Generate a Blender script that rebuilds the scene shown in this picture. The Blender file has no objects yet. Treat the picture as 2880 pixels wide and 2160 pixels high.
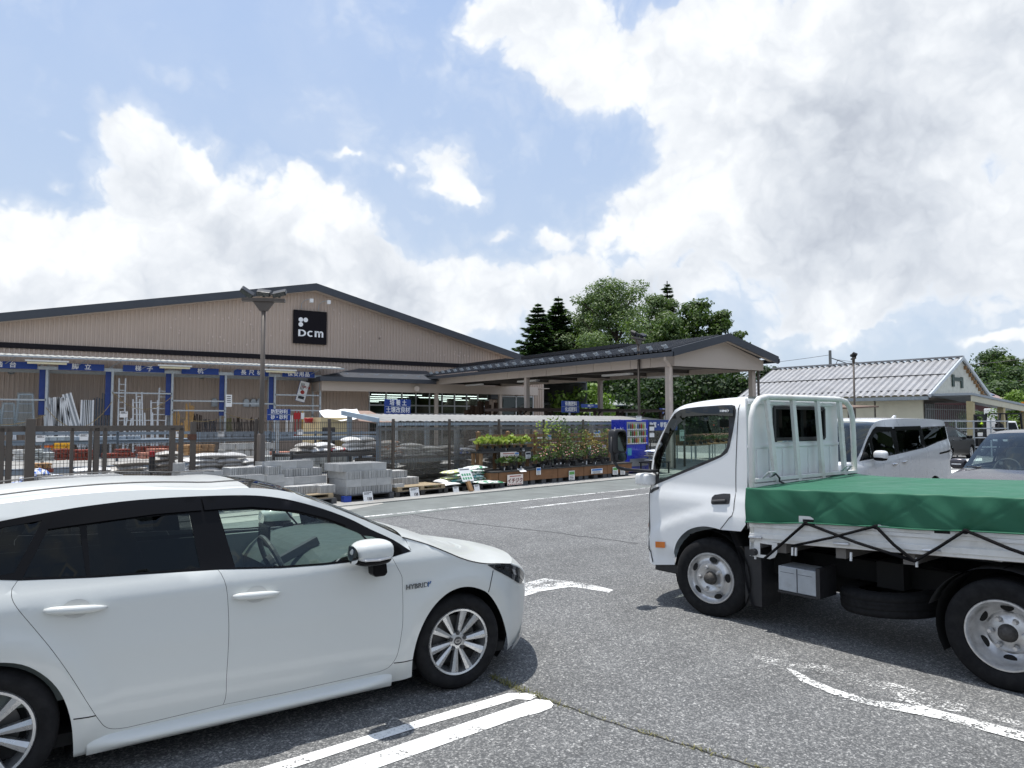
import bpy, math, random
import numpy as np
from mathutils import Vector, Matrix
from mathutils.geometry import delaunay_2d_cdt
R = math.radians
random.seed(7)
rng = np.random.default_rng(5)
S = bpy.context.scene

# ---------------------------------------------------------------- camera
CAM_H, FPX, HEAD, PITCH = 1.75, 2000.0, R(31.2), R(3.0)
cd = bpy.data.cameras.new('camera')
cam = bpy.data.objects.new('camera', cd)
S.collection.objects.link(cam)
cam.location = (0, 0, CAM_H)
cam.rotation_euler = (R(90) + PITCH, 0, -HEAD)
cd.sensor_width = 36.0
cd.lens = 36.0 * FPX / 2880.0
cd.clip_start, cd.clip_end = 0.1, 3000
S.camera = cam
# measuring helpers: a direction seen in the survey photo (2880 x 2160) turned into world positions
FW = Vector((math.sin(HEAD) * math.cos(PITCH), math.cos(HEAD) * math.cos(PITCH), math.sin(PITCH)))
RT = Vector((math.cos(HEAD), -math.sin(HEAD), 0))
UP = RT.cross(FW)
CP = Vector((0, 0, CAM_H))
def ray(x, y): return (FW * FPX + RT * (x - 1440) + UP * (1080 - y)).normalized()
def gp(x, y, z=0.0):
    d = ray(x, y); return CP + d * ((z - CAM_H) / d.z)
def pd(x, y, dep):
    d = ray(x, y); f = Vector((math.sin(HEAD), math.cos(HEAD), 0)); return CP + d * (dep / d.dot(f))
def pp(x, y, P, n):
    d = ray(x, y); n = Vector(n); return CP + d * ((Vector(P) - CP).dot(n) / d.dot(n))

# ---------------------------------------------------------------- light
SUN = Vector((-.06, .19, 1)).normalized()
sd = bpy.data.lights.new('sun', 'SUN'); sd.energy = 4.2; sd.angle = R(0.5); sd.color = (1, .965, .91)
so = bpy.data.objects.new('sun', sd); S.collection.objects.link(so)
so.rotation_euler = SUN.to_track_quat('Z', 'Y').to_euler()
S.view_settings.view_transform = 'Standard'; S.view_settings.look = 'None'
S.view_settings.gamma = 1; S.view_settings.exposure = 0.3
S.cycles.max_bounces = 8; S.cycles.transparent_max_bounces = 24
S.cycles.glossy_bounces = 4; S.cycles.diffuse_bounces = 3
S.cycles.use_denoising = True
S.cycles.sample_clamp_indirect = 6

W = bpy.data.worlds.new('World'); S.world = W; W.use_nodes = True
nt = W.node_tree; nt.nodes.clear()
class N:
    """tiny node-writing helper"""
    def __init__(s, nt): s.nt = nt
    def n(s, t, ins=None, **kw):
        o = s.nt.nodes.new(t)
        for k, v in kw.items(): setattr(o, k, v)
        for k, v in (ins or {}).items():
            if isinstance(v, bpy.types.NodeSocket): s.nt.links.new(v, o.inputs[k])
            else: o.inputs[k].default_value = v
        return o
    def m(s, op, a, b=0.0, c=0.0):
        o = s.n('ShaderNodeMath', {0: a, 1: b, 2: c}, operation=op); return o.outputs[0]
    def noise(s, vec, scale, detail=4, rough=.55, **kw):
        return s.n('ShaderNodeTexNoise', {'Vector': vec, 'Scale': scale, 'Detail': detail, 'Roughness': rough, **kw}).outputs[0]
    def mr(s, v, a, b, c=0.0, d=1.0, smooth=True):
        o = s.n('ShaderNodeMapRange', {0: v, 1: a, 2: b, 3: c, 4: d}, interpolation_type='SMOOTHSTEP' if smooth else 'LINEAR'); return o.outputs[0]
    def mix(s, f, a, b, blend='MIX'):
        o = s.n('ShaderNodeMix', None, data_type='RGBA', blend_type=blend)
        for i, v in ((0, f), (6, a), (7, b)):
            if isinstance(v, bpy.types.NodeSocket): s.nt.links.new(v, o.inputs[i])
            else: o.inputs[i].default_value = v if i == 0 else (*v[:3], 1)
        return o.outputs[2]
    def col(s, v, pts):
        o = s.n('ShaderNodeValToRGB', {0: v}); e = o.color_ramp.elements
        while len(e) < len(pts): e.new(.5)
        for i, (p, c) in enumerate(pts): e[i].position = p; e[i].color = (*c[:3], 1)
        return o.outputs[0]

def build_world():
    w = N(nt)
    co = w.n('ShaderNodeTexCoord').outputs['Generated']
    # slow warp so that cloud outlines billow
    w1 = w.n('ShaderNodeTexNoise', {'Vector': co, 'Scale': 5.0, 'Detail': 5.0, 'Roughness': .6}).outputs['Color']
    off = w.n('ShaderNodeVectorMath', {0: w1, 1: (.5, .5, .5)}, operation='SUBTRACT').outputs[0]
    off = w.n('ShaderNodeVectorMath', {0: off, 'Scale': .13}, operation='SCALE').outputs[0]
    dv = w.n('ShaderNodeVectorMath', {0: co, 1: off}, operation='ADD').outputs[0]
    def azel(v):
        s3 = w.n('ShaderNodeSeparateXYZ', {0: v}).outputs
        az = w.m('ARCTAN2', s3[0], s3[1]); hh = w.m('SQRT', w.m('ADD', w.m('MULTIPLY', s3[0], s3[0]), w.m('MULTIPLY', s3[1], s3[1])))
        el = w.m('ARCTAN2', s3[2], hh)
        return w.n('ShaderNodeCombineXYZ', {0: az, 1: el, 2: 0.0}).outputs[0], el
    ae, _ = azel(dv); _, el = azel(co)
    def blob(cx, cy, rx, ry, rot, wt):
        # a soft ellipse in azimuth / elevation
        d = ray(cx * 1.302, cy * 1.302); a = math.atan2(d.x, d.y); e = math.asin(d.z)
        mp = w.n('ShaderNodeMapping', {0: ae, 1: (a, e, 0), 2: (0, 0, R(rot)), 3: (rx / 1537 * 1.5, ry / 1537 * 1.5, 1)}, vector_type='TEXTURE').outputs[0]
        ln = w.n('ShaderNodeVectorMath', {0: mp}, operation='LENGTH').outputs['Value']
        return w.mr(ln, 0.0, 1.0, wt, 0.0)
    CL = [(1850, 60, 560, 190, 0, 1.1), (1560, 170, 330, 110, -8, .9), (1950, 330, 420, 230, 0, 1.1), (1640, 360, 230, 130, 20, .8),
          (1440, 450, 150, 75, 0, .9), (1560, 540, 260, 60, 0, .5), (1950, 560, 480, 120, 0, .8), (1160, 90, 140, 90, -20, .9), (1130, 20, 150, 60, 0, .8), (1290, 190, 130, 55, 15, .5),
          (1800, 690, 500, 90, 0, .42), (1850, 680, 110, 30, 20, .6), (1530, 615, 30, 24, 0, .7), (1700, 660, 60, 30, 0, .4),
          (130, 530, 270, 80, 0, 1.0), (60, 640, 330, 110, 0, .95), (300, 330, 120, 90, -35, .75), (275, 270, 80, 50, -30, .45), (400, 420, 140, 110, -35, .8), (520, 520, 240, 120, -20, .95),
          (450, 610, 450, 90, 0, .9), (760, 500, 130, 90, -30, .8), (660, 430, 70, 30, 0, .55), (640, 388, 50, 22, 10, .7), (720, 362, 60, 10, 0, .5), (850, 380, 36, 20, -10, .7),
          (945, 360, 105, 62, -15, .95), (985, 428, 95, 26, 0, .8), (910, 470, 30, 12, 0, .6), (1090, 482, 50, 18, 8, .75),
          (1000, 570, 150, 80, 0, .8), (1230, 545, 110, 80, -25, .85), (1195, 492, 34, 30, -40, .6), (1150, 640, 330, 70, 0, .7), (830, 640, 300, 80, 0, .75), (1380, 640, 200, 60, 0, .45),
          (100, 385, 22, 10, 0, .5), (140, 292, 20, 10, 0, .4), (2130, 745, 70, 12, 0, .5)]
    cov = None
    for b in CL:
        v = blob(*b); cov = v if cov is None else w.m('ADD', cov, v)
    # behind the camera and overhead: broken cloud everywhere
    s3 = w.n('ShaderNodeVectorMath', {0: co, 1: tuple(FW)}, operation='DOT_PRODUCT').outputs['Value']
    back = w.mr(s3, .72, .35, 0.0, 1.0)
    nb = w.noise(dv, 2.2, 3)
    cov = w.m('ADD', w.m('MINIMUM', cov, 1.35), w.m('MULTIPLY', back, w.mr(nb, .45, .65, .0, .95)))
    n1 = w.noise(dv, 9.0, 10, .62)
    n2 = w.noise(co, 26.0, 8, .65)
    bil = None                                                   # rounded billows at four sizes
    for sc_, am in ((5.5, .46), (12.0, .28), (26.0, .17), (55.0, .09)):
        b = w.m('MULTIPLY', w.m('ABSOLUTE', w.m('SUBTRACT', w.m('MULTIPLY', w.noise(dv, sc_, 1.0, .5), 2.0), 1.0)), am)
        bil = b if bil is None else w.m('ADD', bil, b)
    den = w.m('ADD', cov, w.m('ADD', w.m('MULTIPLY', w.m('SUBTRACT', bil, .15), 2.6), w.m('ADD', w.m('MULTIPLY', w.m('SUBTRACT', n1, .5), .75), w.m('MULTIPLY', w.m('SUBTRACT', n2, .5), .3))))
    alpha = w.m('MAXIMUM', w.mr(den, .36, .82), w.mr(den, .0, .95, 0.0, .5))
    # grey undersides
    DK = [(1720, 280, 190, 110, 0, .9), (1950, 500, 330, 85, 0, .75), (2120, 110, 300, 150, 0, .8), (1500, 640, 420, 110, 0, .55), (1980, 320, 200, 70, 0, .4),
          (700, 570, 230, 50, 0, .6), (420, 470, 220, 80, -30, .55), (900, 650, 500, 60, 0, .6), (200, 640, 400, 60, 0, .6), (2100, 640, 300, 90, 0, .6), (1800, 420, 200, 60, 0, .5)]
    dk = None
    for b in DK:
        v = blob(*b); dk = v if dk is None else w.m('ADD', dk, v)
    dk = w.m('ADD', dk, w.m('MULTIPLY', back, .4))
    n3 = w.noise(dv, 4.0, 5, .5)
    shade = w.m('ADD', w.m('MULTIPLY', dk, w.mr(n3, .2, .8, .35, 1.2)), w.mr(n1, .55, .35, 0.0, .12))
    shade = w.m('MULTIPLY', w.mr(shade, 0.0, 1.5, 0.0, .78, False), w.mr(den, .45, 1.0, .15, 1.0))
    dn = w.n('ShaderNodeVectorMath', {0: dv, 1: (.012, .0, -.022)}, operation='ADD').outputs[0]
    rel = w.m('SUBTRACT', w.noise(dn, 6.0, 6, .52), w.noise(dv, 6.0, 6, .52))       # relief: the sunny upper left of each billow
    rel2 = w.m('SUBTRACT', w.noise(dn, 3.4, 8, .6), w.noise(dv, 3.4, 8, .6))
    shade = w.m('ADD', shade, w.m('ADD', w.m('MULTIPLY', rel, 1.1), w.m('MULTIPLY', w.m('SUBTRACT', .17, bil), w.mr(den, .5, 1.0, 0.0, 1.5))))
    shade = w.m('MAXIMUM', w.m('MINIMUM', w.m('ADD', w.m('MULTIPLY', shade, 1.0), .27), 1.0), 0.0)
    ccol = w.col(shade, [(0.0, (.97, .99, 1)), (.38, (.76, .79, .83)), (.7, (.60, .64, .70)), (1.0, (.46, .50, .57))])
    ccol = w.n('ShaderNodeVectorMath', {0: ccol, 'Scale': 9.6}, operation='SCALE').outputs[0]
    sky = w.n('ShaderNodeTexSky', sky_type='NISHITA', sun_disc=False, sun_elevation=math.asin(SUN.z), sun_rotation=math.atan2(SUN.x, SUN.y), air_density=1.0, dust_density=1.6, ozone_density=1.2).outputs[0]
    hz = w.mr(el, 0.0, .75, 1.0, .0, False)
    pale = w.mix(hz, (3.3, 4.7, 7.6), (5.2, 6.1, 7.2))
    blue = w.mix(.85, sky, w.mix(w.mr(w.noise(dv, 2.6, 7, .6), .38, .78, 0.0, .3), pale, (6.6, 7.2, 8.2)))
    tot = w.mix(alpha, blue, ccol)
    bg = w.n('ShaderNodeBackground', {0: tot, 1: .1})
    out = w.n('ShaderNodeOutputWorld', {0: bg.outputs[0]})
build_world()
W.cycles.sampling_method = 'MANUAL'; W.cycles.sample_map_resolution = 512

# ---------------------------------------------------------------- materials
def lin(h):
    h = h.lstrip('#'); v = [int(h[i:i + 2], 16) / 255 for i in (0, 2, 4)]
    return tuple(x / 12.92 if x < .04045 else ((x + .055) / 1.055) ** 2.4 for x in v)
MC = {}
def mat(name, c, rough=.6, metal=0.0, var=.12, vs=6.0, bump=0.0, bs=40.0, coat=0.0, spec=.5, emit=None, es=1.0, dirt=0.0, obj=False, dcol=None):
    if name in MC: return MC[name]
    if isinstance(c, str): c = lin(c)
    m = bpy.data.materials.new(name); m.use_nodes = True; t = m.node_tree; t.nodes.clear(); w = N(t)
    b = w.n('ShaderNodeBsdfPrincipled', {'Roughness': rough, 'Metallic': metal})
    b.inputs['Specular IOR Level'].default_value = spec
    if coat: b.inputs['Coat Weight'].default_value = coat; b.inputs['Coat Roughness'].default_value = .04
    co = w.n('ShaderNodeTexCoord').outputs['Object']
    col = None
    if var:
        n = w.noise(co, vs, 6, .6)
        f = w.mr(n, .25, .75, 1 - var, 1 + var, False)
        col = w.n('ShaderNodeVectorMath', {0: (*c[:3],), 'Scale': f}, operation='SCALE').outputs[0]
    if obj:
        rd = w.n('ShaderNodeObjectInfo').outputs['Random']
        src = col if col is not None else w.n('ShaderNodeRGB').outputs[0]
        col = w.n('ShaderNodeVectorMath', {0: src, 'Scale': w.mr(rd, 0, 1, .82, 1.15, False)}, operation='SCALE').outputs[0]
    if dirt:
        n = w.noise(co, vs * .6, 8, .7)
        mk = w.mr(n, .5, .68, 0.0, dirt)
        col = w.mix(mk, col if col is not None else c, dcol or (.12, .1, .08))
    if col is not None: t.links.new(col, b.inputs['Base Color'])
    else: b.inputs['Base Color'].default_value = (*c[:3], 1)
    if var: t.links.new(w.mr(w.noise(co, vs * 2.3, 4), .3, .7, max(.02, rough * .85), min(1, rough * 1.15)), b.inputs['Roughness'])
    if bump:
        bp = w.n('ShaderNodeBump', {'Height': w.noise(co, bs, 6, .6), 'Strength': bump, 'Distance': .01})
        t.links.new(bp.outputs[0], b.inputs['Normal'])
    if emit is not None:
        b.inputs['Emission Color'].default_value = (*(lin(emit) if isinstance(emit, str) else emit), 1); b.inputs['Emission Strength'].default_value = es
    w.n('ShaderNodeOutputMaterial', {0: b.outputs[0]})
    MC[name] = m; return m
def glass(name, tint, refl=1.0, rough=.0):
    if name in MC: return MC[name]
    m = bpy.data.materials.new(name); m.use_nodes = True; t = m.node_tree; t.nodes.clear(); w = N(t)
    fc = w.n('ShaderNodeLayerWeight', {0: .5}).outputs['Facing']
    fr = w.m('MULTIPLY', w.m('ADD', w.m('MULTIPLY', w.m('POWER', fc, 5.0), .9), .045), refl)
    a = w.n('ShaderNodeBsdfTransparent', {0: (*tint, 1)}); g = w.n('ShaderNodeBsdfGlossy', {0: (.9, .95, .95, 1), 1: rough})
    mx = w.n('ShaderNodeMixShader', {0: fr, 1: a.outputs[0], 2: g.outputs[0]})
    w.n('ShaderNodeOutputMaterial', {0: mx.outputs[0]})
    MC[name] = m; return m

# ---------------------------------------------------------------- mesh helpers
COL = S.collection
class MB:
    def __init__(s): s.v = []; s.f = []; s.mi = []; s.k = 0
    def add(s, vs, fs):
        o = len(s.v); s.v += [tuple(p) for p in vs]; s.f += [tuple(i + o for i in f) for f in fs]; s.mi += [s.k] * len(fs); return s
    def box(s, x0, x1, y0, y1, z0, z1):
        s.add([(x0, y0, z0), (x1, y0, z0), (x1, y1, z0), (x0, y1, z0), (x0, y0, z1), (x1, y0, z1), (x1, y1, z1), (x0, y1, z1)],
              [(0, 3, 2, 1), (4, 5, 6, 7), (0, 1, 5, 4), (1, 2, 6, 5), (2, 3, 7, 6), (3, 0, 4, 7)]); return s
    def cb(s, c, sx, sy, sz, M=None):
        x, y, z = c; b = MB().box(-sx / 2, sx / 2, -sy / 2, sy / 2, -sz / 2, sz / 2)
        s.add([(Vector(c) + (M @ Vector(v) if M else Vector(v))) for v in b.v], b.f); return s
    def bar(s, p, q, w, h=None, roll=(0, 0, 1)):
        p, q = Vector(p), Vector(q); h = h or w; d = (q - p); L = d.length
        if L < 1e-6: return s
        d /= L; u = Vector(roll); a = d.cross(u)
        if a.length < 1e-3: a = d.cross(Vector((1, 0, 0)))
        a.normalize(); b = a.cross(d)
        vs = [P + a * i * w / 2 + b * j * h / 2 for P in (p, q) for i, j in ((-1, -1), (1, -1), (1, 1), (-1, 1))]
        s.add(vs, [(0, 1, 2, 3), (7, 6, 5, 4), (0, 4, 5, 1), (1, 5, 6, 2), (2, 6, 7, 3), (3, 7, 4, 0)]); return s
    def tube(s, pts, r, n=8, cap=True):
        pts = [Vector(p) for p in pts]; rs = r if isinstance(r, (list, tuple)) else [r] * len(pts); vs = []; prev = None
        for i, p in enumerate(pts):
            d = (pts[min(i + 1, len(pts) - 1)] - pts[max(i - 1, 0)]).normalized()
            if prev is None:
                a = d.cross(Vector((0, 0, 1)))
                if a.length < .05: a = d.cross(Vector((1, 0, 0)))
            else: a = prev - d * prev.dot(d)
            a.normalize(); prev = a; b = d.cross(a)
            vs += [p + (a * math.cos(t) + b * math.sin(t)) * rs[i] for t in [2 * math.pi * k / n for k in range(n)]]
        fs = [(i * n + k, i * n + (k + 1) % n, (i + 1) * n + (k + 1) % n, (i + 1) * n + k) for i in range(len(pts) - 1) for k in range(n)]
        if cap: fs += [tuple(range(n - 1, -1, -1)), tuple((len(pts) - 1) * n + k for k in range(n))]
        s.add(vs, fs); return s
    def lathe(s, prof, n=32, M=None, a0=0, a1=2 * math.pi):
        # prof = (radius, along) ; axis = Y
        full = abs(a1 - a0 - 2 * math.pi) < 1e-6; m = n if full else n + 1
        vs = [Vector((r * math.cos(a0 + (a1 - a0) * k / n), y, r * math.sin(a0 + (a1 - a0) * k / n))) for r, y in prof for k in range(m)]
        if M: vs = [M @ v for v in vs]
        fs = [(i * m + k, (i + 1) * m + k, (i + 1) * m + (k + 1) % m, i * m + (k + 1) % m) for i in range(len(prof) - 1) for k in range(n)]
        s.add(vs, fs); return s
    def prism(s, poly, off, d):
        # poly = list of 3d points (planar); extruded by vector d, starting from offset vector off
        o = Vector(off); d = Vector(d); n = len(poly); a = [Vector(p) + o for p in poly]; b = [p + d for p in a]
        s.add(a + b, [tuple(range(n - 1, -1, -1)), tuple(range(n, 2 * n))] + [(i, (i + 1) % n, n + (i + 1) % n, n + i) for i in range(n)]); return s
    def grid(s, fn, nu, nv):
        vs = [fn(i / nu, j / nv) for i in range(nu + 1) for j in range(nv + 1)]
        s.add(vs, [(i * (nv + 1) + j, (i + 1) * (nv + 1) + j, (i + 1) * (nv + 1) + j + 1, i * (nv + 1) + j + 1) for i in range(nu) for j in range(nv)]); return s
    def build(s, name, m, parent=None, smooth=False, bevel=0, auto=None):
        me = bpy.data.meshes.new(name); me.from_pydata([tuple(v) for v in s.v], [], s.f)
        for q in (m if isinstance(m, (list, tuple)) else [m]): me.materials.append(q)
        if len(me.materials) > 1: me.polygons.foreach_set('material_index', s.mi)
        me.validate(); me.update()
        if smooth or auto: me.polygons.foreach_set('use_smooth', [True] * len(me.polygons))
        if auto:
            me.set_sharp_from_angle(angle=R(auto))
        o = bpy.data.objects.new(name, me); COL.objects.link(o)
        if parent: o.parent = parent
        if bevel:
            b = o.modifiers.new('bevel', 'BEVEL'); b.width = bevel; b.segments = 2; b.limit_method = 'ANGLE'; b.angle_limit = R(40)
        return o
def tag(o, label, cat, group=None):
    o['label'] = label; o['category'] = cat
    if group: o['group'] = group
    return o
def thing(name, label, cat, loc=(0, 0, 0), rz=0.0, group=None):
    o = bpy.data.objects.new(name, None); o.empty_display_size = .2; COL.objects.link(o)
    o.location = loc; o.rotation_euler = (0, 0, rz); return tag(o, label, cat, group)
def struct(o, label=None, kind='structure'):
    o['kind'] = kind
    if label: o['label'] = label
    return o
KIDS = {}
def dup(root, loc=None, rz=None, label=None, group=None, scale=None):
    def cp(o, par):
        c = o.copy(); COL.objects.link(c)
        if par: c.parent = par
        for ch in o.children: cp(ch, c)
        return c
    c = cp(root, None)
    if loc is not None: c.location = loc
    if rz is not None: c.rotation_euler = (0, 0, rz)
    if label: c['label'] = label
    if group: c['group'] = group
    if scale: c.scale = scale
    return c
def text(s, size, m, parent, M, bold=0.0, name='lettering', sx=1.0, depth=.002, align='CENTER', sp=1.0):
    """lettering as a flat mesh; M places it (text plane = local XY, facing +Z)"""
    heavy = bold; bold = 0 if heavy else bold
    cu = bpy.data.curves.new(name, 'FONT'); cu.body = s; cu.size = size; cu.align_x = align; cu.align_y = 'CENTER'; cu.offset = bold; cu.extrude = depth; cu.resolution_u = 3; cu.space_character = sp
    o = bpy.data.objects.new(name, cu); COL.objects.link(o)
    dg = bpy.context.evaluated_depsgraph_get(); me = bpy.data.meshes.new_from_object(o.evaluated_get(dg))
    bpy.data.objects.remove(o); bpy.data.curves.remove(cu); me.name = name
    if sum(ord(c) > 0x2000 for c in s) or heavy:              # heavier strokes: the outline again, a hair to each side
        vs = [v.co.copy() for v in me.vertices]; fs = [tuple(p.vertices) for p in me.polygons]; k = .017 * size; V = []; F = []
        for i, (dx, dy) in enumerate(((-k, 0), (k, 0), (0, k), (0, -k), (k * .7, k * .7), (-k * .7, -k * .7))): F += [tuple(q + len(V) for q in f) for f in fs]; V += [(v.x + dx, v.y + dy, v.z + i * .0006) for v in vs]
        bpy.data.meshes.remove(me); me = bpy.data.meshes.new(name); me.from_pydata(V, [], F)
    me.transform(Matrix.Diagonal((sx, 1, 1, 1))); me.transform(M); me.materials.clear(); me.materials.append(m)
    o = bpy.data.objects.new(name, me); COL.objects.link(o); o.parent = parent; return o
def face_m(loc, normal_heading=None, rx=90, rz=0.0):
    """matrix putting text upright on a face that looks to local -Y (rz turns it)"""
    return Matrix.Translation(loc) @ Matrix.Rotation(rz, 4, 'Z') @ Matrix.Rotation(R(rx), 4, 'X')
def quads(name, P, U, V, m, parent=None):
    """many small leaf quads at once: centres P, half axes U, V (numpy n x 3)"""
    n = len(P); co = np.empty((n, 4, 3)); co[:, 0] = P - U; co[:, 1] = P - V; co[:, 2] = P + U; co[:, 3] = P + V
    me = bpy.data.meshes.new(name); me.vertices.add(n * 4); me.vertices.foreach_set('co', co.ravel())
    me.loops.add(n * 4); me.loops.foreach_set('vertex_index', np.arange(n * 4)); me.polygons.add(n)
    me.polygons.foreach_set('loop_start', np.arange(0, n * 4, 4)); me.polygons.foreach_set('loop_total', np.full(n, 4))
    me.materials.append(m); me.update(); me.validate()
    o = bpy.data.objects.new(name, me); COL.objects.link(o)
    if parent: o.parent = parent
    return o
def leafmat(name, a, b, var=.5):
    if name in MC: return MC[name]
    m = bpy.data.materials.new(name); m.use_nodes = True; t = m.node_tree; t.nodes.clear(); w = N(t)
    co = w.n('ShaderNodeTexCoord').outputs['Object']; g = w.n('ShaderNodeNewGeometry').outputs['Random Per Island']
    n = w.m('ADD', w.m('MULTIPLY', w.noise(co, .9, 3), .6), w.m('MULTIPLY', g, .4))
    c = w.mix(w.mr(n, .3, .7), a, b)
    d = w.n('ShaderNodeBsdfPrincipled', {'Base Color': c, 'Roughness': .55}); d.inputs['Specular IOR Level'].default_value = .35
    tr = w.n('ShaderNodeBsdfTranslucent', {0: w.mix(1.0, c, (1.1, 1.3, .5), 'MULTIPLY')})
    mx = w.n('ShaderNodeMixShader', {0: .3, 1: d.outputs[0], 2: tr.outputs[0]})
    w.n('ShaderNodeOutputMaterial', {0: mx.outputs[0]}); MC[name] = m; return m
# ---------------------------------------------------------------- ground
LA = R(14)                                         # yard frame: u along the pallets, v towards the shop
LU = Vector((math.cos(LA), math.sin(LA), 0)); LV = Vector((-math.sin(LA), math.cos(LA), 0)); LO = Vector((4.88, 15.01, 0))
def L(a, b, z=0.0): return LO + LU * a + LV * b + Vector((0, 0, z))
def la(x, y, b):
    """yard coordinates (a, z) of a photo point on the vertical plane b"""
    p = pp(x, y, L(0, b), LV); return (p - LO).dot(LU), p.z
LM = Matrix.Translation(LO) @ Matrix.Rotation(LA, 4, 'Z')

def asphalt():
    m = bpy.data.materials.new('asphalt'); m.use_nodes = True; t = m.node_tree; t.nodes.clear(); w = N(t)
    co = w.n('ShaderNodeTexCoord').outputs['Object']
    vo = w.n('ShaderNodeTexVoronoi', {'Vector': co, 'Scale': 120.0, 'Randomness': 1.0})
    st = w.n('ShaderNodeSeparateColor', {0: vo.outputs['Color']}).outputs[0]
    vo2 = w.n('ShaderNodeTexVoronoi', {'Vector': co, 'Scale': 65.0})
    s2 = w.n('ShaderNodeSeparateColor', {0: vo2.outputs['Color']}).outputs[1]
    sp = w.m('ADD', w.m('MULTIPLY', w.mr(st, .35, 1.0), .62), w.m('MULTIPLY', w.mr(s2, .55, 1.0), .38))
    fine = w.noise(co, 240.0, 3, .7)
    base = w.col(w.m('ADD', sp, w.m('MULTIPLY', w.m('SUBTRACT', fine, .5), .5)), [(0.0, (.09, .092, .094)), (.36, (.155, .158, .157)), (.7, (.265, .265, .258)), (1.0, (.47, .465, .45))])
    big = w.noise(co, .22, 6, .6); mid = w.noise(co, 1.7, 6, .65)
    f = w.m('MULTIPLY', w.mr(big, .3, .7, .86, 1.12, False), w.mr(mid, .3, .7, .88, 1.1, False))
    c = w.n('ShaderNodeVectorMath', {0: base, 'Scale': f}, operation='SCALE').outputs[0]
    rt_ = w.n('ShaderNodeMapping', {0: co, 2: (0, 0, R(-12)), 3: (.12, 1.6, 1)}, vector_type='POINT').outputs[0]
    c = w.n('ShaderNodeVectorMath', {0: c, 'Scale': w.mr(w.noise(rt_, 1.0, 5, .6), .3, .7, .88, 1.1, False)}, operation='SCALE').outputs[0]
    # long hairline cracks
    wc = w.n('ShaderNodeVectorMath', {0: co, 1: w.n('ShaderNodeTexNoise', {'Vector': co, 'Scale': .8, 'Detail': 6.0}).outputs['Color']}, operation='ADD').outputs[0]
    v3 = w.n('ShaderNodeTexVoronoi', {'Vector': wc, 'Scale': .17}, feature='DISTANCE_TO_EDGE').outputs['Distance']
    ck = w.mr(v3, .0, .002, .3, 0.0)
    stn = w.mr(w.noise(co, .9, 8, .7), .6, .76, 0.0, .25)
    c = w.mix(stn, c, (.05, .05, .05)); c = w.mix(ck, c, (.035, .035, .035))
    b = w.n('ShaderNodeBsdfPrincipled', {'Base Color': c, 'Roughness': .85}); b.inputs['Specular IOR Level'].default_value = .3
    bp = w.n('ShaderNodeBump', {'Height': w.m('ADD', sp, fine), 'Strength': .55, 'Distance': .006}); t.links.new(bp.outputs[0], b.inputs['Normal'])
    w.n('ShaderNodeOutputMaterial', {0: b.outputs[0]}); return m
ASPH = asphalt()
o = MB().add([(-1500, -1500, 0), (1500, -1500, 0), (1500, 1500, 0), (-1500, 1500, 0)], [(0, 1, 2, 3)]).build('ground', ASPH)
struct(o, 'grey weathered asphalt of the car park')
def sheet(name, pts, z, m, label=None):
    o = MB().add([(p[0], p[1], z) for p in pts], [tuple(range(len(pts)))]).build(name, m); return struct(o, label)
M_lane = mat('lane_coating', (.15, .163, .155), .85, var=.22, vs=1.3, bump=.3, bs=60, dirt=.45, dcol=(.12, .12, .115))
M_conc = mat('concrete_apron', (.33, .325, .30), .9, var=.2, vs=2.0, bump=.3, bs=50, dirt=.35)
M_yard = mat('yard_concrete', (.30, .295, .28), .9, var=.2, vs=.8, dirt=.3)
sheet('road', [L(-14, -2.75), L(-.1, -2.55), L(4.9, -2.45), L(11.5, -2.85), L(24, -3.6), L(24, -.55), L(9.9, -.55), L(0.5, -.62), L(-14, -.66)], .004, M_lane, 'greenish grey coated strip of asphalt along the outdoor stock')
sheet('pavement', [L(-14, -1.35), L(-.85, -1.28), L(.5, -.75), L(.55, -.6), L(-14, -.6)], .008, M_conc, 'pale worn concrete strip in front of the pallets')
sheet('pavement', [L(-16, -.55), L(26, -.5), L(30, 34), L(-16, 34)], .012, M_yard, 'pale concrete floor of the stock yard')
o = MB()
for a, b in ((-14, 0.4), (.4, 11), (11, 24)):
    o.prism([L(a, -.62), L(b, -.62), L(b, -.54), L(a, -.54)], (0, 0, .0), (0, 0, .03))
struct(o.build('kerb', M_conc), 'low concrete edging along the stock yard')

def paint(name, wear, edge=0.0):
    m = bpy.data.materials.new(name); m.use_nodes = True; t = m.node_tree; t.nodes.clear(); w = N(t)
    co = w.n('ShaderNodeTexCoord').outputs['Object']
    n = w.noise(co, 60, 6, .7); n2 = w.noise(co, 3.5, 7, .7)
    v = w.n('ShaderNodeTexVoronoi', {'Vector': w.n('ShaderNodeVectorMath', {0: co, 1: w.n('ShaderNodeTexNoise', {'Vector': co, 'Scale': 9.0, 'Detail': 5.0}).outputs['Color']}, operation='ADD').outputs[0], 'Scale': 4.5}, feature='DISTANCE_TO_EDGE').outputs['Distance']
    ck = w.mr(v, .004, .016, 1.0, 0.0)
    k = w.m('ADD', w.m('MULTIPLY', n, .55), w.m('MULTIPLY', n2, .45))
    hole = w.m('MAXIMUM', w.mr(k, .62 - wear * .3, .66 - wear * .3, 0.0, 1.0), w.m('MULTIPLY', ck, .7))
    b = w.n('ShaderNodeBsdfPrincipled', {'Base Color': w.col(n, [(.2, (.55, .55, .53)), (.55, (.82, .82, .80))]), 'Roughness': .7})
    tr = w.n('ShaderNodeBsdfTransparent'); mx = w.n('ShaderNodeMixShader', {0: hole, 1: b.outputs[0], 2: tr.outputs[0]})
    w.n('ShaderNodeOutputMaterial', {0: mx.outputs[0]}); return m
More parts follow.
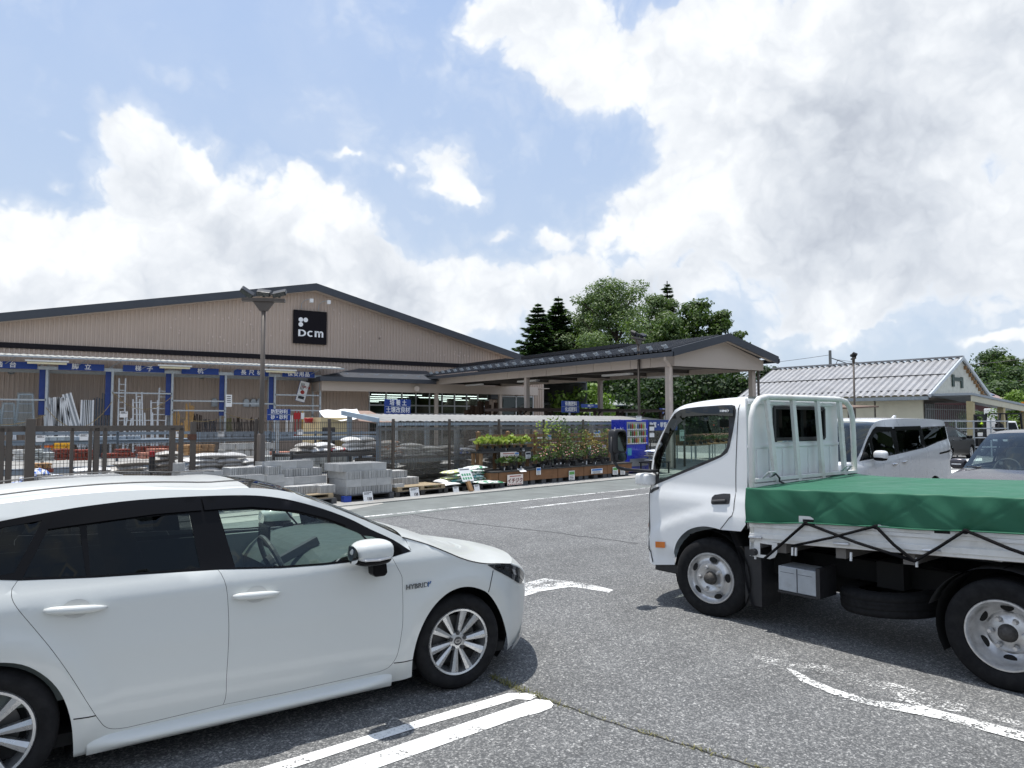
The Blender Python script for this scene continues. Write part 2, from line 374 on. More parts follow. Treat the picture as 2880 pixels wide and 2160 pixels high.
PN, PM, PW = paint('road_paint', .2), paint('road_paint_worn', .44), paint('road_paint_faded', .6)
def outline(pts, r=0.0): return pts
def P2(*q): return [gp(x, y) for x, y in q]
def crp(x0, y0, sc): return lambda x, y: (x0 + x / sc, y0 + y / sc)
c6 = crp(760, 1340, 2.0235); c8 = crp(2080, 1300, 1.929)
def extend(p, q, k): return p + (q - p) * k
# the two stripes beside the wagon (a looped bay marking)
a1, a0 = gp(*c6(1340, 1240)), gp(*c6(0, 1645)); b1, b0 = gp(*c6(1300, 1295)), gp(*c6(235, 1640))
u = (a1 - a0).normalized()
sheet('road_marking', [extend(a1, a0, 2.2), a1 - u * .1, a1 + u * .02, gp(*c6(1480, 1236)), gp(*c6(1530, 1250)), gp(*c6(1480, 1275)), gp(*c6(1400, 1270)), gp(*c6(1270, 1310)), gp(*c6(800, 1445)), gp(*c6(500, 1540)), extend(b1, b0, 2.2)], .004, PN, 'upper white stripe of the parking bay loop')
a1, a0 = gp(*c6(1450, 1290)), gp(*c6(410, 1640)); b1, b0 = gp(*c6(1420, 1375)), gp(*c6(660, 1645))
sheet('road_marking', [extend(a1, a0, 2.6), a1, gp(*c6(1520, 1270)), gp(*c6(1590, 1278)), gp(*c6(1612, 1300)), gp(*c6(1600, 1320)), gp(*c6(1530, 1348)), b1, extend(b1, b0, 3.0)], .004, PN, 'lower white stripe of the parking bay loop')
# lane edge lines in front of the pallets
def strip(p, q, w): d = (q - p).normalized(); n = Vector((-d.y, d.x, 0)) * w / 2; return [p - n, q - n, q + n, p + n]
sheet('road_marking', strip(gp(*c6(400, 246)), L(11.5, -2.9), .11), .008, PM, 'long white line along the stock yard lane')
sheet('road_marking', strip(L(11.5, -2.9), L(26, -3.8), .11), .008, PM, 'far end of the white line along the yard lane')
sheet('road_marking', strip(gp(*c6(1430, 183)), gp(1830, 1388), .12), .004, PM, 'short worn white line beside the truck')
# faded bay mark behind the wagon nose
sheet('road_marking', [gp(*c6(1430, 612)), gp(*c6(1560, 582)), gp(1594, 1635), gp(1640, 1640), gp(1725, 1660), gp(1712, 1668), gp(1640, 1655), gp(1600, 1652), gp(*c6(1540, 655)), gp(*c6(1430, 690))], .004, PM, 'faded white bay mark by the wagon nose')
# bay loop in front of the camera, right
sheet('road_marking', [gp(*c8(250, 1118)), gp(*c8(300, 1130)), gp(*c8(380, 1178)), gp(*c8(520, 1235)), gp(*c8(700, 1290)), gp(*c8(1000, 1330)), gp(*c8(1543, 1468)), gp(*c8(2300, 1640)), gp(*c8(2300, 1700)), gp(*c8(1543, 1520)), gp(*c8(1100, 1400)), gp(*c8(700, 1322)), gp(*c8(500, 1262)), gp(*c8(330, 1190))], .006, PM, 'white curved bay stripe, lower right')
sheet('road_marking', [gp(*c8(60, 1045)), gp(*c8(430, 1098)), gp(*c8(760, 1180)), gp(*c8(1100, 1280)), gp(*c8(1400, 1378)), gp(*c8(2100, 1560)), gp(*c8(2100, 1600)), gp(*c8(1300, 1375)), gp(*c8(1000, 1330)), gp(*c8(740, 1262)), gp(*c8(560, 1190)), gp(*c8(400, 1130)), gp(*c8(150, 1097))], .004, PW, 'faded inner bay stripe, lower right')
for k, (x, y) in enumerate(((2672, 1297), (2672, 1314), (2672, 1328))):
    sheet('road_marking', [gp(x - 10, y - 5), gp(x + 90, y - 9), gp(x + 90, y - 1), gp(x - 10, y + 4)], .004, PN, 'white crossing bar between the van and the dark car')
# dark repair seams
M_seam = mat('tar_seam', (.03, .03, .03), .7)
def seam(pts, w, lab):
    m = MB(); pts = [Vector(p) for p in pts]
    for p, q in zip(pts, pts[1:]): m.add([(a.x, a.y, .003) for a in strip(p, q, w)], [(0, 1, 2, 3)])
    struct(m.build('road_seam', M_seam), lab)
jit = lambda p, s=.03: Vector((p.x + random.uniform(-s, s), p.y + random.uniform(-s, s), 0))
def lerp_pts(P, n): 
    out = []
    for p, q in zip(P, P[1:]): out += [p.lerp(q, i / n) for i in range(n)]
    return out + [P[-1]]
seam([jit(p) for p in lerp_pts([gp(*c6(790, 215)), gp(*c6(1100, 262)), gp(*c6(1619, 320)), gp(1800, 1530)], 12)], .022, 'thin dark crack across the asphalt')
cr = lerp_pts([gp(1380, 1905), gp(1458, 1940), gp(1562, 1979), gp(1822, 2064), gp(2135, 2160), gp(2400, 2240)], 10)
seam([jit(p, .012) for p in cr], .012, 'dark crack with grass growing out of it')
# grass in that crack
M_grass = leafmat('dry_grass', (.16, .16, .06), (.32, .28, .13))
P_, U_, V_ = [], [], []
for i in range(650):
    k = random.random() ** 1.15 * (len(cr) - 1.01); j = int(k); p = cr[j].lerp(cr[j + 1], k - j)
    dens = 1 if k < 20 else .8
    tuft = .5 + .5 * math.sin(k * 1.3)
    if random.random() > .35 + .65 * tuft: continue
    h = random.uniform(.006, .022) * (1.1 if k < 16 else .6); s = .02 if k < 16 else .012
    c = p + Vector((random.gauss(0, s), random.gauss(0, s), h * .8)); an = random.uniform(0, 6.28)
    P_.append(c); U_.append((random.gauss(0, .012), random.gauss(0, .012), h)); V_.append((math.cos(an) * .003, math.sin(an) * .003, 0))
struct(quads('grass', np.array(P_), np.array(U_), np.array(V_), M_grass), 'dry green grass growing in the asphalt crack', 'stuff')

# ---------------------------------------------------------------- the shop
M_wall = mat('beige_cladding', '#b8a698', .6, var=.07, vs=.35, dirt=.10)
M_flat = mat('beige_panel', '#bdb0a4', .6, var=.04, vs=.6)
M_dark = mat('dark_slate_metal', '#3c4047', .45, var=.08, vs=1.0)
M_band = mat('black_band', (.012, .009, .012), .6, var=.05, spec=.2)
M_black = mat('black_plastic', (.02, .02, .022), .5, var=.1)
M_alu = mat('aluminium', (.45, .46, .47), .4, .6, var=.06)
M_galv = mat('galvanised_steel', (.42, .45, .47), .45, .5, var=.15, vs=10)
M_white = mat('white_paint', (.8, .8, .79), .5, var=.04)
M_blue = mat('blue_sign', '#143a88', .45, var=.04)
M_bluesteel = mat('blue_steel', '#1c3f8a', .5, var=.15, vs=4)
M_brown = mat('brown_fence_paint', '#574f48', .5, var=.08, vs=4)
M_wood = mat('brown_wood', '#8a6a48', .75, var=.3, vs=5, bump=.2, bs=30)
M_shopglass = glass('shop_glass', (.5, .56, .56), 1.2)
M_lamp = mat('lit_tube', (.9, .9, .85), .5, var=0, emit=(1, .98, .9), es=5.0)

store = thing('store_building', 'long beige ribbed home centre building with a low dark gable roof', 'building', (0, 42, 0))
def ribs(m, x0, x1, zf, z0, y, pitch=.2, dep=.045, nz=1):
    """vertical trapezoid cladding between x0..x1, top following zf(x)"""
    x = x0; vs = []; prof = [(0, 0), (.45, 0), (.55, dep), (.9, dep), (1.0, 0)]
    while x < x1 - 1e-6:
        for f, d in prof[:-1]: vs.append((min(x + f * pitch, x1), y - d))
        x += pitch
    vs.append((x1, y)); out = []; fs = []
    for i, (a, b) in enumerate(vs): out += [(a, b, z0(a) if callable(z0) else z0), (a, b, zf(a))]
    m.add(out, [(2 * i, 2 * i + 2, 2 * i + 3, 2 * i + 1) for i in range(len(vs) - 1)])
PK, EL, ER = (11.65, 9.87), (-14, 4.84), (28.6, 5.66)
def rooftop(x): return PK[1] + (x - PK[0]) * ((PK[1] - EL[1]) / (PK[0] - EL[0]) if x < PK[0] else (ER[1] - PK[1]) / (ER[0] - PK[0]))
m = MB(); ribs(m, -14, 28, lambda x: rooftop(x) - .3, 5.55, 0, nz=1); m.build('upper_wall', M_wall, store)
m = MB(); ribs(m, -14, 15.1, lambda x: 5.3, 0, 0); ribs(m, 23.6, 28, lambda x: 5.3, 0, 0); ribs(m, 15.1, 23.6, lambda x: 5.3, 3.9, 0)
m.build('lower_wall', M_wall, store)
m = MB(); m.box(28, 28.06, -.02, 50, 0, 5.5); m.build('side_wall', M_flat, store); m = MB(); m.box(-14.06, -14, -.02, 50, 0, 4.7); m.build('side_wall', M_flat, store)
m = MB(); m.box(-14, 28.1, -.09, .03, 5.3, 5.56); m.build('band', M_band, store)
m = MB()
for (xa, za), (xb, zb) in ((EL, PK), (PK, ER)):
    m.prism([(xa, 0, za), (xb, 0, zb), (xb, 0, zb - .42), (xa, 0, za - .42)], (0, -.55, 0), (0, .1, 0))
m.build('fascia', M_dark, store)
m = MB()
for (xa, za), (xb, zb) in ((EL, PK), (PK, ER)):
    m.prism([(xa, 0, za - .02), (xb, 0, zb - .02), (xb, 0, zb - .12), (xa, 0, za - .12)], (0, -.45, 0), (0, 50.5, 0))
m.build('roof', M_dark, store)
m = MB()
for (xa, za), (xb, zb) in ((EL, PK), (PK, ER)):
    m.prism([(xa, 0, za - .35), (xb, 0, zb - .35), (xb, 0, zb - .43), (xa, 0, za - .43)], (0, -.44, 0), (0, .43, 0))
m.build('soffit', M_flat, store)
for x, z in ((11.05, 0), (13.7, 0), (-11, 0)): pass
# small pale vents scattered on the cladding
m = MB(); 
for k in range(60):
    x = random.uniform(4, 22); z = random.uniform(6.0, rooftop(x) - 1.1)
    if 10.2 < x < 12.8: continue
    m.box(x - .04, x + .04, -.055, -.045, z - .05, z + .05)
m.build('wall_fixing', mat('pale_fixing', '#c8b5aa', .5, var=0), store)
# glazed entrance
ex0, ex1 = 15.15, 23.55
m = MB()
xs = [15.15, 16.25, 17.3, 18.25, 19.2, 20.1, 21.0, 21.9, 22.75, 23.55]
for x in xs: m.box(x - .035, x + .035, -.06, .06, 0, 3.85)
for z, h in ((3.85, .07), (2.75, .04), (2.1, .16), (.1, .1)): m.box(ex0, ex1, -.05, .05, z - h, z + h)
m.build('window_frame', M_alu, store)
for a, b in zip(xs, xs[1:]): MB().box(a + .036, b - .036, -.01, .01, .0, 3.8).build('window_pane', M_shopglass, store)
m = MB()
for x in (24.3, 25.7, 27.1): m.box(x - .04, x + .04, -.12, -.03, 0, 3.5)
m.box(24.3, 27.1, -.12, -.03, 3.42, 3.5); m.build('door_frame', M_alu, store)
MB().box(24.35, 27.05, -.08, -.07, 0, 3.4).build('glass_door', glass('green_door_glass', (.12, .22, .16), 1.2), store)
# inside: floor, back wall, gondolas
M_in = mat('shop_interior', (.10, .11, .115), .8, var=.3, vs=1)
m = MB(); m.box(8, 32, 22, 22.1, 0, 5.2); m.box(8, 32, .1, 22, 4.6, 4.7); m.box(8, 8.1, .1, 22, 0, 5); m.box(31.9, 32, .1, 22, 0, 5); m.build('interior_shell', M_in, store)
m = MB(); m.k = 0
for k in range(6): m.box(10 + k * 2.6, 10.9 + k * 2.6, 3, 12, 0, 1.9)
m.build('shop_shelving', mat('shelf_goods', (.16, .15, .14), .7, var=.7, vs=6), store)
for j in range(5):
    for x0 in (12.0, 16.4, 20.8, 25.2):
        t = thing('strip_light', 'lit ceiling strip light inside the shop entrance', 'ceiling light', (x0 + j * .8, 45.0 + j * 4.2, 3.5), group='lit strip lights seen through the shop glazing')
        MB().box(0, 3.6, -.04, .04, 0, .05).build('tube', M_lamp, t); MB().box(0, 3.6, -.04, .04, .05, .07).build('housing', M_in, t)
# lower roof over the entrance
lowY = -2.9
zL = .0
m = MB()
fl = pp(1044, 1068, (0, 42 + lowY, 0), (0, 1, 0)); fr_ = pp(1148, 1069, (0, 42 + lowY, 0), (0, 1, 0)); z1 = fl.z + .06
x0 = pp(905, 1058, (0, 42 + lowY, 0), (0, 1, 0)).x
m.prism([(x0, lowY, z1), (19, lowY, z1), (19, 0, z1 + .75), (x0 + 3.2, 0, z1 + .75)], (0, 0, 0), (0, 0, .05))
m.prism([(x0, lowY, z1), (x0 + 3.2, 0, z1 + .75), (x0, 0, z1 + .05)], (0, 0, 0), (0, 0, .05))
m.build('entrance_roof', M_dark, store)
m = MB(); m.box(x0 - .02, 18.3, lowY - .08, lowY, z1 - .2, z1 + .04); m.box(x0 - .1, x0 - .02, lowY - .08, -.1, z1 - .2, z1 + .04); m.build('entrance_fascia', M_dark, store)
m = MB(); m.box(x0 + 1.6, 26, lowY + .5, lowY + .6, z1 - .72, z1 - .18); m.prism([(x0 + .15, lowY + .5, 0), (x0 + 1.6, lowY + .5, 0), (x0 + 1.6, lowY + .6, 0), (x0 + .15, lowY + 2.6, 0)], (0, 0, z1 - .72), (0, 0, .54)); m.box(x0 + .1, 27, lowY + .6, -.1, z1 - .26, z1 - .22)
m.build('entrance_bulkhead', M_flat, store)
for k in range(7):
    x = x0 + 1.5 + k * .9; MB().bar((x, lowY + .9, z1 + .25), (x + .3, lowY + .9, z1 + .3), .06).build('snow_guard', M_galv, store)
m = MB(); m.lathe([(0, 0), (.16, 0), (.18, .2), (.15, .22), (0, .2)], 12, Matrix.Translation((17.2, lowY + .35, z1 - .5)) @ Matrix.Rotation(R(160), 4, 'Z')); m.build('loudspeaker', M_flat, store)
# roof sign
sg = thing('shop_sign', 'square black sign with white letters and three white dots on the gable wall', 'sign', (11.43, 41.86, 7.28))
MB().box(-.98, .98, -.03, .09, -.98, .98).build('board', mat('sign_black', (.007, .005, .008), .5, var=0, spec=.15), sg)
M_sw = mat('sign_white', (.85, .85, .85), .5, var=0)
def disc(m, x, z, r, y): m.add([(x + r * math.cos(t), y, z + r * math.sin(t)) for t in [2 * math.pi * k / 28 for k in range(28)]], [tuple(range(28))])
for x, z in ((-.56, .42), (-.28, .42), (-.56, .14)): m = MB(); disc(m, x, z, .135, -.036); m.build('dot', M_sw, sg)
# lettering: D c m
def poly(m, pts, y=-.036): m.add([(x, y, z) for x, z in pts], [tuple(range(len(pts)))])
def ring(m, cx, cz, rx, rz, t, a0, a1, n=22, y=-.036, tz=None):
    tz = tz or t
    A = [a0 + (a1 - a0) * k / n for k in range(n + 1)]
    o = [(cx + rx * math.cos(a), y, cz + rz * math.sin(a)) for a in A]; i = [(cx + (rx - t) * math.cos(a), y, cz + (rz - tz) * math.sin(a)) for a in A]
    m.add(o + i, [(k, k + 1, n + 2 + k, n + 1 + k) for k in range(n)])
m = MB(); z0, z1_ = -.56, -.16
poly(m, [(-.70, z0), (-.58, z0), (-.58, z1_), (-.70, z1_)]); ring(m, -.52, (z0 + z1_) / 2, .28, .2, .115, -math.pi / 2, math.pi / 2, tz=.075); poly(m, [(-.60, z0), (-.5, z0), (-.5, z0 + .075), (-.60, z0 + .075)]); poly(m, [(-.60, z1_ - .075), (-.5, z1_ - .075), (-.5, z1_), (-.60, z1_)])
m.build('letter', M_sw, sg)
m = MB(); ring(m, .02, -.38, .2, .18, .1, R(52), R(308), tz=.075); m.build('letter', M_sw, sg)
m = MB(); poly(m, [(.26, z0), (.37, z0), (.37, -.2), (.26, -.2)])
for cx in (.44, .64): ring(m, cx, -.33, .115 + .02, .13, .1, 0, math.pi, 14, tz=.075); poly(m, [(cx + .035, z0), (cx + .135, z0), (cx + .135, -.33), (cx + .035, -.33)])
m.build('letter', M_sw, sg)
for k, x in enumerate((10.91, 11.93)):
    t = thing('wall_spotlight', ('left' if k == 0 else 'right') + ' white gooseneck spotlight above the black sign', 'spotlight', (x, 41.95, 8.45), group='spotlights above the roof sign')
    MB().tube([(0, -.02, -.12), (0, -.06, .2), (.12, -.35, .38), (.38, -.7, .42)], .02, 6).build('arm', M_galv, t)
    MB().box(.3, .48, -.85, -.66, .2, .42).build('lamp_head', M_white, t)
# ---------------------------------------------------------------- walkway canopy
M_roofd = mat('dark_ribbed_roof', '#2d2f34', .4, .25, var=.1, vs=2)
cano = thing('walkway_canopy', 'long dark ribbed gable canopy on beige posts running to the shop door', 'canopy', (18.5, 19.1, 0))
CL_, RISE = 21.4, .25
zt = lambda y, z: z + RISE * y / 24.5
m = MB()
for s in (0, 1):
    # ribbed pitched sheets, ridge in the middle
    n = 82; pitch = CL_ / n; vs = []; 
    for i in range(n + 1):
        for f, hgt in ((0, 0), (.42, 0), (.5, .07), (.62, .07), (.7, 0)):
            y = (i + f) * pitch
            if y > CL_: y = CL_
            for xx, zz in (((-.42, 4.30), (2.43, 5.02)) if s == 0 else ((2.43, 5.02), (5.24, 4.30))): vs.append((xx, y, zt(y, zz) + hgt))
    k = len(vs) // 2; m.add(vs, [(2 * i, 2 * i + 2, 2 * i + 3, 2 * i + 1) for i in range(k - 1)])
m.build('roof', M_roofd, cano)
m = MB()
for (xa, za), (xb, zb) in (((-.45, 4.36), (2.43, 5.08)), ((2.43, 5.08), (5.27, 4.33))):
    m.prism([(xa, 0, za), (xb, 0, zb), (xb, 0, zb - .29), (xa, 0, za - .29)], (0, -.42, 0), (0, .08, 0))
m.build('gable_fascia', M_dark, cano)
for xs_, nm in ((-.5, 'eave_fascia'), (5.24, 'eave_fascia')):
    m = MB(); x = xs_
    m.add([(x, -.42, 4.08), (x + .09, -.42, 4.08), (x + .09, -.42, 4.24), (x, -.42, 4.24), (x, CL_, zt(CL_, 4.08)), (x + .09, CL_, zt(CL_, 4.08)), (x + .09, CL_, zt(CL_, 4.24)), (x, CL_, zt(CL_, 4.24))], [(0, 1, 2, 3), (4, 7, 6, 5), (0, 4, 5, 1), (1, 5, 6, 2), (2, 6, 7, 3), (3, 7, 4, 0)]); m.build(nm, M_dark, cano)
m = MB(); m.prism([(.02, 0, 3.78), (2.4, 0, 3.78), (4.85, 0, 3.78), (4.85, 0, 4.16), (2.43, 0, 4.86), (.02, 0, 4.16)], (0, .0, 0), (0, .1, 0)); m.build('gable_panel', M_flat, cano)
m = MB(); m.prism([(-.4, 0, 4.19), (2.43, 0, 4.90), (5.2, 0, 4.19), (5.2, 0, 4.15), (2.43, 0, 4.86), (-.4, 0, 4.15)], (0, -.34, 0), (0, .33, 0)); m.build('gable_soffit', mat('cream_soffit', '#cdbfb0', .6), cano)
def sl_box(m, x0, x1, y0, y1, z0, z1):
    m.add([(x0, y0, zt(y0, z0)), (x1, y0, zt(y0, z0)), (x1, y1, zt(y1, z0)), (x0, y1, zt(y1, z0)), (x0, y0, zt(y0, z1)), (x1, y0, zt(y0, z1)), (x1, y1, zt(y1, z1)), (x0, y1, zt(y1, z1))], [(0, 3, 2, 1), (4, 5, 6, 7), (0, 1, 5, 4), (1, 2, 6, 5), (2, 3, 7, 6), (3, 0, 4, 7)])
m = MB(); n = 18
for i in range(n):
    y0, y1 = .1 + i * (CL_ - .1) / n, .1 + (i + 1) * (CL_ - .1) / n - .02
    sl_box(m, .02, .1, y0, y1, 3.78, 4.16)
m.build('beam_cladding', M_flat, cano); m = MB(); sl_box(m, 4.77, 4.85, .1, CL_, 3.78, 4.16); m.build('beam_cladding', M_flat, cano)
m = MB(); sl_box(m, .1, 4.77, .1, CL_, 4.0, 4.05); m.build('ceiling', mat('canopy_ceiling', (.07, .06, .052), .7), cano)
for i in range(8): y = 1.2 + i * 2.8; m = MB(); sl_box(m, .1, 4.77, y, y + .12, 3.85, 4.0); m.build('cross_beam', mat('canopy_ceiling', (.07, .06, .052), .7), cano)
for i, y in enumerate((.35, 10.2, 20.6)):
    for x in (.06, 4.6):
        MB().box(x, x + .2, y, y + .2, 0, zt(y, 3.78)).build('post', M_flat, cano)
m = MB(); m.tube([(-.42, .02, 4.12), (-.4, .05, 4.0), (0, .2, 3.75), (0, .22, 3.4), (0, .22, .1)], .055, 8); m.build('downpipe', mat('pale_pipe', '#cabbae', .5), cano)
m = MB(); m.tube([(4.9, .3, 4.0), (4.9, .3, 3.6), (4.9, .3, .1)], .05, 8); m.build('downpipe', M_brown, cano)
for i in range(26):
    y = .3 + i * .82
    g = MB(); g.bar((-.08, y, zt(y, 4.42)), (-.18, y + .02, zt(y, 4.54)), .05, .16); g.bar((-.2, y - .1, zt(y, 4.54)), (-.2, y + .14, zt(y, 4.54)), .05); g.build('snow_guard', M_galv, cano)
m = MB()
for y0, y1 in ((5.2, 13.8), (15.5, 21.3)): sl_box(m, 2.0, 2.85, y0, y1, 5.0, 5.16)
m.build('ridge_vent', M_roofd, cano)
for i, (x, y) in enumerate(((1.5, 4.24), (1.5, 11.5), (1.5, 17.5), (4.2, 4.24))):
    m = MB(); sl_box(m, x, x + .22, y, y + 1.9, 3.7, 3.78); o = m.build('strip_light', M_white, cano)
# ---------------------------------------------------------------- trade rack shelter along the wall
upx = [-4.1, -1.42, 1.28, 3.95, 6.51, 9.04, 11.54]
rack = thing('rack_shelter', 'tall galvanised storage rack with blue end frames and a thin roof along the shop wall', 'storage rack', (0, 40, 0))
for x in upx:
    m = MB(); m.box(x - .05, x + .05, -.05, .05, 0, 4.35); m.build('upright', M_galv, rack)
    m = MB(); m.box(x - .05, x + .05, 1.45, 1.55, 0, 4.5); m.build('upright', M_galv, rack)
    if x < 9.5:
        m = MB(); m.box(x - .30, x - .06, .03, .07, 2.05, 4.18); m.build('end_panel', mat('blue_mesh_panel', '#1a3474', .6, var=.15, vs=3), rack)
    m = MB(); m.bar((x, 0, 1.2), (x, 1.5, 2.2), .04); m.bar((x, 1.5, 1.2), (x, 0, .3), .04); m.build('brace', M_galv, rack)
m = MB(); m.box(upx[0], upx[-1], -.06, .0, 4.18, 4.34); m.box(upx[0], upx[-1], 1.5, 1.55, 4.1, 4.25); m.build('beam', M_galv, rack)
m = MB(); n = 130; vs = []
for i in range(n + 1):
    x = -6 + i * (12.6 + 6) / n; hgt = .03 if i % 2 else 0
    vs += [(x, -1.0, 4.72 + hgt), (x, 1.6, 5.0 + hgt)]
m.add(vs, [(2 * i, 2 * i + 2, 2 * i + 3, 2 * i + 1) for i in range(n)]); m.build('roof_sheet', mat('pale_roof_sheet', '#a9aaa6', .55, var=.12, vs=2), rack)
m = MB()
for i in range(14):
    x = -5.9 + i * 1.4; m.bar((x, -1.0, 4.68), (x, 1.6, 4.94), .05)
    m.bar((x, -.03, 4.34), (x + .5, -.9, 4.66), .03)
m.box(-6, 12.6, -1.02, -.98, 4.66, 4.73); m.box(-6, 12.6, .2, .25, 4.78, 4.84); m.build('roof_rafter', M_galv, rack)
for zz, a, b in ((3.2, 9.04, 11.54), (2.62, 9.04, 11.54), (2.35, 9.04, 11.54), (2.7, 6.51, 9.04), (2.8, 3.95, 6.51), (2.3, 3.95, 6.51), (2.75, -4.1, -1.42), (3.15, 1.28, 3.95)):
    MB().box(a, b, -.05, 0, zz - .035, zz + .035).build('shelf_beam', M_galv, rack)
for k_, (a, b, s, z0, z1) in enumerate(((-4.2, -1.81, '踏  台', 4.2, 4.48), (-.98, .91, '脚  立', 4.2, 4.5), (1.71, 3.56, '梯  子', 4.21, 4.52), (4.35, 6.13, '杭', 4.18, 4.5), (6.89, 8.67, '長 尺 杭', 4.2, 4.5), (9.4, 11.17, '保安用品', 4.2, 4.5))):
    t = thing('hanging_sign', ('leftmost blue aisle sign, above the stepladders', 'blue aisle sign above the leaning white folded ladders', 'blue aisle sign above the extension ladders', 'blue aisle sign with one character, above the short stakes', 'blue aisle sign partly behind the near lamp pole', 'rightmost blue aisle sign, above the advertising board')[k_], 'sign', ((a + b) / 2, 39.85, (z0 + z1) / 2), group='blue aisle signs on the rack shelter')
    MB().box(-(b - a) / 2, (b - a) / 2, 0, .03, -.16, .16).build('board', M_blue, t)
    text(s, .29, M_sw, t, face_m((0, -.006, 0)), 0, sp=1.15)
for i, (xa, xb, z) in enumerate(((-2.25, -.55, 4.5), (3.2, 4.75, 4.5), (8.3, 10.0, 4.48))):
    t = thing('batten_light', ('leftmost', 'middle', 'rightmost')[i] + ' long white tube light hanging under the rack roof', 'light', ((xa + xb) / 2, 39.25, z), group='tube lights under the rack roof')
    h = (xb - xa) / 2
    MB().box(-h, h, -.10, .10, 0, .07).build('housing', M_white, t); MB().tube([(-h + .08, 0, -.06), (h - .08, 0, -.06)], .055, 8).build('tube', mat('unlit_tube', '#d8d0b0', .3), t)
    MB().bar((-h * .7, 0, .05), (-h * .7, .1, .2), .02).bar((h * .7, 0, .05), (h * .7, .1, .2), .02).build('bracket', M_galv, t)
# ropes slung between uprights
M_rope = mat('rope', '#a08a60', .8)
for a, b, z, sag in ((-1.42, 1.28, 2.55, 1.1), (1.28, 3.95, 3.1, .75), (6.51, 9.04, 2.1, .25), (3.95, 6.51, 2.05, .3), (-4.1, -1.42, 1.9, .3)):
    pts = [(a + (b - a) * t / 12, 39.9, z - sag * (1 - (2 * t / 12 - 1) ** 2) + .3 * (t / 12 - .5) * (1 if a < 0 else -.5)) for t in range(13)]
    o = MB().tube(pts, .014, 5).build('rope', M_rope); tag(o, {-1.42: 'slack rope slung in front of the stepladder bay', 1.28: 'slack rope hanging in front of the extension ladders', 6.51: 'slack rope in front of the long stakes bay', 3.95: 'slack rope in front of the short stakes bay', -4.1: 'slack rope in front of the leftmost rack bay'}[a], 'rope', 'ropes across the rack bays')

M_lad = mat('ladder_aluminium', (.62, .64, .66), .4, .3, var=.1, vs=8)
M_wrap = glass('plastic_wrap', (.75, .78, .8), 2.5, .25)
def ladder(x, w, h, lean=0.0, side=0.0, lab='', wrap=False, mt=None, y=40.45, grp='ladders standing in the rack shelter', z0=.05):
    t = thing('ladder', lab, 'ladder', (x, y, z0), group=grp); mt = mt or M_lad
    t.rotation_euler = (-lean, side, 0)
    for sx in (-1, 1): MB().box(sx * w / 2 - .035, sx * w / 2 + .035, -.04, .04, 0, h).build('rail', mt, t)
    z = .25
    while z < h - .1: MB().box(-w / 2, w / 2, -.02, .02, z - .02, z + .02).build('rung', mt, t); z += .3
    return t
def stepladder(x, w, h, lab, wrap, y=40.3):
    t = thing('stepladder', lab, 'stepladder', (x, y, .9), group='A shaped stepladders at the left of the rack')
    for sy in (-1, 1):
        for sx in (-1, 1): MB().bar((sx * w * .5, sy * .32, 0), (sx * w * .32, sy * .04, h), .06, .045).build('leg', M_lad, t)
    k = 5
    for i in range(1, k): f = i / k; MB().box(-w * (.5 - .18 * f), w * (.5 - .18 * f), -.32 + .28 * f - .05, -.32 + .28 * f + .05, h * f - .02, h * f + .02).build('step', M_lad, t)
    MB().box(-w * .34, w * .34, -.09, .09, h, h + .05).build('top_plate', M_lad, t)
    if wrap: MB().prism([(-w * .55, 0, .5), (w * .55, 0, .5), (w * .4, 0, h + .1), (-w * .4, 0, h + .1)], (0, -.34, 0), (0, .02, 0)).build('plastic_bag', M_wrap, t)
k = 0
def rx(x, y=39.95): return pp(x, 1150, (0, y, 0), (0, 1, 0)).x
for i, (xp, w, yt, wr) in enumerate(((-12, .5, 1150, 1), (25, .62, 1134, 1), (73, .8, 1108, 1))):
    p = pp(xp, yt, (0, 40.3, 0), (0, 1, 0)); stepladder(p.x, w, p.z - .95, ('partly cut off stepladder at the far left edge', 'medium wrapped stepladder second from the left', 'tallest plastic wrapped stepladder with a paper label')[i], wr)
LD = [(132, 1137, 1225, .12, .10), (152, 1117, 1225, .16, .06), (166, 1117, 1225, .12, .02), (178, 1118, 1225, .12, .13), (189, 1100, 1225, .14, .27), (240, 1125, 1225, .13, -.01), (252, 1125, 1225, .13, 0)]
for i, (xp, yt, yb, w, sd_) in enumerate(LD):
    p = pp(xp, yt, (0, 40.2, 0), (0, 1, 0))
    t = thing('folded_ladder', ('short white folded ladder leaning beside the upright', 'first of two upright white folded ladders', 'second of two upright white folded ladders', 'white folded ladder leaning slightly right', 'tallest white folded ladder leaning far to the right', 'left white folded ladder by the dark bundle', 'right white folded ladder by the dark bundle')[i], 'ladder', (p.x + .0, 40.2, .0), group='white wrapped folded ladders')
    h = p.z; t.rotation_euler = (0, -sd_, 0); t.location.x = p.x + math.sin(sd_) * h * .98
    w *= 2.3
    for sx in (-1, 0, 1): MB().box(sx * w / 2 - .035, sx * w / 2 + .035, -.06, .06, 0, h).build('rail', mat('white_ladder', (.72, .73, .74), .5, var=.05), t)
    MB().box(-w / 2, w / 2, -.02, .02, 0.1, h - .02).build('label_sleeve', mat('grey_sleeve', (.30, .32, .34), .5, var=.3, vs=12), t)
for i in range(6):
    p = pp(268 + i * 8, 1120 - (12 if i > 2 else 0) - i % 2 * 3, (0, 40.2, 0), (0, 1, 0))
    t = thing('wrapped_ladder', 'dark grey wrapped ladder in the tight bundle left of the upright', 'ladder', (p.x, 40.25, 0), group='dark wrapped ladders bundled by the upright')
    MB().box(-.065, -.02, -.05, .05, 0, p.z).box(.02, .065, -.05, .05, 0, p.z - .03).build('rail', mat('dark_wrapped', (.07, .08, .10), .4, .3, var=.5, vs=9), t)
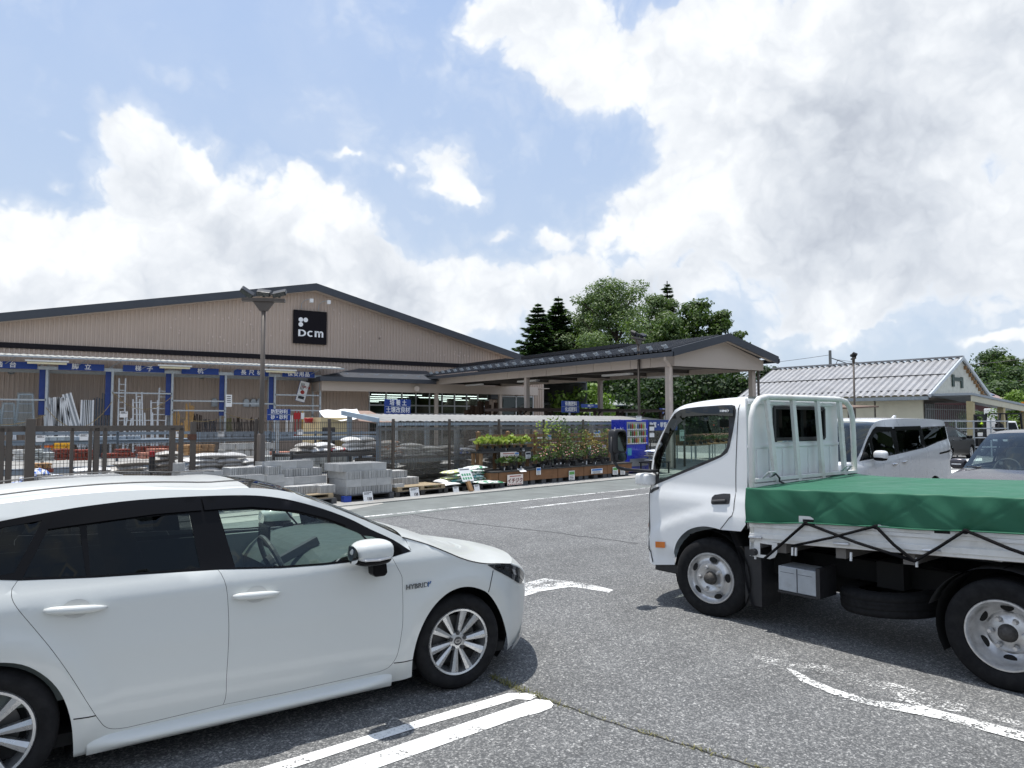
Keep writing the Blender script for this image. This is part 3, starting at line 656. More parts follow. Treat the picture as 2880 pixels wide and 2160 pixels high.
for i, (xp, yt, w, sd_, wr) in enumerate(((345, 1066, .28, 0, 0), (388, 1125, .3, -.02, 0), (400, 1105, .25, -.04, 0), (425, 1163, .35, -.05, 1), (440, 1128, .3, -.03, 1), (455, 1093, .38, .03, 1), (352, 1178, .2, .1, 1))):
    p = pp(xp, yt, (0, 40.3, 0), (0, 1, 0)); ladder(p.x, w, p.z, .03, sd_, ('tallest narrow extension ladder standing upright', 'silver ladder left of the paired extension ladders', 'taller silver ladder of the pair', 'short plastic wrapped ladder leaning inwards', 'mid height ladder beside the short wrapped one', 'tall wide ladder in a plastic bag leaning left', 'small ladder section behind the price card')[i])
M_stake = mat('wood_stake', '#c79f68', .75, var=.25, vs=8); M_dstake = mat('dark_stake', '#3a2e26', .8, var=.3, vs=8); M_bst = mat('navy_pipe', '#1a2438', .5, var=.3, vs=8); M_bam = mat('bamboo', '#6c6a3a', .6, var=.3)
def bundle(name, xa, xb, yt, n, mt, lab, cat, jz=.25, r=.028):
    """a bundle of loose poles standing together: every pole is a part of the bundle"""
    pa, pb = pp(xa, yt, (0, 40.3, 0), (0, 1, 0)), pp(xb, yt, (0, 40.3, 0), (0, 1, 0))
    t = thing(name, lab, cat, ((pa.x + pb.x) / 2, 40.3, 0), group='stakes and poles standing in the rack shelter'); hw = (pb.x - pa.x) / 2
    for i in range(n):
        x = -hw + 2 * hw * (i + .5) / n; h = pa.z - random.random() * jz; l = random.uniform(-.12, .12)
        MB().tube([(x, random.uniform(-.2, .2), .9), (x + l, random.uniform(-.1, .2), h)], r, 6).build('pole', mt, t)
bundle('stake_bundle', 492, 502, 1155, 4, M_stake, 'thin pale wooden stakes beside the upright', 'stakes')
bundle('stake_bundle', 506, 524, 1180, 6, M_stake, 'short pale wooden stakes fanned out', 'stakes', .2)
bundle('stake_bundle', 524, 541, 1128, 8, M_stake, 'tallest bundle of pale wooden stakes', 'stakes', .3)
bundle('stake_bundle', 544, 566, 1164, 10, M_dstake, 'dark brown stakes in an even bundle', 'stakes', .08)
bundle('pipe_bundle', 570, 610, 1177, 14, M_bst, 'navy blue support pipes packed in a row', 'pipes', .2)
bundle('bamboo_bundle', 638, 656, 1172, 7, M_bam, 'olive bamboo poles by the middle upright', 'bamboo poles', .15)
bundle('stake_bundle', 664, 688, 1172, 10, M_dstake, 'dark twiggy stakes left of the lamp pole', 'stakes', .3)
bundle('stake_bundle', 698, 726, 1171, 12, M_dstake, 'dark twiggy stakes behind the lamp pole', 'stakes', .3)
# safety goods
def rodthing(name, x, yt, yb, col, lab, cat, head=None, r=.03):
    p = pp(x, yt, (0, 40.0, 0), (0, 1, 0)); t = thing(name, lab, cat, (p.x, 40.0, .9), group='safety goods under the shelter')
    MB().tube([(0, 0, 0), (0, 0, p.z - .9)], r, 8).build('pole', col, t)
    if head: MB().box(-.09, .09, -.05, .05, p.z - 1.35, p.z - 1.0).build('plate', head, t)
M_red = mat('red_plastic', '#a81c1e', .45, var=.1); M_yel = mat('yellow_plastic', '#d0a021', .45, var=.1)
for i, x in enumerate((808, 817, 822, 805)): rodthing('marker_post', x, 1168, 1210, M_white, ('white marker post', 'taller white marker post', 'rightmost slim white marker post', 'short white marker post')[i] + ' under the shelter', 'marker post')
for i, (x, c) in enumerate(((831, M_red), (840, M_red), (851, M_yel))): rodthing('warning_sign', x, 1156, 1210, c, ('red warning board on a stand', 'second red warning board beside it', 'yellow post with a red and white warning board')[i], 'warning sign', M_white if i == 2 else M_red)
# leaning advert board and wall cards
p = pp(845, 1098, (0, 40.6, 0), (0, 1, 0))
t = thing('banner_board', 'tall narrow advertising board leaning on the rack', 'board', (p.x + .1, 40.5, p.z - .05)); t.rotation_euler = (0, R(14), 0); t.scale = (.6, 1, .56)
MB().box(-.42, .42, 0, .03, -1.05, 1.0).build('board', M_white, t); MB().box(-.45, .45, .03, .06, -1.08, 1.03).build('frame', M_bluesteel, t)
M_ink = mat('dark_ink', (.03, .03, .04), .6, var=0); M_inkr = mat('red_ink', '#9c2a22', .6, var=0)
text('お買い得', .26, M_inkr, t, Matrix.Translation((.2, -.005, .45)) @ Matrix.Rotation(R(90), 4, 'X'), .004, sx=.8)
m = MB(); disc(m, 0, -.1, .2, -.004); m.build('printed_spot', M_inkr, t)
m = MB(); [m.box(-.3 + i * .12, -.24 + i * .12, -.006, -.003, .1, .8) for i in range(3)]; m.box(-.28, .28, -.006, -.003, -.8, -.5); m.build('printed_text', M_ink, t)
p = pp(643, 1127, (0, 39.9, 0), (0, 1, 0)); t = thing('notice_card', 'white notice card hung on the rack upright', 'notice', (p.x, 39.85, p.z))
MB().box(-.16, .16, 0, .02, -.32, .32).build('card', M_white, t); m = MB(); [m.box(-.1, .1, -.004, -.001, .2 - k * .1, .24 - k * .1) for k in range(4)]; m.build('printed_text', M_ink, t)
for i, (x, y) in enumerate(((603, 1128), (692, 1129), (712, 1129), (729, 1129))):
    p = pp(x, y, (0, 41.9, 0), (0, 1, 0)); t = thing('wall_vent', 'grey hooded vent on the shop wall, ' + ('alone in the short stakes bay', 'first of three in a row', 'second of three in a row', 'partly behind the lamp pole')[i], 'vent', (p.x, 41.9, p.z), group='hooded vents on the shop wall')
    MB().lathe([(0, -.12), (.14, -.12), (.17, -.04), (.17, .05)], 14).box(-.16, .16, -.1, .05, -.3, 0).build('hood', M_galv, t)
for i, (x, y) in enumerate(((32, 1044), (567, 1058), (745, 1062))):
    p = pp(x, y, (0, 41.9, 0), (0, 1, 0)); t = thing('loudspeaker', 'small round wall loudspeaker ' + ('above the stepladders', 'above the short stakes', 'right of the lamp pole')[i], 'loudspeaker', (p.x, 41.9, p.z), group='loudspeakers on the shop wall')
    MB().lathe([(0, -.14), (.1, -.1), (.15, -.2), (.16, .02), (0, .02)], 14).build('horn', M_galv, t)
M_red_ = MC['red_plastic']
# ---------------------------------------------------------------- fence, gate, poles
def mesh_panel(name, a0, a1, b, z0, z1, par, dv=.05, dh=.15, r=.0036, m=None):
    q = MB(); n = int((a1 - a0) / dv)
    for i in range(n + 1): a = a0 + i * dv; q.bar((a, b, z0), (a, b, z1), 2 * r)
    z = z0
    while z <= z1 + 1e-4: q.bar((a0, b - .004, z), (a1, b - .004, z), 2.2 * r); z += dh
    q.bar((a0, b - .02, z1 - .03), (a1, b - .02, z1 - .03), .008)
    return q.build(name, m or M_brown, par)
BF = 1.35
fence = thing('mesh_fence', 'long brown welded mesh fence between the stock yard and the lane', 'fence', LO, LA)
FZ = 1.74
fposts = [la(553 + 12, 1190, BF)[0], la(722, 1190, BF)[0], la(928, 1185, BF)[0], la(1108, 1185, BF)[0], la(1266, 1185, BF)[0], la(1405, 1185, BF)[0], la(1531, 1185, BF)[0], la(1642, 1185, BF)[0], la(1745, 1185, BF)[0]]
for a in fposts[1:]: MB().box(a - .03, a + .03, BF, BF + .06, 0, FZ + .07).build('post', M_brown, fence, bevel=.01)
for a, b in zip(fposts, fposts[1:]): mesh_panel('mesh_panel', a + .03, b - .03, BF - .01, .08, FZ, fence)
# gate at the left
gate = thing('sliding_gate', 'brown steel gate with a mesh infill and a tall post, left of the fence', 'gate', LO, LA)
GB = 1.2
def gbox(x, yt, w, b=GB, nm='stile', yb=None, zz=None, par=None):
    a, z = la(x, yt, b); MB().box(a - w / 2, a + w / 2, b, b + .07, .05, z).build(nm, M_brown, par or gate, bevel=.004); return a, z
ga0 = la(-120, 1200, GB)[0]
aT, zT = gbox(88, 1178, .14, GB - .1, 'tall_post')
a2, z2 = la(508, 1193, GB)
gzr = la(300, 1197, GB)[1]
MB().box(ga0, a2 + .05, GB, GB + .07, gzr - .1, gzr).build('top_rail', M_brown, gate)
for x, w in ((5, .09), (28, .08), (205, .05), (257, .05), (274, .09), (298, .06), (487, .1), (512, .08)): gbox(x, 1203, w)
mesh_panel('mesh_infill', ga0, la(490, 1200, GB)[0], GB + .08, .1, gzr - .32, gate, .055, .09, .0033)
aL, zL_ = gbox(546, 1186, .1, GB, 'latch_post')
MB().box(aL - .09, aL + .05, GB - .02, GB + .09, zL_ - .36, zL_ - .25).build('latch', mat('rusty_latch', '#5a3a2c', .7, var=.3, vs=20), gate)
mesh_panel('mesh_panel', aL + .05, fposts[1] - .03, BF - .01, .08, FZ - .0, fence)

def lamp_pole(base, h, lab, rz=0, heads=3, s=1.0):
    t = thing('lamp_pole', lab, 'lamp pole', base, rz, 'brown floodlight poles of the car park')
    MB().tube([(0, 0, 0), (0, 0, h)], [.058, .045], 12).build('pole', M_brown, t, smooth=True)
    MB().lathe([(0, 1.5), (.06, 1.49), (.085, 1.46), (.085, 0)], 16, Matrix.Rotation(R(90), 4, 'X')).build('base_sleeve', M_brown, t, smooth=True)
    m = MB(); m.prism([(-.44, -.05, h), (.44, -.05, h), (.44, -.05, h + .07), (-.44, -.05, h + .07)], (0, -.03, 0), (0, .16, 0)); m.prism([(-.08, 0, h - .2), (.08, 0, h - .2), (.22, 0, h), (-.22, 0, h)], (0, -.05, 0), (0, .1, 0)); m.build('cross_arm', M_brown, t)
    for x, tl in ((-.34, 35), (0, 5), (.32, -15))[:heads]:
        q = MB(); Mx = Matrix.Translation((x, 0, h + .2)) @ Matrix.Scale(.72, 4) @ Matrix.Rotation(R(25), 4, 'X') @ Matrix.Rotation(R(tl), 4, 'Y')
        b = MB().box(-.2, .2, -.16, .16, -.08, .06); q.add([Mx @ Vector(v) for v in b.v], b.f); hd = q.build('floodlight', M_black, t, bevel=.02)
        q = MB(); b = MB().box(-.17, .17, -.175, -.162, -.065, .045); q.add([Mx @ Vector(v) for v in b.v], b.f); q.build('lens', glass('lamp_lens', (.3, .3, .28), 3), hd)
        q = MB(); q.bar((x, 0, h + .1), (x, 0, h + .2), .05); q.build('bracket', M_black, hd)
    return t
a, z = la(735, 1214, 1.1); p = L(a, 1.1); b_, zt_ = la(735, 848, 1.1); lamp_pole(p, zt_, 'nearest tall brown lamp pole with three floodlights in front of the shop', R(-20))
p = pd(1796, 1000, 27.5); lamp_pole((p.x, p.y, 0), 1.75 + (1184.7 - 954) * 27.5 / 2000, 'lamp pole standing before the walkway canopy', R(20), 3)
p = pd(2400, 1000, 36); lamp_pole((p.x, p.y, 0), 1.75 + (1184.7 - 1010) * 36 / 2000, 'far lamp pole in front of the silver roofed building', R(40), 3)

# ---------------------------------------------------------------- concrete blocks and pallets
M_blk = mat('concrete_block', (.42, .42, .41), .9, var=.14, vs=9, bump=.35, bs=90, obj=True)
M_blk2 = mat('old_concrete_block', (.36, .35, .30), .9, var=.2, vs=7, bump=.3, bs=80, obj=True)
BL, BHt, BD = .39, .19, .12
def blockmesh(kind):
    m = MB()
    if kind == 'face':      # long smooth face forward, hollow cores open to the top
        cores = [(-.13, .075), (0, .075), (.13, .075)]
        x = -BL / 2 + .002
        m.box(-BL / 2 + .003, BL / 2 - .003, -BD / 2, -BD / 2 + .027, 0, .165); m.box(-BL / 2 + .003, BL / 2 - .003, BD / 2 - .027, BD / 2, 0, .165)
        for xa, xb in ((-.192, -.165), (-.085, -.045), (.045, .085), (.165, .192)): m.box(xa, xb, -BD / 2 + .027, BD / 2 - .027, 0, .16)
    else:                   # end forward: grooved short face, block runs back
        m.box(-BD / 2 + .004, BD / 2 - .004, -BL / 2 + .02, BL / 2 - .02, 0, .165)
        for xa, xb in ((-BD / 2 + .003, -BD / 2 + .026), (-.008, .008), (BD / 2 - .026, BD / 2 - .003)):
            m.box(xa, xb, -BL / 2, -BL / 2 + .02, 0, .165); m.box(xa, xb, BL / 2 - .02, BL / 2, 0, .165)
    return m
BM = {}
for k in ('face', 'end'):
    o = blockmesh(k).build('concrete_block', M_blk); BM[k] = o.data; bpy.data.objects.remove(o)
bcount = [0]
def block(kind, a, b, z, lab, grp, m=None, rz=0, sc=None):
    bcount[0] += 1
    me = BM[kind]
    if m:
        key = (kind, m.name)
        if key not in BM: BM[key] = me.copy(); BM[key].materials.clear(); BM[key].materials.append(m)
        me = BM[key]
    o = bpy.data.objects.new('concrete_block', me); COL.objects.link(o); o.location = L(a, b, z); o.rotation_euler = (0, 0, LA + rz + random.uniform(-.008, .008)); tag(o, lab, 'concrete block', grp)
    if sc: o.scale = sc
    return o
def row(a0, a1, b, z, kind, lab, grp, depth=1, m=None, dy=None):
    """one course of blocks, front faces on plane b"""
    st = BL if kind == 'face' else BD; n = max(1, round((a1 - a0) / st)); d = (BD if kind == 'face' else BL)
    for j in range(depth):
        for i in range(n): block(kind, a0 + st * (i + .5), b + d * (j + .5) + random.uniform(-.004, .004), z, lab, grp, m)
M_pal = mat('grey_pallet', '#4a4b4d', .8, var=.25, vs=6, bump=.2); M_palw = mat('wood_pallet', '#9a8a70', .85, var=.3, vs=6, bump=.2)
def pallet(a, b, w, d, lab, z=0, mt=None, grp='pallets along the stock yard edge', h=.13):
    t = thing('pallet', lab, 'pallet', L(a, b, z), LA, grp); mt = mt or M_pal
    for x in (-w / 2 + .06, 0, w / 2 - .06):
        MB().box(x - .06, x + .06, -d / 2, d / 2, .02, h - .02).build('bearer', mt, t)
    m = MB(); n = 7
    for i in range(n): y = -d / 2 + d * (i + .5) / n; m.box(-w / 2, w / 2, y - d / n * .4, y + d / n * .4, h - .02, h)
    m.build('deck', mt, t); MB().box(-w / 2, w / 2, -d / 2, -d / 2 + .1, 0, .02).box(-w / 2, w / 2, d / 2 - .1, d / 2, 0, .02).build('bottom_board', mt, t); return t
k3 = crp(800, 1150, 5.027); k2 = crp(400, 1150, 5.267)
LH = .168
# the tall central stack
G0 = 'blocks of the tall stack beside the lane'
A0 = la(*k3(875, 1200), .06)[0]; A1 = la(*k3(1450, 1160), .06)[0]; nA = 3; A1 = A0 + 3 * BL
pallet((A0 + A1) / 2, .52, 1.25, 1.05, 'grey pallet under the tallest block stack, with a blue corner block', h=.15)
row(A0, A1, .06, .15, 'end', 'grey hollow block standing end on in the bottom course of the tall stack', G0, 2)
row(A0, A1, .06, .15 + LH, 'face', 'grey hollow block laid lengthways in the second course of the tall stack', G0, 6)
row(A0, A1, .06, .15 + 2 * LH, 'end', 'grey hollow block standing end on in the third course of the tall stack', G0, 2)
row(A0 - .1, A0 - .1 + 2.6 * BL, .10, .15 + 3 * LH, 'face', 'grey hollow block lying in the top course of the tall stack', G0, 6)
o = MB().box(-.09, .09, -.06, .06, 0, .14).build('corner_block', mat('blue_plastic', '#1b3f9c', .5), None); o.location = L(A0 - .02, .03, 0); o.rotation_euler.z = LA; tag(o, 'small blue plastic block at the corner of the tall stack pallet', 'plastic block')
# left neighbours, stepping down under the wagon roof line
G1 = 'blocks of the low stacks left of the tall stack'
pallet(A0 - .95, .45, 1.3, 1.0, 'grey pallet under the low block stack left of the tallest one')
pallet(A0 - .95, .45, 1.2, .9, 'bare wooden pallet lying on the grey pallet left of the tallest stack', .13, M_palw, h=.1)
row(A0 - 1.55, A0 - .35, .25, .23, 'end', 'block standing end on in the bottom course left of the tall stack', G1, 1)
row(A0 - .62, A0 - .62 + .36, .08, .23, 'end', 'small group of end on blocks in front of the low stack', G1, 1)
row(A0 - 1.85, A0 - .3, .62, .23, 'end', 'block standing end on in the second row of the low stack', G1, 1)
row(A0 - 2.1, A0 - .15, .62, .23 + LH, 'face', 'block laid lengthways in the middle course of the low stack', G1, 3)
row(A0 - 2.0, A0 - .2, .75, .23 + 2 * LH, 'end', 'block standing end on in the third course of the low stack', G1, 1)
row(A0 - 1.55, A0 - .35, .8, .23 + 3 * LH, 'face', 'block lying in the top course of the low stack', G1, 3)
# far left stacks behind the wagon roof
G2 = 'blocks of the stacks behind the wagon roof'
Bq = la(*k2(1460, 1090), .3)[0]; Be = la(*k2(2130, 1090), .3)[0]
zc = la(*k2(1700, 990), .3)[1]
pallet((Bq + Be) / 2, .8, Be - Bq, 1.0, 'grey pallet behind the wagon roof below the lamp pole')
for j in range(3): row(Bq - .25, Be, .3, zc - (j + 1) * LH, 'face', 'block laid lengthways in the stack just behind the wagon roof', G2, 3 if j == 0 else 1)
row(Bq - .15, Bq - .15 + .12 * 9, .45, zc, 'end', 'block standing end on in the upper course by the lamp pole', G2, 1)
row(Be - .4, Be - .15, .3, zc, 'end', 'pair of blocks at the right end of the upper course', G2, 1)
block('face', Bq + .75, .5, zc + LH, 'single block lying loose on top of the stack by the lamp pole', G2, sc=(1, 1, .55))
Cq = la(*k2(600, 1030), .3)[0]; Ce = la(*k2(1290, 1000), .3)[0]; zc2 = la(*k2(900, 925), .3)[1]
pallet((Cq + Ce) / 2, .8, Ce - Cq, 1.0, 'grey pallet behind the wagon roof by the latch post')
for j in range(3): row(Cq - .03, Ce, .3, zc2 - (j + 1) * LH, 'face', 'block laid lengthways in the stack by the latch post', G2, 4 if j == 0 else 1)
row(Ce - .55, Ce + .45, .1, zc2 - 1.6 * LH, 'face', 'block in the low strip between the two stacks', G2, 1)
block('end', Cq - .0, .5, zc2, 'single block standing on the stack by the latch post', G2, sc=(1.35, .5, 1))

Dq, Dz = la(128, 1345, .3); De = la(317, 1342, .3)[0]
pallet((Dq + De) / 2, .8, De - Dq, 1.0, 'grey pallet at the far left behind the wagon roof')
for j in range(2): row(Dq, De, .3, Dz - (j + 1) * LH, 'face', 'block in the low row at the far left, seen over the wagon roof', G2, 4 if j == 0 else 1)
# right of the tall stack
G3 = 'blocks of the low stack right of the tall stack'
E0 = A1 + .06; E1 = la(*k3(1890, 1080), .5)[0]
pallet((E0 + E1) / 2 + .28, .5, E1 - E0 + .5, 1.0, 'dark plastic pallet right of the tall stack', mt=M_black)
pallet((E0 + E1) / 2 + .28, .42, E1 - E0 + .35, .8, 'white wooden pallet on the dark one right of the tall stack', .13, M_palw, h=.1)
row(E0, E0 + BL, .6, .23, 'face', 'block lengthways in the lower course right of the tall stack', G3); row(E0 + BL, E1, .55, .23, 'end', 'block end on in the lower course right of the tall stack', G3)
row(E0, E0 + .8, .65, .23 + LH, 'end', 'block in the upper course right of the tall stack', G3)
block('face', E0 + .2, .15, .23, 'small hollow block lying alone on the wooden pallet', G3, sc=(.7, 1, .45))
# ---------------------------------------------------------------- sacks
def sackmesh(w=.62, d=.4, h=.11, seed=0, puff=1.0):
    rr = random.Random(seed); m = MB(); nu, nv = 14, 10; ph = [rr.uniform(0, 6.28) for _ in range(6)]
    def f(u, v, s):
        x, y = (u - .5) * 2, (v - .5) * 2
        e = max(0, (1 - abs(x) ** 2.6)) ** .5 * max(0, (1 - abs(y) ** 2.4)) ** .5
        wr = 1 + .10 * math.sin(x * 5 + ph[0]) * math.sin(y * 4 + ph[1]) + .07 * math.sin(x * 11 + y * 6 + ph[2])
        px_ = x * w / 2 * (1 - .05 * (1 - e)) + .012 * math.sin(y * 6 + ph[3]); py = y * d / 2 * (1 + .06 * math.cos(x * 3 + ph[4]))
        return (px_, py, h / 2 + s * h / 2 * e * wr * puff - .02 * (x * x) * .6)
    m.grid(lambda u, v: f(u, v, 1), nu, nv); m.grid(lambda u, v: f(1 - u, v, -1), nu, nv); return m
def sackmat(name, c, c2=None, k=.55, sc=7.0, rough=.45):
    m = bpy.data.materials.new(name); m.use_nodes = True; t = m.node_tree; t.nodes.clear(); w = N(t)
    co = w.n('ShaderNodeTexCoord').outputs['Object']; rd = w.n('ShaderNodeObjectInfo').outputs['Random']
    v = w.n('ShaderNodeVectorMath', {0: co, 1: w.n('ShaderNodeCombineXYZ', {0: rd, 1: rd, 2: rd}).outputs[0]}, operation='ADD').outputs[0]
    n = w.noise(v, sc, 2, .4); f = w.mr(n, k, k + .04)
    cc = w.mix(f, c, c2 or c)
    b = w.n('ShaderNodeBsdfPrincipled', {'Base Color': cc, 'Roughness': rough}); bp = w.n('ShaderNodeBump', {'Height': w.noise(co, 16, 5, .6), 'Strength': .35, 'Distance': .02}); t.links.new(bp.outputs[0], b.inputs['Normal'])
    w.n('ShaderNodeOutputMaterial', {0: b.outputs[0]}); return m
SK = {'white': sackmat('white_sack', (.72, .72, .71), (.5, .5, .5), .62), 'clear': sackmat('clear_gravel_sack', (.34, .32, .29), (.5, .49, .46), .6), 'grey': sackmat('grey_sack', (.16, .155, .145), (.25, .24, .23), .6),
      'green': sackmat('green_white_sack', (.7, .72, .7), (.04, .25, .12), .55, 9), 'lime': sackmat('lime_sack', (.62, .7, .25), (.7, .7, .68), .5, 9), 'blue': sackmat('blue_white_sack', (.65, .68, .72), (.05, .14, .5), .55, 8), 'red': sackmat('red_white_sack', (.7, .68, .66), (.5, .06, .08), .52, 8),
      'orange': sackmat('orange_white_sack', (.7, .68, .64), (.6, .22, .06), .52, 8), 'teal': sackmat('teal_white_sack', (.6, .72, .7), (.1, .4, .42), .5, 8), 'dark': sackmat('dark_olive_sack', (.05, .055, .045), (.12, .12, .1), .6)}
SM = []
for i in range(3): o = sackmesh(seed=i).build('sack', SK['white'], smooth=True); SM.append(o.data); bpy.data.objects.remove(o)
SMC = {}
def sack(P, kind, lab, grp, rz=0.0, sc=(1, 1, 1), tilt=(0, 0)):
    i = random.randrange(3); key = (i, kind)
    if key not in SMC: SMC[key] = SM[i].copy(); SMC[key].materials.clear(); SMC[key].materials.append(SK[kind])
    o = bpy.data.objects.new('sack', SMC[key]); COL.objects.link(o); o.location = P; o.rotation_euler = (tilt[0], tilt[1], LA + rz); o.scale = sc; tag(o, lab, 'sack', grp); return o
def pile(a0, a1, b, z0, ny, kind, lab, grp, w=.6, h=.1, top=None, jit=.05, sc=1.0, d=1, lf='in'):
    """a pile of sacks: ny layers, as many side by side as fit"""
    n = max(1, int(round((a1 - a0) / w))); st = (a1 - a0) / n
    for q in range(d):
        for j in range(ny):
            off = (j % 2) * .5 * st * .4
            for i in range(n):
                if j >= ny - 1 and top and random.random() > top: continue
                sack(L(a0 + st * (i + .5) + off + random.uniform(-jit, jit), b + q * .42 + random.uniform(-.03, .03), z0 + j * h), kind if isinstance(kind, str) else random.choice(kind), lab[min(j * len(lab) // ny, len(lab) - 1)] if isinstance(lab, (list, tuple)) else lab, grp, random.uniform(-.12, .12), (st / .6 * sc, 1, h / .1 * 1.05), (random.uniform(-.05, .05), random.uniform(-.06, .06)))
def apos(x, y, b): return la(x, y, b)
# piles behind the fence, left to right
def PL(x0, x1, ytop, ybot, b, kind, lab, grp, w=.62, n=None, **kw):
    a0, zt1 = la(x0, ytop, b); a1, _ = la(x1, ytop, b); _, zb = la(x0, ybot, b); zb = max(zb, .1); h = .1
    n = n or max(1, int(round((zt1 - zb) / h))); pile(a0, a1, b, zb, n, kind, lab, grp, w=w, h=(zt1 - zb) / n, **kw)
PL(298, 412, 1298, 1420, 2.2, 'clear', ['clear gravel sack in the lower part of the tall pile behind the gate', 'pale gravel sack on top of the tall pile behind the gate'], 'gravel sacks piled behind the gate', w=.75)
PL(420, 490, 1272, 1420, 2.3, 'clear', ['gravel sack low in the pile behind the gate end', 'gravel sack on top of the pile behind the gate end'], 'gravel sacks piled behind the gate', w=.7)
PL(185, 292, 1318, 1400, 2.2, 'white', 'white sack in the loose pile behind the gate infill', 'white sacks behind the gate', w=.5)
PL(20, 140, 1340, 1400, 2.0, 'blue', 'blue and white sack low behind the tall gate post', 'blue and white sacks at the far left')
PL(92, 140, 1322, 1345, 1.9, 'blue', 'blue printed sack heaped on top behind the tall gate post', 'blue and white sacks at the far left', w=.5)
a, z = la(436, 1266, 1.28); t = thing('hand_pump', 'black upright pump with a red cap standing behind the gate mesh', 'pump', L(a, 1.45), LA)
MB().tube([(0, 0, 0), (0, 0, .8), (.02, 0, z - .25)], .022, 8).box(-.04, .05, -.04, .04, z - .45, z - .12).build('body', M_black, t); MB().lathe([(0, .12), (.05, .1), (.06, 0), (0, 0)], 12, Matrix.Translation((0, 0, z - .13)) @ Matrix.Rotation(R(90), 4, 'X')).build('cap', M_red_, t); MB().box(.03, .28, -.1, .1, .42, .58).build('red_housing', M_red_, t)
PL(515, 612, 1278, 1330, 2.3, 'white', 'white sack on the pile behind the latch post', 'white sacks between the latch post and the lamp pole', w=.6)
PL(605, 672, 1276, 1330, 2.3, 'white', 'white sack on the pile in the middle of that fence bay', 'white sacks between the latch post and the lamp pole', w=.65)
PL(560, 720, 1296, 1400, 2.6, 'clear', 'grey gravel sack under the white sacks', 'gravel sacks low behind the fence', w=.8)
PL(672, 722, 1292, 1330, 2.2, 'white', 'white sack sloping down beside the lamp pole', 'white sacks between the latch post and the lamp pole', w=.6)
# raised racks of sacks right of the lamp pole
def steel_rack(x0, x1, b, zs, lab, mt=None, d=.9, top=None):
    a0 = la(x0, 1250, b)[0]; a1 = la(x1, 1250, b)[0]; t = thing('steel_shelf', lab, 'shelf', L(a0, b), LA, 'low steel shelves in the stock yard'); mt = mt or M_galv; w = a1 - a0; H_ = top or (max(zs) + .06)
    for x in (0, w):
        for y in (0, d): MB().box(x - .03, x + .03, y - .03, y + .03, 0, H_).build('upright', mt, t)
    for z in zs: MB().box(0, w, -.03, 0, z - .1, z).box(0, w, d, d + .03, z - .1, z).box(0, w, 0, d, z - .03, z).build('shelf_board', mt, t)
    return t
zA = la(900, 1275, 2.2)[1]
steel_rack(820, 1068, 2.2, (zA,), 'black plastic topped rack carrying gravel sacks right of the lamp pole', M_pal)
for i, (xa, xb, n, k_) in enumerate(((835, 880, 2, 'clear'), (880, 932, 2, 'white'), (938, 985, 1, 'red'), (975, 1062, 3, 'white'))):
    a0, a1 = la(xa, 1275, 2.3)[0], la(xb, 1275, 2.3)[0]
    pile(a0, a1, 2.5, zA, n, k_, ['sack with a grey print at the left end of the black rack', 'white gravel sack in the middle of the black rack', 'red printed sack on the black rack', 'white sack in the high heap at the right of the black rack'][i], 'sacks on the black rack', w=.55, h=.12)
# ---- goods deeper in the yard: bricks, paving, blocks on blue-grey shelving
M_bgs = mat('blue_grey_steel', '#76828d', .5, .2, var=.12, vs=4)
Z1, Z2 = la(300, 1240, 8)[1], la(300, 1222, 8)[1]
for i, (x0, x1) in enumerate(((-60, 120), (120, 330), (330, 545), (545, 760), (760, 930), (930, 1060))):
    t = steel_rack(x0, x1, 8.0, (.5, Z1 + .02), ('first', 'second', 'third', 'fourth', 'fifth', 'sixth')[i] + ' blue grey shelf from the left, across the middle of the yard', M_bgs, 1.0, la(x0, 1214, 8)[1])
    a1 = la(x1, 1250, 8)[0] - la(x0, 1250, 8)[0]
    zt2 = la(x0, 1215, 8)[1]
    MB().box(0, a1, -.03, 0, zt2 - .08, zt2).box(0, a1, -.03, 0, zt2 - .28, zt2 - .22).build('guard_rail', M_bgs, t)
M_misc = {'lg': mat('grey_slab', (.42, .44, .43), .8, var=.2, vs=4, obj=True), 'or': mat('orange_goods', '#e8701c', .6, var=.1), 'ye': mat('yellow_goods', '#f0b020', .6, var=.1), 'br': mat('red_brick', '#7d3a2c', .85, var=.2, vs=6, obj=True), 'tan': mat('tan_brick', '#a5815a', .85, var=.2, vs=6, obj=True), 'wh': mat('white_slab', (.62, .61, .58), .8, var=.15, obj=True), 'gr': mat('steel_goods', (.33, .37, .41), .5, .3, var=.3, vs=8, obj=True), 'pk': mat('pinkish_brick', '#b9806c', .85, var=.2, obj=True)}
def goods(x0, x1, y0, y1, b, key, n, lay, name, lab, cat, grp, gap=.01, d=.4):
    """a stack of bricks or slabs: n columns x lay layers, each piece its own thing"""
    a0, zt1 = la(x0, y0, b); a1, _ = la(x1, y0, b); _, zb = la(x0, y1, b); w = (a1 - a0) / n; h = (zt1 - zb) / lay
    o0 = None
    for j in range(lay):
        for i in range(n):
            if o0 is None: o0 = MB().box(-w / 2 + gap, w / 2 - gap, -d / 2, d / 2, gap * .4, h - gap * .4).build(name, M_misc[key], bevel=.006); o = o0
            else: o = o0.copy(); COL.objects.link(o)
            o.location = L(a0 + w * (i + .5) + random.uniform(-.012, .012), b + .3 + random.uniform(-.03, .03), zb + h * j); o.rotation_euler = (0, 0, LA + random.uniform(-.02, .02)); tag(o, lab, cat, grp)
goods(124, 207, 1245, 1260, 7.9, 'or', 5, 1, 'plastic_crate', 'bright orange crate on the shelf behind the gate', 'crate', 'orange and yellow crates behind the gate')
goods(155, 207, 1246, 1268, 7.8, 'ye', 3, 2, 'plastic_crate', 'yellow crate beside the orange ones behind the gate', 'crate', 'orange and yellow crates behind the gate')
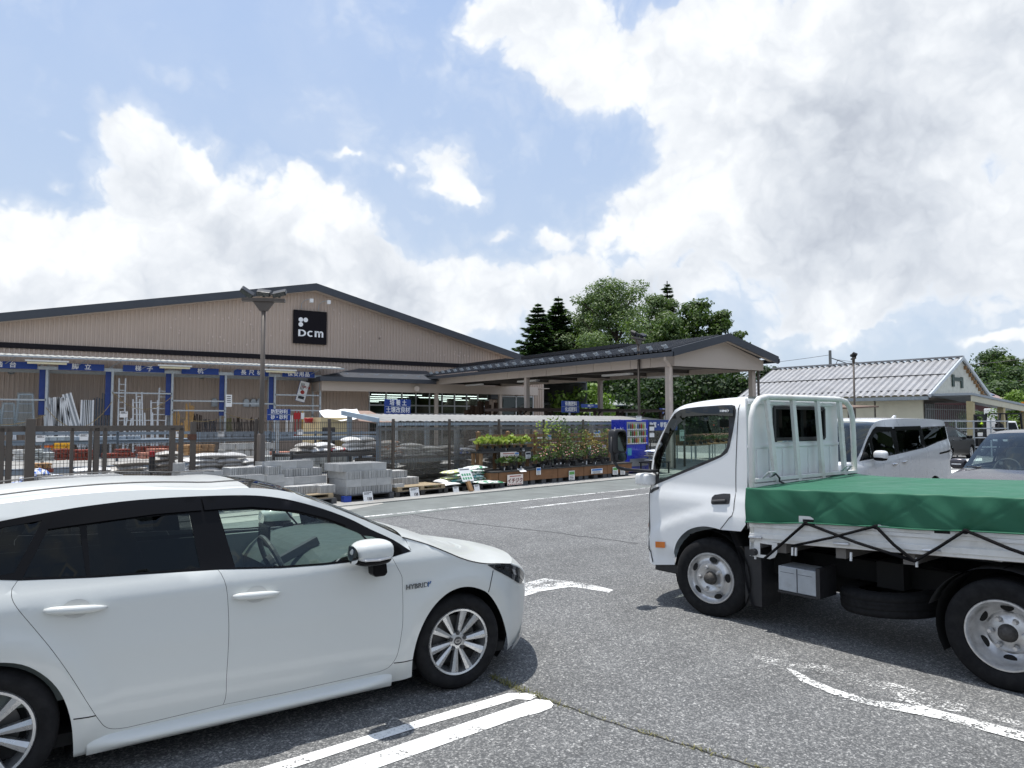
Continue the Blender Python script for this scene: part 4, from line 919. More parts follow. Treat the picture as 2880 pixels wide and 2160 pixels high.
goods(48, 92, 1265, 1300, 5.0, 'wh', 2, 5, 'paving_slab', 'pale paving slab stacked left behind the tall gate post', 'paving slab', 'pale paving slabs behind the gate')
goods(98, 128, 1264, 1300, 5.0, 'lg', 2, 6, 'paving_slab', 'grey paving slab stacked right of the tall gate post', 'paving slab', 'grey paving slabs behind the gate')
goods(128, 158, 1273, 1298, 4.8, 'lg', 2, 5, 'paving_slab', 'grey paving slab in the shorter stack beside the bricks', 'paving slab', 'grey paving slabs behind the gate')
goods(160, 205, 1264, 1296, 5.0, 'br', 4, 4, 'brick', 'dark red brick in the stack behind the gate stile', 'brick', 'red bricks behind the gate')
goods(210, 268, 1266, 1297, 5.2, 'br', 5, 3, 'brick', 'dark red brick in the banded stack behind the gate', 'brick', 'red bricks behind the gate')
goods(300, 385, 1276, 1290, 5.2, 'br', 5, 2, 'brick', 'red brick in the wide low stack', 'brick', 'red bricks in the low stack')
goods(336, 374, 1264, 1276, 5.3, 'br', 3, 2, 'brick', 'red brick on top of the wide low stack', 'brick', 'red bricks in the low stack')
goods(398, 482, 1256, 1278, 6.5, 'br', 7, 2, 'brick', 'reddish brick on the shelf right of the low stack', 'brick', 'red bricks on the shelf')
goods(405, 428, 1274, 1292, 5.0, 'pk', 2, 2, 'brick', 'pink brick at the end of the low stack', 'brick', 'pink bricks')
goods(430, 482, 1263, 1275, 5.4, 'pk', 4, 2, 'brick', 'light red brick behind the gate end post', 'brick', 'pink bricks')
goods(517, 610, 1252, 1282, 5.5, 'tan', 5, 3, 'brick', 'tan brick in the tan stack right of the latch post', 'brick', 'tan bricks')
goods(96, 152, 1305, 1320, 3.4, 'tan', 4, 2, 'brick', 'tan stone strip behind the tall gate post', 'brick', 'tan stones low behind the gate')
goods(98, 155, 1320, 1332, 3.4, 'br', 3, 1, 'brick', 'dark red stone strip under the tan ones', 'brick', 'tan stones low behind the gate')
goods(636, 765, 1266, 1286, 4.6, 'wh', 7, 1, 'curb_block', 'pale block in the lower course right of the tan bricks', 'block', 'pale blocks behind the lamp pole')
goods(640, 778, 1248, 1266, 4.6, 'wh', 5, 1, 'curb_block', 'pale block in the upper course behind the lamp pole', 'block', 'pale blocks behind the lamp pole')
goods(750, 820, 1284, 1330, 3.6, 'lg', 4, 2, 'curb_block', 'grey block stack low behind the fence', 'block', 'grey blocks low behind the fence')
goods(876, 1000, 1285, 1330, 3.6, 'lg', 8, 2, 'curb_block', 'grey block low behind the fence under the rack', 'block', 'grey blocks low behind the fence')
goods(770, 830, 1272, 1281, 4.8, 'pk', 5, 1, 'brick', 'flat pinkish brick right of the lamp pole', 'brick', 'pink bricks')
goods(690, 830, 1217, 1236, 8.1, 'gr', 8, 1, 'metal_box', 'grey boxed metal goods on the upper shelf behind the lamp pole', 'box', 'boxed goods on the blue grey shelf')
goods(552, 690, 1217, 1234, 8.1, 'gr', 8, 1, 'metal_box', 'grey boxed metal goods on the upper shelf right of the latch post', 'box', 'boxed goods on the blue grey shelf')
goods(96, 206, 1229, 1242, 8.1, 'lg', 5, 1, 'metal_box', 'grey tray on the shelf above the orange crates', 'box', 'boxed goods on the blue grey shelf')
goods(215, 400, 1228, 1246, 8.3, 'gr', 9, 1, 'metal_box', 'grey boxed goods on the shelf below the ladders', 'box', 'boxed goods on the blue grey shelf')
def card(P, w, h, lab, rz=LA, tilt=0, kind='price_card', lines=2, big=None, grp=None, mt=None):
    t = thing(kind, lab, 'price card', P, rz, grp); t.rotation_euler = (tilt, 0, rz)
    MB().box(-w / 2, w / 2, 0, .006, 0, h).build('card', mt or M_white, t)
    m = MB()
    for k in range(lines): m.box(-w * .4, w * (.4 if k % 2 == 0 else .15), -.003, -.001, h * (.86 - k * .12), h * (.92 - k * .12))
    m.build('printed_text', M_ink, t)
    if big: text(big, h * .42, M_ink, t, face_m((w * .12, -.003, h * .28)), .004, sx=.9)
    return t
for i, (x, y) in enumerate(((505, 1224), (622, 1224), (845, 1218), (114, 1236), (236, 1232), (348, 1168))):
    a, z = la(x, y, 7.9); card(L(a, 7.9, z - .06), .2, .17, ('white price card left on the middle shelf by the latch post', 'white price card on the middle shelf right of the latch post', 'white price card on the shelf right of the lamp pole', 'white price card above the grey slabs', 'white price card above the banded bricks', 'blue and white poster card before the ladders')[i], grp='price cards on the blue grey shelves', lines=3)
# tan storage box under a white cover
a0, z0 = la(895, 1215, 9); a1, _ = la(972, 1215, 9); zt3 = la(905, 1174, 9)[1]
t = thing('storage_box', 'large tan slanted storage bin in the yard', 'storage bin', L(a0, 9), LA); w = a1 - a0
MB().prism([(0, 0, .2), (w * .95, 0, .2), (w * 1.15, 0, zt3), (.1, 0, zt3)], (0, 0, 0), (0, 1.2, 0)).build('body', mat('tan_panel', '#c9b488', .6, var=.08), t); MB().box(w * .15, w * .6, -.03, -.003, .9, zt3 - .35).build('vent_panel', M_black, t)
def cover():
    m = MB(); q = lambda x, y, b: Vector((*la(x, y, b), b)); A, B, C, D = q(929, 1178, 8.8), q(1016, 1172, 8.8), q(1004, 1150, 10.3), q(897, 1154, 10.3)
    def f(u, v):
        p = A.lerp(B, u).lerp(D.lerp(C, u), v); return tuple(L(p.x, p.z, p.y - .10 * math.sin(math.pi * u) * (1 - v) - .12 * math.sin(math.pi * v) * (1 - u) + .015 * math.sin(u * 14 + v * 5)))
    m.grid(f, 20, 10); o = m.build('cover_sheet', mat('white_cover', (.78, .78, .77), .7, var=.05), smooth=True); tag(o, 'white sagging sheet stretched over the tan bin', 'sheet')
cover()
a0, z0 = la(1020, 1160, 10); a1, _ = la(1100, 1160, 10); o = MB().prism([L(a0 - .2, 10, z0 - .35), L(a1 + .6, 10, z0 - .55), L(a1, 11.5, z0 + .05), L(a0, 11.5, z0 + .05)], (0, 0, 0), (0, 0, .04)).build('lean_to_roof', mat('brown_sheet', '#8d7566', .6)); tag(o, 'brown lean to roof behind the white cover', 'roof')
a, z = la(868, 1170, 9.5); o = MB().lathe([(0, 0), (.13, 0), (.16, .16), (.15, .18), (.13, .16)], 16, Matrix(((1, 0, 0, 0), (0, 0, -1, 0), (0, 1, 0, 0), (0, 0, 0, 1)))).build('plastic_tub', M_red, smooth=True); o.location = L(a, 9.5, z - .25); tag(o, 'red plastic tub behind the fence', 'tub')
# blue yard signs on posts
def yard_sign(x0, x1, y0, y1, b, l1, l2, lab, post=True, sz=.2):
    a0, z1 = la(x0, y0, b); a1, _ = la(x1, y0, b); _, z0 = la(x0, y1, b); w = a1 - a0; h = z1 - z0
    t = thing('yard_sign', lab, 'sign', L((a0 + a1) / 2, b, 0), LA, 'blue yard signs on posts')
    MB().box(-w / 2, w / 2, -.02, .02, z0, z1).build('board', M_blue, t)
    if l2: MB().box(-w / 2, w / 2, -.024, -.021, (z0 + z1) / 2 - .006, (z0 + z1) / 2 + .006).build('divider', M_galv, t); text(l1, h * .42, M_sw, t, face_m((0, -.026, z0 + h * .74)), 0, sx=.95); text(l2, h * .42, M_sw, t, face_m((0, -.026, z0 + h * .25)), 0, sx=.95)
    else: text(l1, h * .55, M_sw, t, face_m((0, -.026, (z0 + z1) / 2)), 0, sx=sz)
    if post: MB().box(-.03, .03, .021, .07, .0, z0 + .1).build('post', M_galv, t)
    return t
yard_sign(752, 816, 1150, 1182, 4.5, '防犯砂利', '砂・砂利', 'two line blue sign for gravel and sand beside the near lamp pole')
yard_sign(1082, 1154, 1122, 1164, 4.5, '培 養 土', '土壌改良材', 'two line blue sign for potting soil above the awning')
yard_sign(1580, 1628, 1127, 1160, 5.5, '有機肥料', '化成肥料', 'two line blue sign for fertiliser above the plant display')
yard_sign(1634, 1686, 1136, 1146, 14, '収穫コンテナ', None, 'small blue sign for harvest crates under the far greenhouse roof', sz=.8)
yard_sign(1855, 1885, 1148, 1164, 8, 'プランター', 'フラワー', 'blue planter sign partly hidden by the truck cab')
YZ = Matrix(((1, 0, 0, 0), (0, 0, -1, 0), (0, 1, 0, 0), (0, 0, 0, 1)))   # turns a lathe's Y axis upright
# ---------------------------------------------------------------- awning over the potting soil
AW0 = la(1064, 1185, 1.55)[0]; AW1 = 15.5
zf = 1.76; 
def awb():
    # depth of the awning: its left edge seen at x = 996
    for k in range(10, 80):
        b = 1.55 + k * .05; q = L(AW0, b); 
        a = la(996, 1171, b)[0]
        if a >= AW0: return b, la(996, 1171, b)[1]
    return 4, 2.0
BB, ZB = awb()
BB = min(max(BB, 3.2), 5.5); ZB = la(1300, 1167, BB)[1]
awn = thing('awning', 'long white corrugated awning over the sacks behind the fence', 'awning', LO, LA)
def wav():
    m = MB(); n = 260; vs = []
    for i in range(n + 1):
        x = AW0 + (AW1 - AW0) * i / n; hgt = .014 * math.sin(i * math.pi / 2)
        vs += [(x, 1.5, zf + hgt), (x, BB, ZB + hgt)]
    m.add(vs, [(2 * i, 2 * i + 2, 2 * i + 3, 2 * i + 1) for i in range(n)]); return m
def frp():
    m = bpy.data.materials.new('white_corrugated_sheet'); m.use_nodes = True; t = m.node_tree; t.nodes.clear(); w = N(t)
    co = w.n('ShaderNodeTexCoord').outputs['Object']; c = w.col(w.noise(co, 2.5, 7, .65), [(.3, (.46, .46, .44)), (.6, (.58, .58, .56))])
    b = w.n('ShaderNodeBsdfPrincipled', {'Base Color': c, 'Roughness': .5}); tr = w.n('ShaderNodeBsdfTranslucent', {0: c}); mx = w.n('ShaderNodeMixShader', {0: .6, 1: b.outputs[0], 2: tr.outputs[0]}); w.n('ShaderNodeOutputMaterial', {0: mx.outputs[0]}); return m
wav().build('roof_sheet', frp(), awn)
m = MB(); m.prism([(AW0 - .05, 1.5, zf - .05), (AW0, 1.5, zf - .05), (AW0, BB, ZB - .03), (AW0 - .05, BB, ZB - .03)], (0, 0, 0), (0, 0, .12)); m.box(AW0, AW1, 1.53, 1.57, zf - .12, zf - .04); m.build('edge_trim', mat('pale_blue_trim', '#9fb0bd', .5), awn)
pa = [AW0 + .12 + i * 2.6 for i in range(6)]
for a in pa:
    MB().box(a - .05, a + .05, 1.65, 1.75, 0, zf - .05).build('post', M_bgs, awn); MB().box(a - .05, a + .05, BB - .2, BB - .1, 0, ZB - .05).build('post', M_bgs, awn)
m = MB()
for z in (.72, 1.55): m.box(AW0, AW1, 1.62, 1.66, z - .04, z + .04)
m.build('side_rail', M_bgs, awn)
# ribbed translucent side sheet
def ribsheet():
    m = MB(); n = 520; vs = []; 
    for i in range(n + 1):
        x = AW0 + (AW1 - AW0) * i / n; d = .018 if (i // 2) % 2 else 0
        vs += [(x, 1.52 + d, .35), (x, 1.52 + d, 1.62)]
    m.add(vs, [(2 * i, 2 * i + 2, 2 * i + 3, 2 * i + 1) for i in range(n)]); return m
def milky():
    m = bpy.data.materials.new('milky_sheet'); m.use_nodes = True; t = m.node_tree; t.nodes.clear(); w = N(t)
    co = w.n('ShaderNodeTexCoord').outputs['Object']
    b = w.n('ShaderNodeBsdfPrincipled', {'Base Color': (.62, .60, .55, 1), 'Roughness': .5}); tr = w.n('ShaderNodeBsdfTransparent', {0: (.93, .93, .92, 1)})
    f = w.mr(w.noise(co, 1.2, 5), .3, .7, .2, .36)
    tl = w.n('ShaderNodeBsdfTranslucent', {0: (.7, .69, .64, 1)}); b2 = w.n('ShaderNodeMixShader', {0: .5, 1: b.outputs[0], 2: tl.outputs[0]})
    mx = w.n('ShaderNodeMixShader', {0: f, 1: tr.outputs[0], 2: b2.outputs[0]}); w.n('ShaderNodeOutputMaterial', {0: mx.outputs[0]}); return m
ribsheet().build('translucent_sheet', milky(), awn)
# back side of the bay is dim: goods shelves with sacks
t = thing('soil_rack', 'two tier rack of potting soil sacks under the white awning', 'shelf', LO, LA)
for z in (.12, .78): MB().box(AW0 + .2, AW1 - .2, 2.0, 2.9, z - .1, z).build('shelf_board', M_pal, t)
GS = 'sacks on the racks under the awning'
a = AW0 + .45; kinds = ['orange', 'white', 'white', 'clear', 'blue', 'clear', 'red', 'white', 'teal', 'white', 'red', 'lime', 'white', 'clear', 'red', 'white', 'blue', 'white']
hts = [5, 4, 3, 3, 2, 5, 6, 3, 4, 5, 3, 4, 3, 5, 4, 4, 3, 5]
for i, (k_, n) in enumerate(zip(kinds, hts)):
    if a > AW1 - .8: break
    pile(a, a + .62, 2.3, .78, n, k_, k_.replace('clear', 'grey striped') + ' sack on the upper shelf under the awning', GS, h=.09)
    pile(a, a + .62, 2.35, .12, 5 - i % 2, ['grey', 'clear', 'dark', 'red', 'white', 'teal'][(i + 1) % 6] if i > 4 else ('dark' if i < 2 else 'white'), 'sack on the lower shelf under the awning', 'sacks on the lower rack under the awning', h=.1)
    a += .68
# sacks between fence and kerb: dark olive heap and white-green bags on trays
PLX = lambda x, y, b: la(x, y, b)
GD = 'dark olive sacks stacked behind the mesh at the lane'
ad = la(1135, 1330, 1.75)[0]; pile(ad, ad + 1.3, 1.85, .1, 5, 'dark', 'dark olive sack in the rounded heap behind the mesh', GD, w=.62, h=.12)
pallet(la(1250, 1350, .5)[0], .5, 1.1, .9, 'black plastic tray pallet under the pale sacks', mt=M_black)
pallet(la(1320, 1350, .5)[0], .5, 1.25, .9, 'black plastic tray pallet under the green and white sacks', mt=M_black)
a0 = la(1185, 1370, .3)[0]; a1 = la(1278, 1370, .3)[0]
pile(a0 + .1, a0 + .55, .35, .14, 1, 'lime', 'flat lime green sack on the low tray', 'pale sacks laid on the trays', h=.07)
pile(a0 + .55, a1, .3, .14, 1, 'white', 'flat white sack on the low tray', 'pale sacks laid on the trays', w=.5, h=.08)
pile(a0 + .75, a1, .55, .2, 1, 'white', 'second flat white sack behind on the low tray', 'pale sacks laid on the trays', w=.5, h=.08)
a0 = la(1252, 1350, .4)[0]; a1 = la(1318, 1350, .4)[0]; a2_ = la(1384, 1350, .4)[0]
GG = 'green and white sacks beside the plant display'
pile(a0, a1, .5, .14, 5, ['green', 'lime', 'teal'], ['green and white sack low in the left pile by the display', 'green and white sack in the upper part of the left pile by the display'], GG, w=.62, h=.072)
pile(a1 - .1, a2_ - .35, .5, .14, 6, ['white', 'green', 'teal'], ['green and white sack low in the right pile by the display', 'white and green sack in the upper part of the right pile by the display'], GG, w=.6, h=.072)
pile(a1, a2_ + .05, .12, .14, 1, ['green', 'white'], 'flat green and white sack in the front row by the display', GG, w=.6, h=.07)
M_cardw = M_white
# price boards at the kerb
p = gp(1037, 1411); card(p, .24, .22, 'white price board reading 158 leaning on the tall stack pallet', LA, R(-14), 'price_board', 2, '158')
p = gp(1168, 1398); card(p, .26, .22, 'white price board reading 158 leaning on the pallet right of the tall stack', LA, R(-14), 'price_board', 2, '158')
p = gp(1284, 1386); card(p, .18, .15, 'small pale card at the black tray', LA, R(-14), 'price_board', 2)
p = gp(1343, 1382); card(p, .18, .17, 'small white card before the brown stand', LA, R(-14), 'price_board', 2)
p = gp(1318, 1383); t = card(p + Vector((0, 0, .26)), .42, .36, 'tilted white notice with green print on a brown stand before the sacks', LA + .1, R(-28), 'notice_stand', 1)
MB().box(-.06, .06, .0, .06, -.26, .02).build('stand_foot', M_wood, t); m = MB(); [m.box(-.17 + i * .09, -.11 + i * .09, -.003, -.001, .05 + j * .1, .11 + j * .1) for i in range(4) for j in range(2)]; m.build('printed_picture', mat('green_print', '#4f9a70', .6, var=.2, vs=30), t)

# ---------------------------------------------------------------- plant display
k4 = crp(1320, 1160, 5.027)
M_bxw = mat('planter_wood', '#7a5638', .75, var=.3, vs=4, bump=.15); M_dkw = mat('dark_shelf', (.04, .038, .036), .7, var=.2); M_fw = mat('trellis_wood', '#86684a', .75, var=.25, vs=5)
def K(x, y, b): return la(*k4(x, y), b)
gpd = 'wooden troughs of the plant display'
for i, (x0, x1, yt, yb) in enumerate(((300, 412, 895, 1010), (412, 850, 890, 1010), (852, 1250, 840, 975), (1250, 1618, 820, 940), (1618, 1950, 790, 905), (1950, 2300, 775, 890))):
    a0, z1 = K(x0, yt, .1); a1, _ = K(x1, yt, .1); 
    z0 = .13; z1 = .40
    t = thing('plant_trough', ('short angled wooden trough end beside the sacks', 'wooden trough carrying the lower fig banner', 'widest plain wooden trough in the middle of the display', 'wooden trough with the green and white notice', 'wooden trough with the long blue and white banner', 'wooden trough nearest the vending machines')[i], 'planter', L((a0 + a1) / 2, .1), LA, gpd); w = a1 - a0
    m = MB(); m.box(-w / 2 + .01, w / 2 - .01, 0, .03, z0, z1); m.box(-w / 2 + .01, -w / 2 + .04, .03, .9, z0, z1); m.box(w / 2 - .04, w / 2 - .01, .03, .9, z0, z1); m.build('side_board', M_bxw, t)
    MB().box(-w / 2, w / 2, -.02, .95, z1, z1 + .035).build('top_board', M_dkw, t)
    m = MB(); x = -w / 2 + .15
    while x < w / 2 - .05: m.box(x - .09, x + .09, .02, .8, 0.01, z0); x += .45
    m.build('foot_block', M_pal, t)
TB = .44
# slatted wood fence behind the display
tf = thing('wood_trellis', 'brown wooden slat fence with capped posts behind the potted plants', 'fence', LO, LA)
BT = .95; tp = [K(x, 300, BT)[0] for x in (142, 558, 948, 1295, 1655, 1985)]; zt4 = K(142, 292, BT)[1]
for a in tp:
    MB().box(a - .045, a + .045, BT, BT + .09, 0, zt4).build('post', M_fw, tf); MB().lathe([(0, .05), (.05, .03), (.06, 0), (0, 0)], 8, Matrix.Translation((a, BT + .045, zt4)) @ Matrix.Rotation(R(90), 4, 'X')).box(a - .055, a + .055, BT - .01, BT + .1, zt4, zt4 + .02).build('post_cap', M_fw, tf)
m = MB(); 
for z in (zt4 - .1, zt4 - .24, zt4 - .38, zt4 - .52): m.box(tp[0], tp[-1], BT + .03, BT + .06, z - .045, z + .045)
m.build('slat', M_fw, tf)
# raised bench for the fig trays
a0, a1 = K(170, 560, .45)[0], K(870, 560, .45)[0]; zS = K(400, 545, .45)[1]
t = thing('plant_bench', 'raised wooden bench carrying black trays of young fig plants', 'bench', L(a0, .45), LA); w = a1 - a0
MB().box(0, w, 0, .45, zS - .05, zS).build('top', M_dkw, t)
for x in (.06, .45 * w, w - .06): MB().box(x - .04, x + .04, .05, .12, .4, zS - .05).build('leg', M_fw, t); MB().box(x - .04, x + .04, .35, .42, .4, zS - .05).build('leg', M_fw, t)
LF = {'lime': leafmat('lime_leaf', (.18, .26, .05), (.45, .50, .14)), 'green': leafmat('green_leaf', (.03, .065, .02), (.12, .17, .06)), 'mid': leafmat('mid_leaf', (.06, .11, .03), (.22, .28, .09)), 'rust': leafmat('rust_leaf', (.15, .12, .04), (.34, .27, .09))}
def foliage(n, fn, sz, asp=.55, seed=0):
    r = np.random.default_rng(seed); P = np.array([fn(r) for _ in range(n)]); 
    d = r.normal(size=(n, 3)); d[:, 2] = d[:, 2] * .5; d /= np.linalg.norm(d, axis=1)[:, None]; e = r.normal(size=(n, 3)); e -= (e * d).sum(1)[:, None] * d; e /= np.linalg.norm(e, axis=1)[:, None]
    s = sz * r.uniform(.6, 1.3, n)[:, None]; return P, d * s, e * s * asp
def potplant(P, w, h, kind, lab, grp, seed, leaf=.05, n=60, tall=False, pot=.07, name='potted_plant', label_card=True, cat='potted plant'):
    t = thing(name, lab, cat, P, random.uniform(0, 6), grp)
    MB().lathe([(0, 0), (pot * .75, 0), (pot, pot * 1.6), (pot * .9, pot * 1.6), (0, pot * 1.45)], 12, YZ).build('pot', M_black, t)
    z0 = pot * 1.5; m = MB(); ns = 3 if tall else 2
    for k in range(ns):
        an = k * 2.1 + seed; m.tube([(0, 0, z0), (math.cos(an) * w * .15, math.sin(an) * w * .15, z0 + h * .5), (math.cos(an) * w * .3, math.sin(an) * w * .3, z0 + h * .9)], [.006, .005, .003], 5)
    m.build('stem', M_dstake if tall else mat('green_stem', (.12, .15, .05), .6), t)
    if tall:
        cl = [(random.gauss(0, w * .28), random.gauss(0, w * .28), z0 + h * random.uniform(.25, 1.0)) for _ in range(14)]
        fn = lambda r: (lambda c: (c[0] + r.normal() * w * .12, c[1] + r.normal() * w * .12, c[2] + r.normal() * h * .06))(cl[int(r.integers(0, 14))])
    else: fn = lambda r: (lambda a, q: (math.cos(a) * q * w / 2, math.sin(a) * q * w / 2, z0 + h * (.25 + .75 * (1 - q * q * .6) * r.uniform(.4, 1))))(r.uniform(0, 6.28), r.uniform(0, 1) ** .6)
    quads('foliage', *foliage(n, fn, leaf, .6, seed), LF[kind], t)
    if label_card:
        MB().box(-.025, .025, -pot - .012, -pot - .008, .0, .07).build('name_tag', M_white, t).rotation_euler = (0, 0, LA - t.rotation_euler.z)
    return t
# one of each kind, then copies
fig = potplant((0, 0, -5), .34, .26, 'lime', '', 'young fig plants on the bench', 3, .075, 45)
lowp = potplant((0, 0, -5), .30, .27, 'green', '', 'leafy pot plants on the trough', 5, .055, 60)
def tray(a, b, z, w, lab):
    o = MB().box(-w / 2, w / 2, 0, .2, 0, .04).box(-w / 2, w / 2, 0, .015, .04, .07).build('plant_tray', M_black); o.location = L(a, b, z); o.rotation_euler.z = LA; tag(o, lab, 'tray', 'black plant trays'); return o
first = True
for k in range(13):
    a = a0 + .12 + (a1 - a0 - .24) * k / 12; lab = 'lime leaved fig plant in the row on the wooden bench'
    q = fig if k == 0 else dup(fig); q.location = L(a, .58 + (k % 2) * .14, zS); q.rotation_euler.z = random.uniform(0, 6); q['label'] = lab; q.scale = (1, 1, random.uniform(.9, 1.25))
for k in range(4): tray(a0 + .28 + k * .5, .5, zS + .002, .46, 'black tray under the fig plants, %s from the left' % ('first', 'second', 'third', 'fourth')[k])
zL2 = .44
al, ar = K(370, 700, .45)[0], K(700, 700, .45)[0]
for k in range(4): q = lowp if k == 0 else dup(lowp); q.location = L(al + .08 + k * (ar - al) / 3.6, .3, zL2); q.rotation_euler.z = k * 1.7; q['label'] = 'dark green leafy plant on the trough below the fig banner'; q['group'] = 'dark leafy plants under the fig banner'
for k in range(2): q = dup(lowp); q.location = L(K(920 + k * 60, 700, .3)[0], .3, zL2); q.rotation_euler.z = 2 + k; q['label'] = 'dark green leafy plant right of the bench end'; q['group'] = 'dark leafy plants right of the bench'
tree_ = potplant((0, 0, -5), .5, .95, 'green', '', 'tall fruit saplings', 11, .036, 85, True, .09)
tree2 = potplant((0, 0, -5), .45, .8, 'mid', '', 'tall fruit saplings', 13, .04, 85, True, .09)
tree3 = potplant((0, 0, -5), .42, .7, 'rust', '', 'tall fruit saplings', 17, .036, 70, True, .08)
tree4 = potplant((0, 0, -5), .45, .9, 'lime', '', 'tall fruit saplings', 19, .04, 75, True, .09)
SP = [(1040, 180, 'tree4', 'tall sapling with yellow green leaves right of the bench'), (1130, 190, 'tree4', 'second tall yellow green sapling with white tags'), (1090, 400, 'tree2', 'shorter bright sapling low beside the bench end'), (1230, 140, 'tree2', 'sapling rising beside the highest one'), (1310, 105, 'tree_', 'highest sapling of the display, standing above the fence'), (1390, 170, 'tree_', 'grey green sapling right of the highest one'), (1370, 300, 'tree2', 'dense sapling in front of the middle posts'), (1460, 320, 'tree_', 'dark sapling in the middle of the display'), (1560, 165, 'tree_', 'slim tall sapling before the right fence post'), (1600, 300, 'tree2', 'bushy sapling below the slim one'), (1680, 320, 'tree3', 'rust tipped sapling by the double post'), (1790, 260, 'tree3', 'rust coloured tallest sapling near the blue banner'), (1830, 400, 'tree3', 'orange tinged sapling low by the green card'), (1900, 290, 'tree2', 'sapling left of the end post'), (1950, 320, 'tree3', 'last sapling before the vending machine')]
used = set(); src = {'tree_': tree_, 'tree2': tree2, 'tree3': tree3, 'tree4': tree4}; hb = {'tree_': .95 + .13, 'tree2': .93, 'tree3': .82, 'tree4': 1.03}
for i, (x, yt, k_, lab) in enumerate(SP):
    b = .45 + .25 * (i % 3) * .6; a, z = K(x, yt, b); q = src[k_] if k_ not in used else dup(src[k_]); used.add(k_); q.location = L(a, b, TB); q.rotation_euler.z = i * 1.3; f = max(.6, (z - TB) / hb[k_] * 1.02); q.scale = (1, 1, f); q['label'] = lab; q['group'] = 'saplings of the plant display'
# small flowering plants and pots along the front row
pf = potplant((0, 0, -5), .22, .3, 'green', '', '', 23, .03, 60, True, .06)
M_pink = leafmat('pink_petal', (.6, .12, .16), (.7, .45, .45))
quads('flower', *foliage(7, lambda r: (r.normal() * .06, r.normal() * .06, .36 + r.normal() * .03), .022, 1, 4), M_pink, pf)
for i in range(16):
    q = pf if i == 0 else dup(pf); q.location = L(K(1000 + i * 62, 760, .22)[0], .2 + (i % 2) * .12, TB); q.rotation_euler.z = i; q['label'] = 'small flowering pot plant with pink blossom in the left front row' if i < 5 else 'small slender pot plant with pink blossom in the right front row'; q['group'] = 'small pot plants in the front row ' + ('left' if i < 5 else 'right'); q.scale = (1, 1, 1 + .3 * (i % 3))
for i, x in enumerate((830, 1090, 1260, 1360, 1560, 1800, 1950)): tray(K(x, 760, .15)[0], .14, TB + .002, .42, ('first', 'second', 'third', 'fourth', 'fifth', 'sixth', 'last')[i] + ' black tray along the front of the troughs')
M_pink2 = mat('cream_banner', '#e8ddd4', .6, var=.05)
def banner(x, y, w, h, b, lab, s='イチジク', rz=0.0):
    a, z = K(x, y, b); t = thing('fig_banner', lab, 'banner', L(a, b, z), LA, 'fig banners'); t.rotation_euler = (0, 0, LA + rz)
    MB().box(-w / 2, w / 2, 0, .006, -h / 2, h / 2).build('sheet', M_pink2, t); text(s, h * .5, mat('maroon_ink', '#6d1220', .6, var=0), t, face_m((0, -.004, -h * .1)), .002, sx=.95 * w / (h * 1.95))
    m = MB(); m.box(-w * .35, w * .35, -.003, -.001, h * .3, h * .38); [m.box(-w * .45 + k * w * .13, -w * .39 + k * w * .13, -.003, -.001, -h * .46, -h * .38) for k in range(7)]; m.build('printed_pattern', mat('red_print', '#a8453a', .6), t)
banner(555, 625, .62, .25, .42, 'cream banner with maroon writing under the bench')
banner(650, 950, .6, .28, .07, 'cream banner with maroon writing on the trough front')
def pcard(x, y, w, h, b, lab, col='blue'):
    a, z = K(x, y, b); t = thing('display_card', lab, 'card', L(a, b, z), LA, 'printed cards of the plant display')
    MB().box(-w / 2, w / 2, 0, .006, -h / 2, h / 2).build('card', M_white, t); c = {'blue': mat('blue_print', '#2f6fb5', .6, var=.3, vs=25), 'green': mat('green_print2', '#5f9c54', .6, var=.3, vs=25), 'dark': M_ink, 'purple': mat('purple_print', '#6b4a80', .6, var=.3, vs=25)}[col]
    MB().box(-w * .44, w * .44, -.003, -.001, h * .08, h * .42).build('printed_picture', c, t); m = MB(); [m.box(-w * .4, w * .3, -.003, -.001, -h * .42 + k * h * .16, -h * .36 + k * h * .16) for k in range(3)]; m.build('printed_text', M_ink, t)
for args in ((832, 605, .2, .19, .42, 'photo card hanging at the right end of the bench', 'dark'), (980, 830, .18, .2, .06, 'small blue and white card at the trough edge', 'blue'), (1450, 890, .26, .27, .06, 'green and white notice on the middle trough', 'green'), (1805, 828, .55, .15, .06, 'long blue and white banner on the right trough', 'blue'), (2065, 825, .26, .24, .06, 'green topped notice beside the truck mirror', 'green'), (2170, 830, .24, .22, .06, 'white notice right of the green topped one', 'dark'), (1805, 300, .32, .2, .85, 'blue picture banner on the slat fence', 'blue'), (1690, 492, .2, .1, .35, 'small green card between the saplings', 'green'), (1905, 488, .18, .1, .35, 'small purple card near the vending machine', 'purple'), (672, 592, .16, .11, .41, 'small blue corner card on the upper fig banner', 'blue'), (1130, 350, .2, .14, .8, 'pale blue card among the left saplings', 'blue'), (768, 530, .07, .07, .44, 'small white tag on the tray front', 'dark')): pcard(*args)
p = K(740, 825, .1); card(L(p[0], .02, p[1] - .02), .24, .16, 'white card lying tilted on the bench front', LA, R(-60), 'display_card')
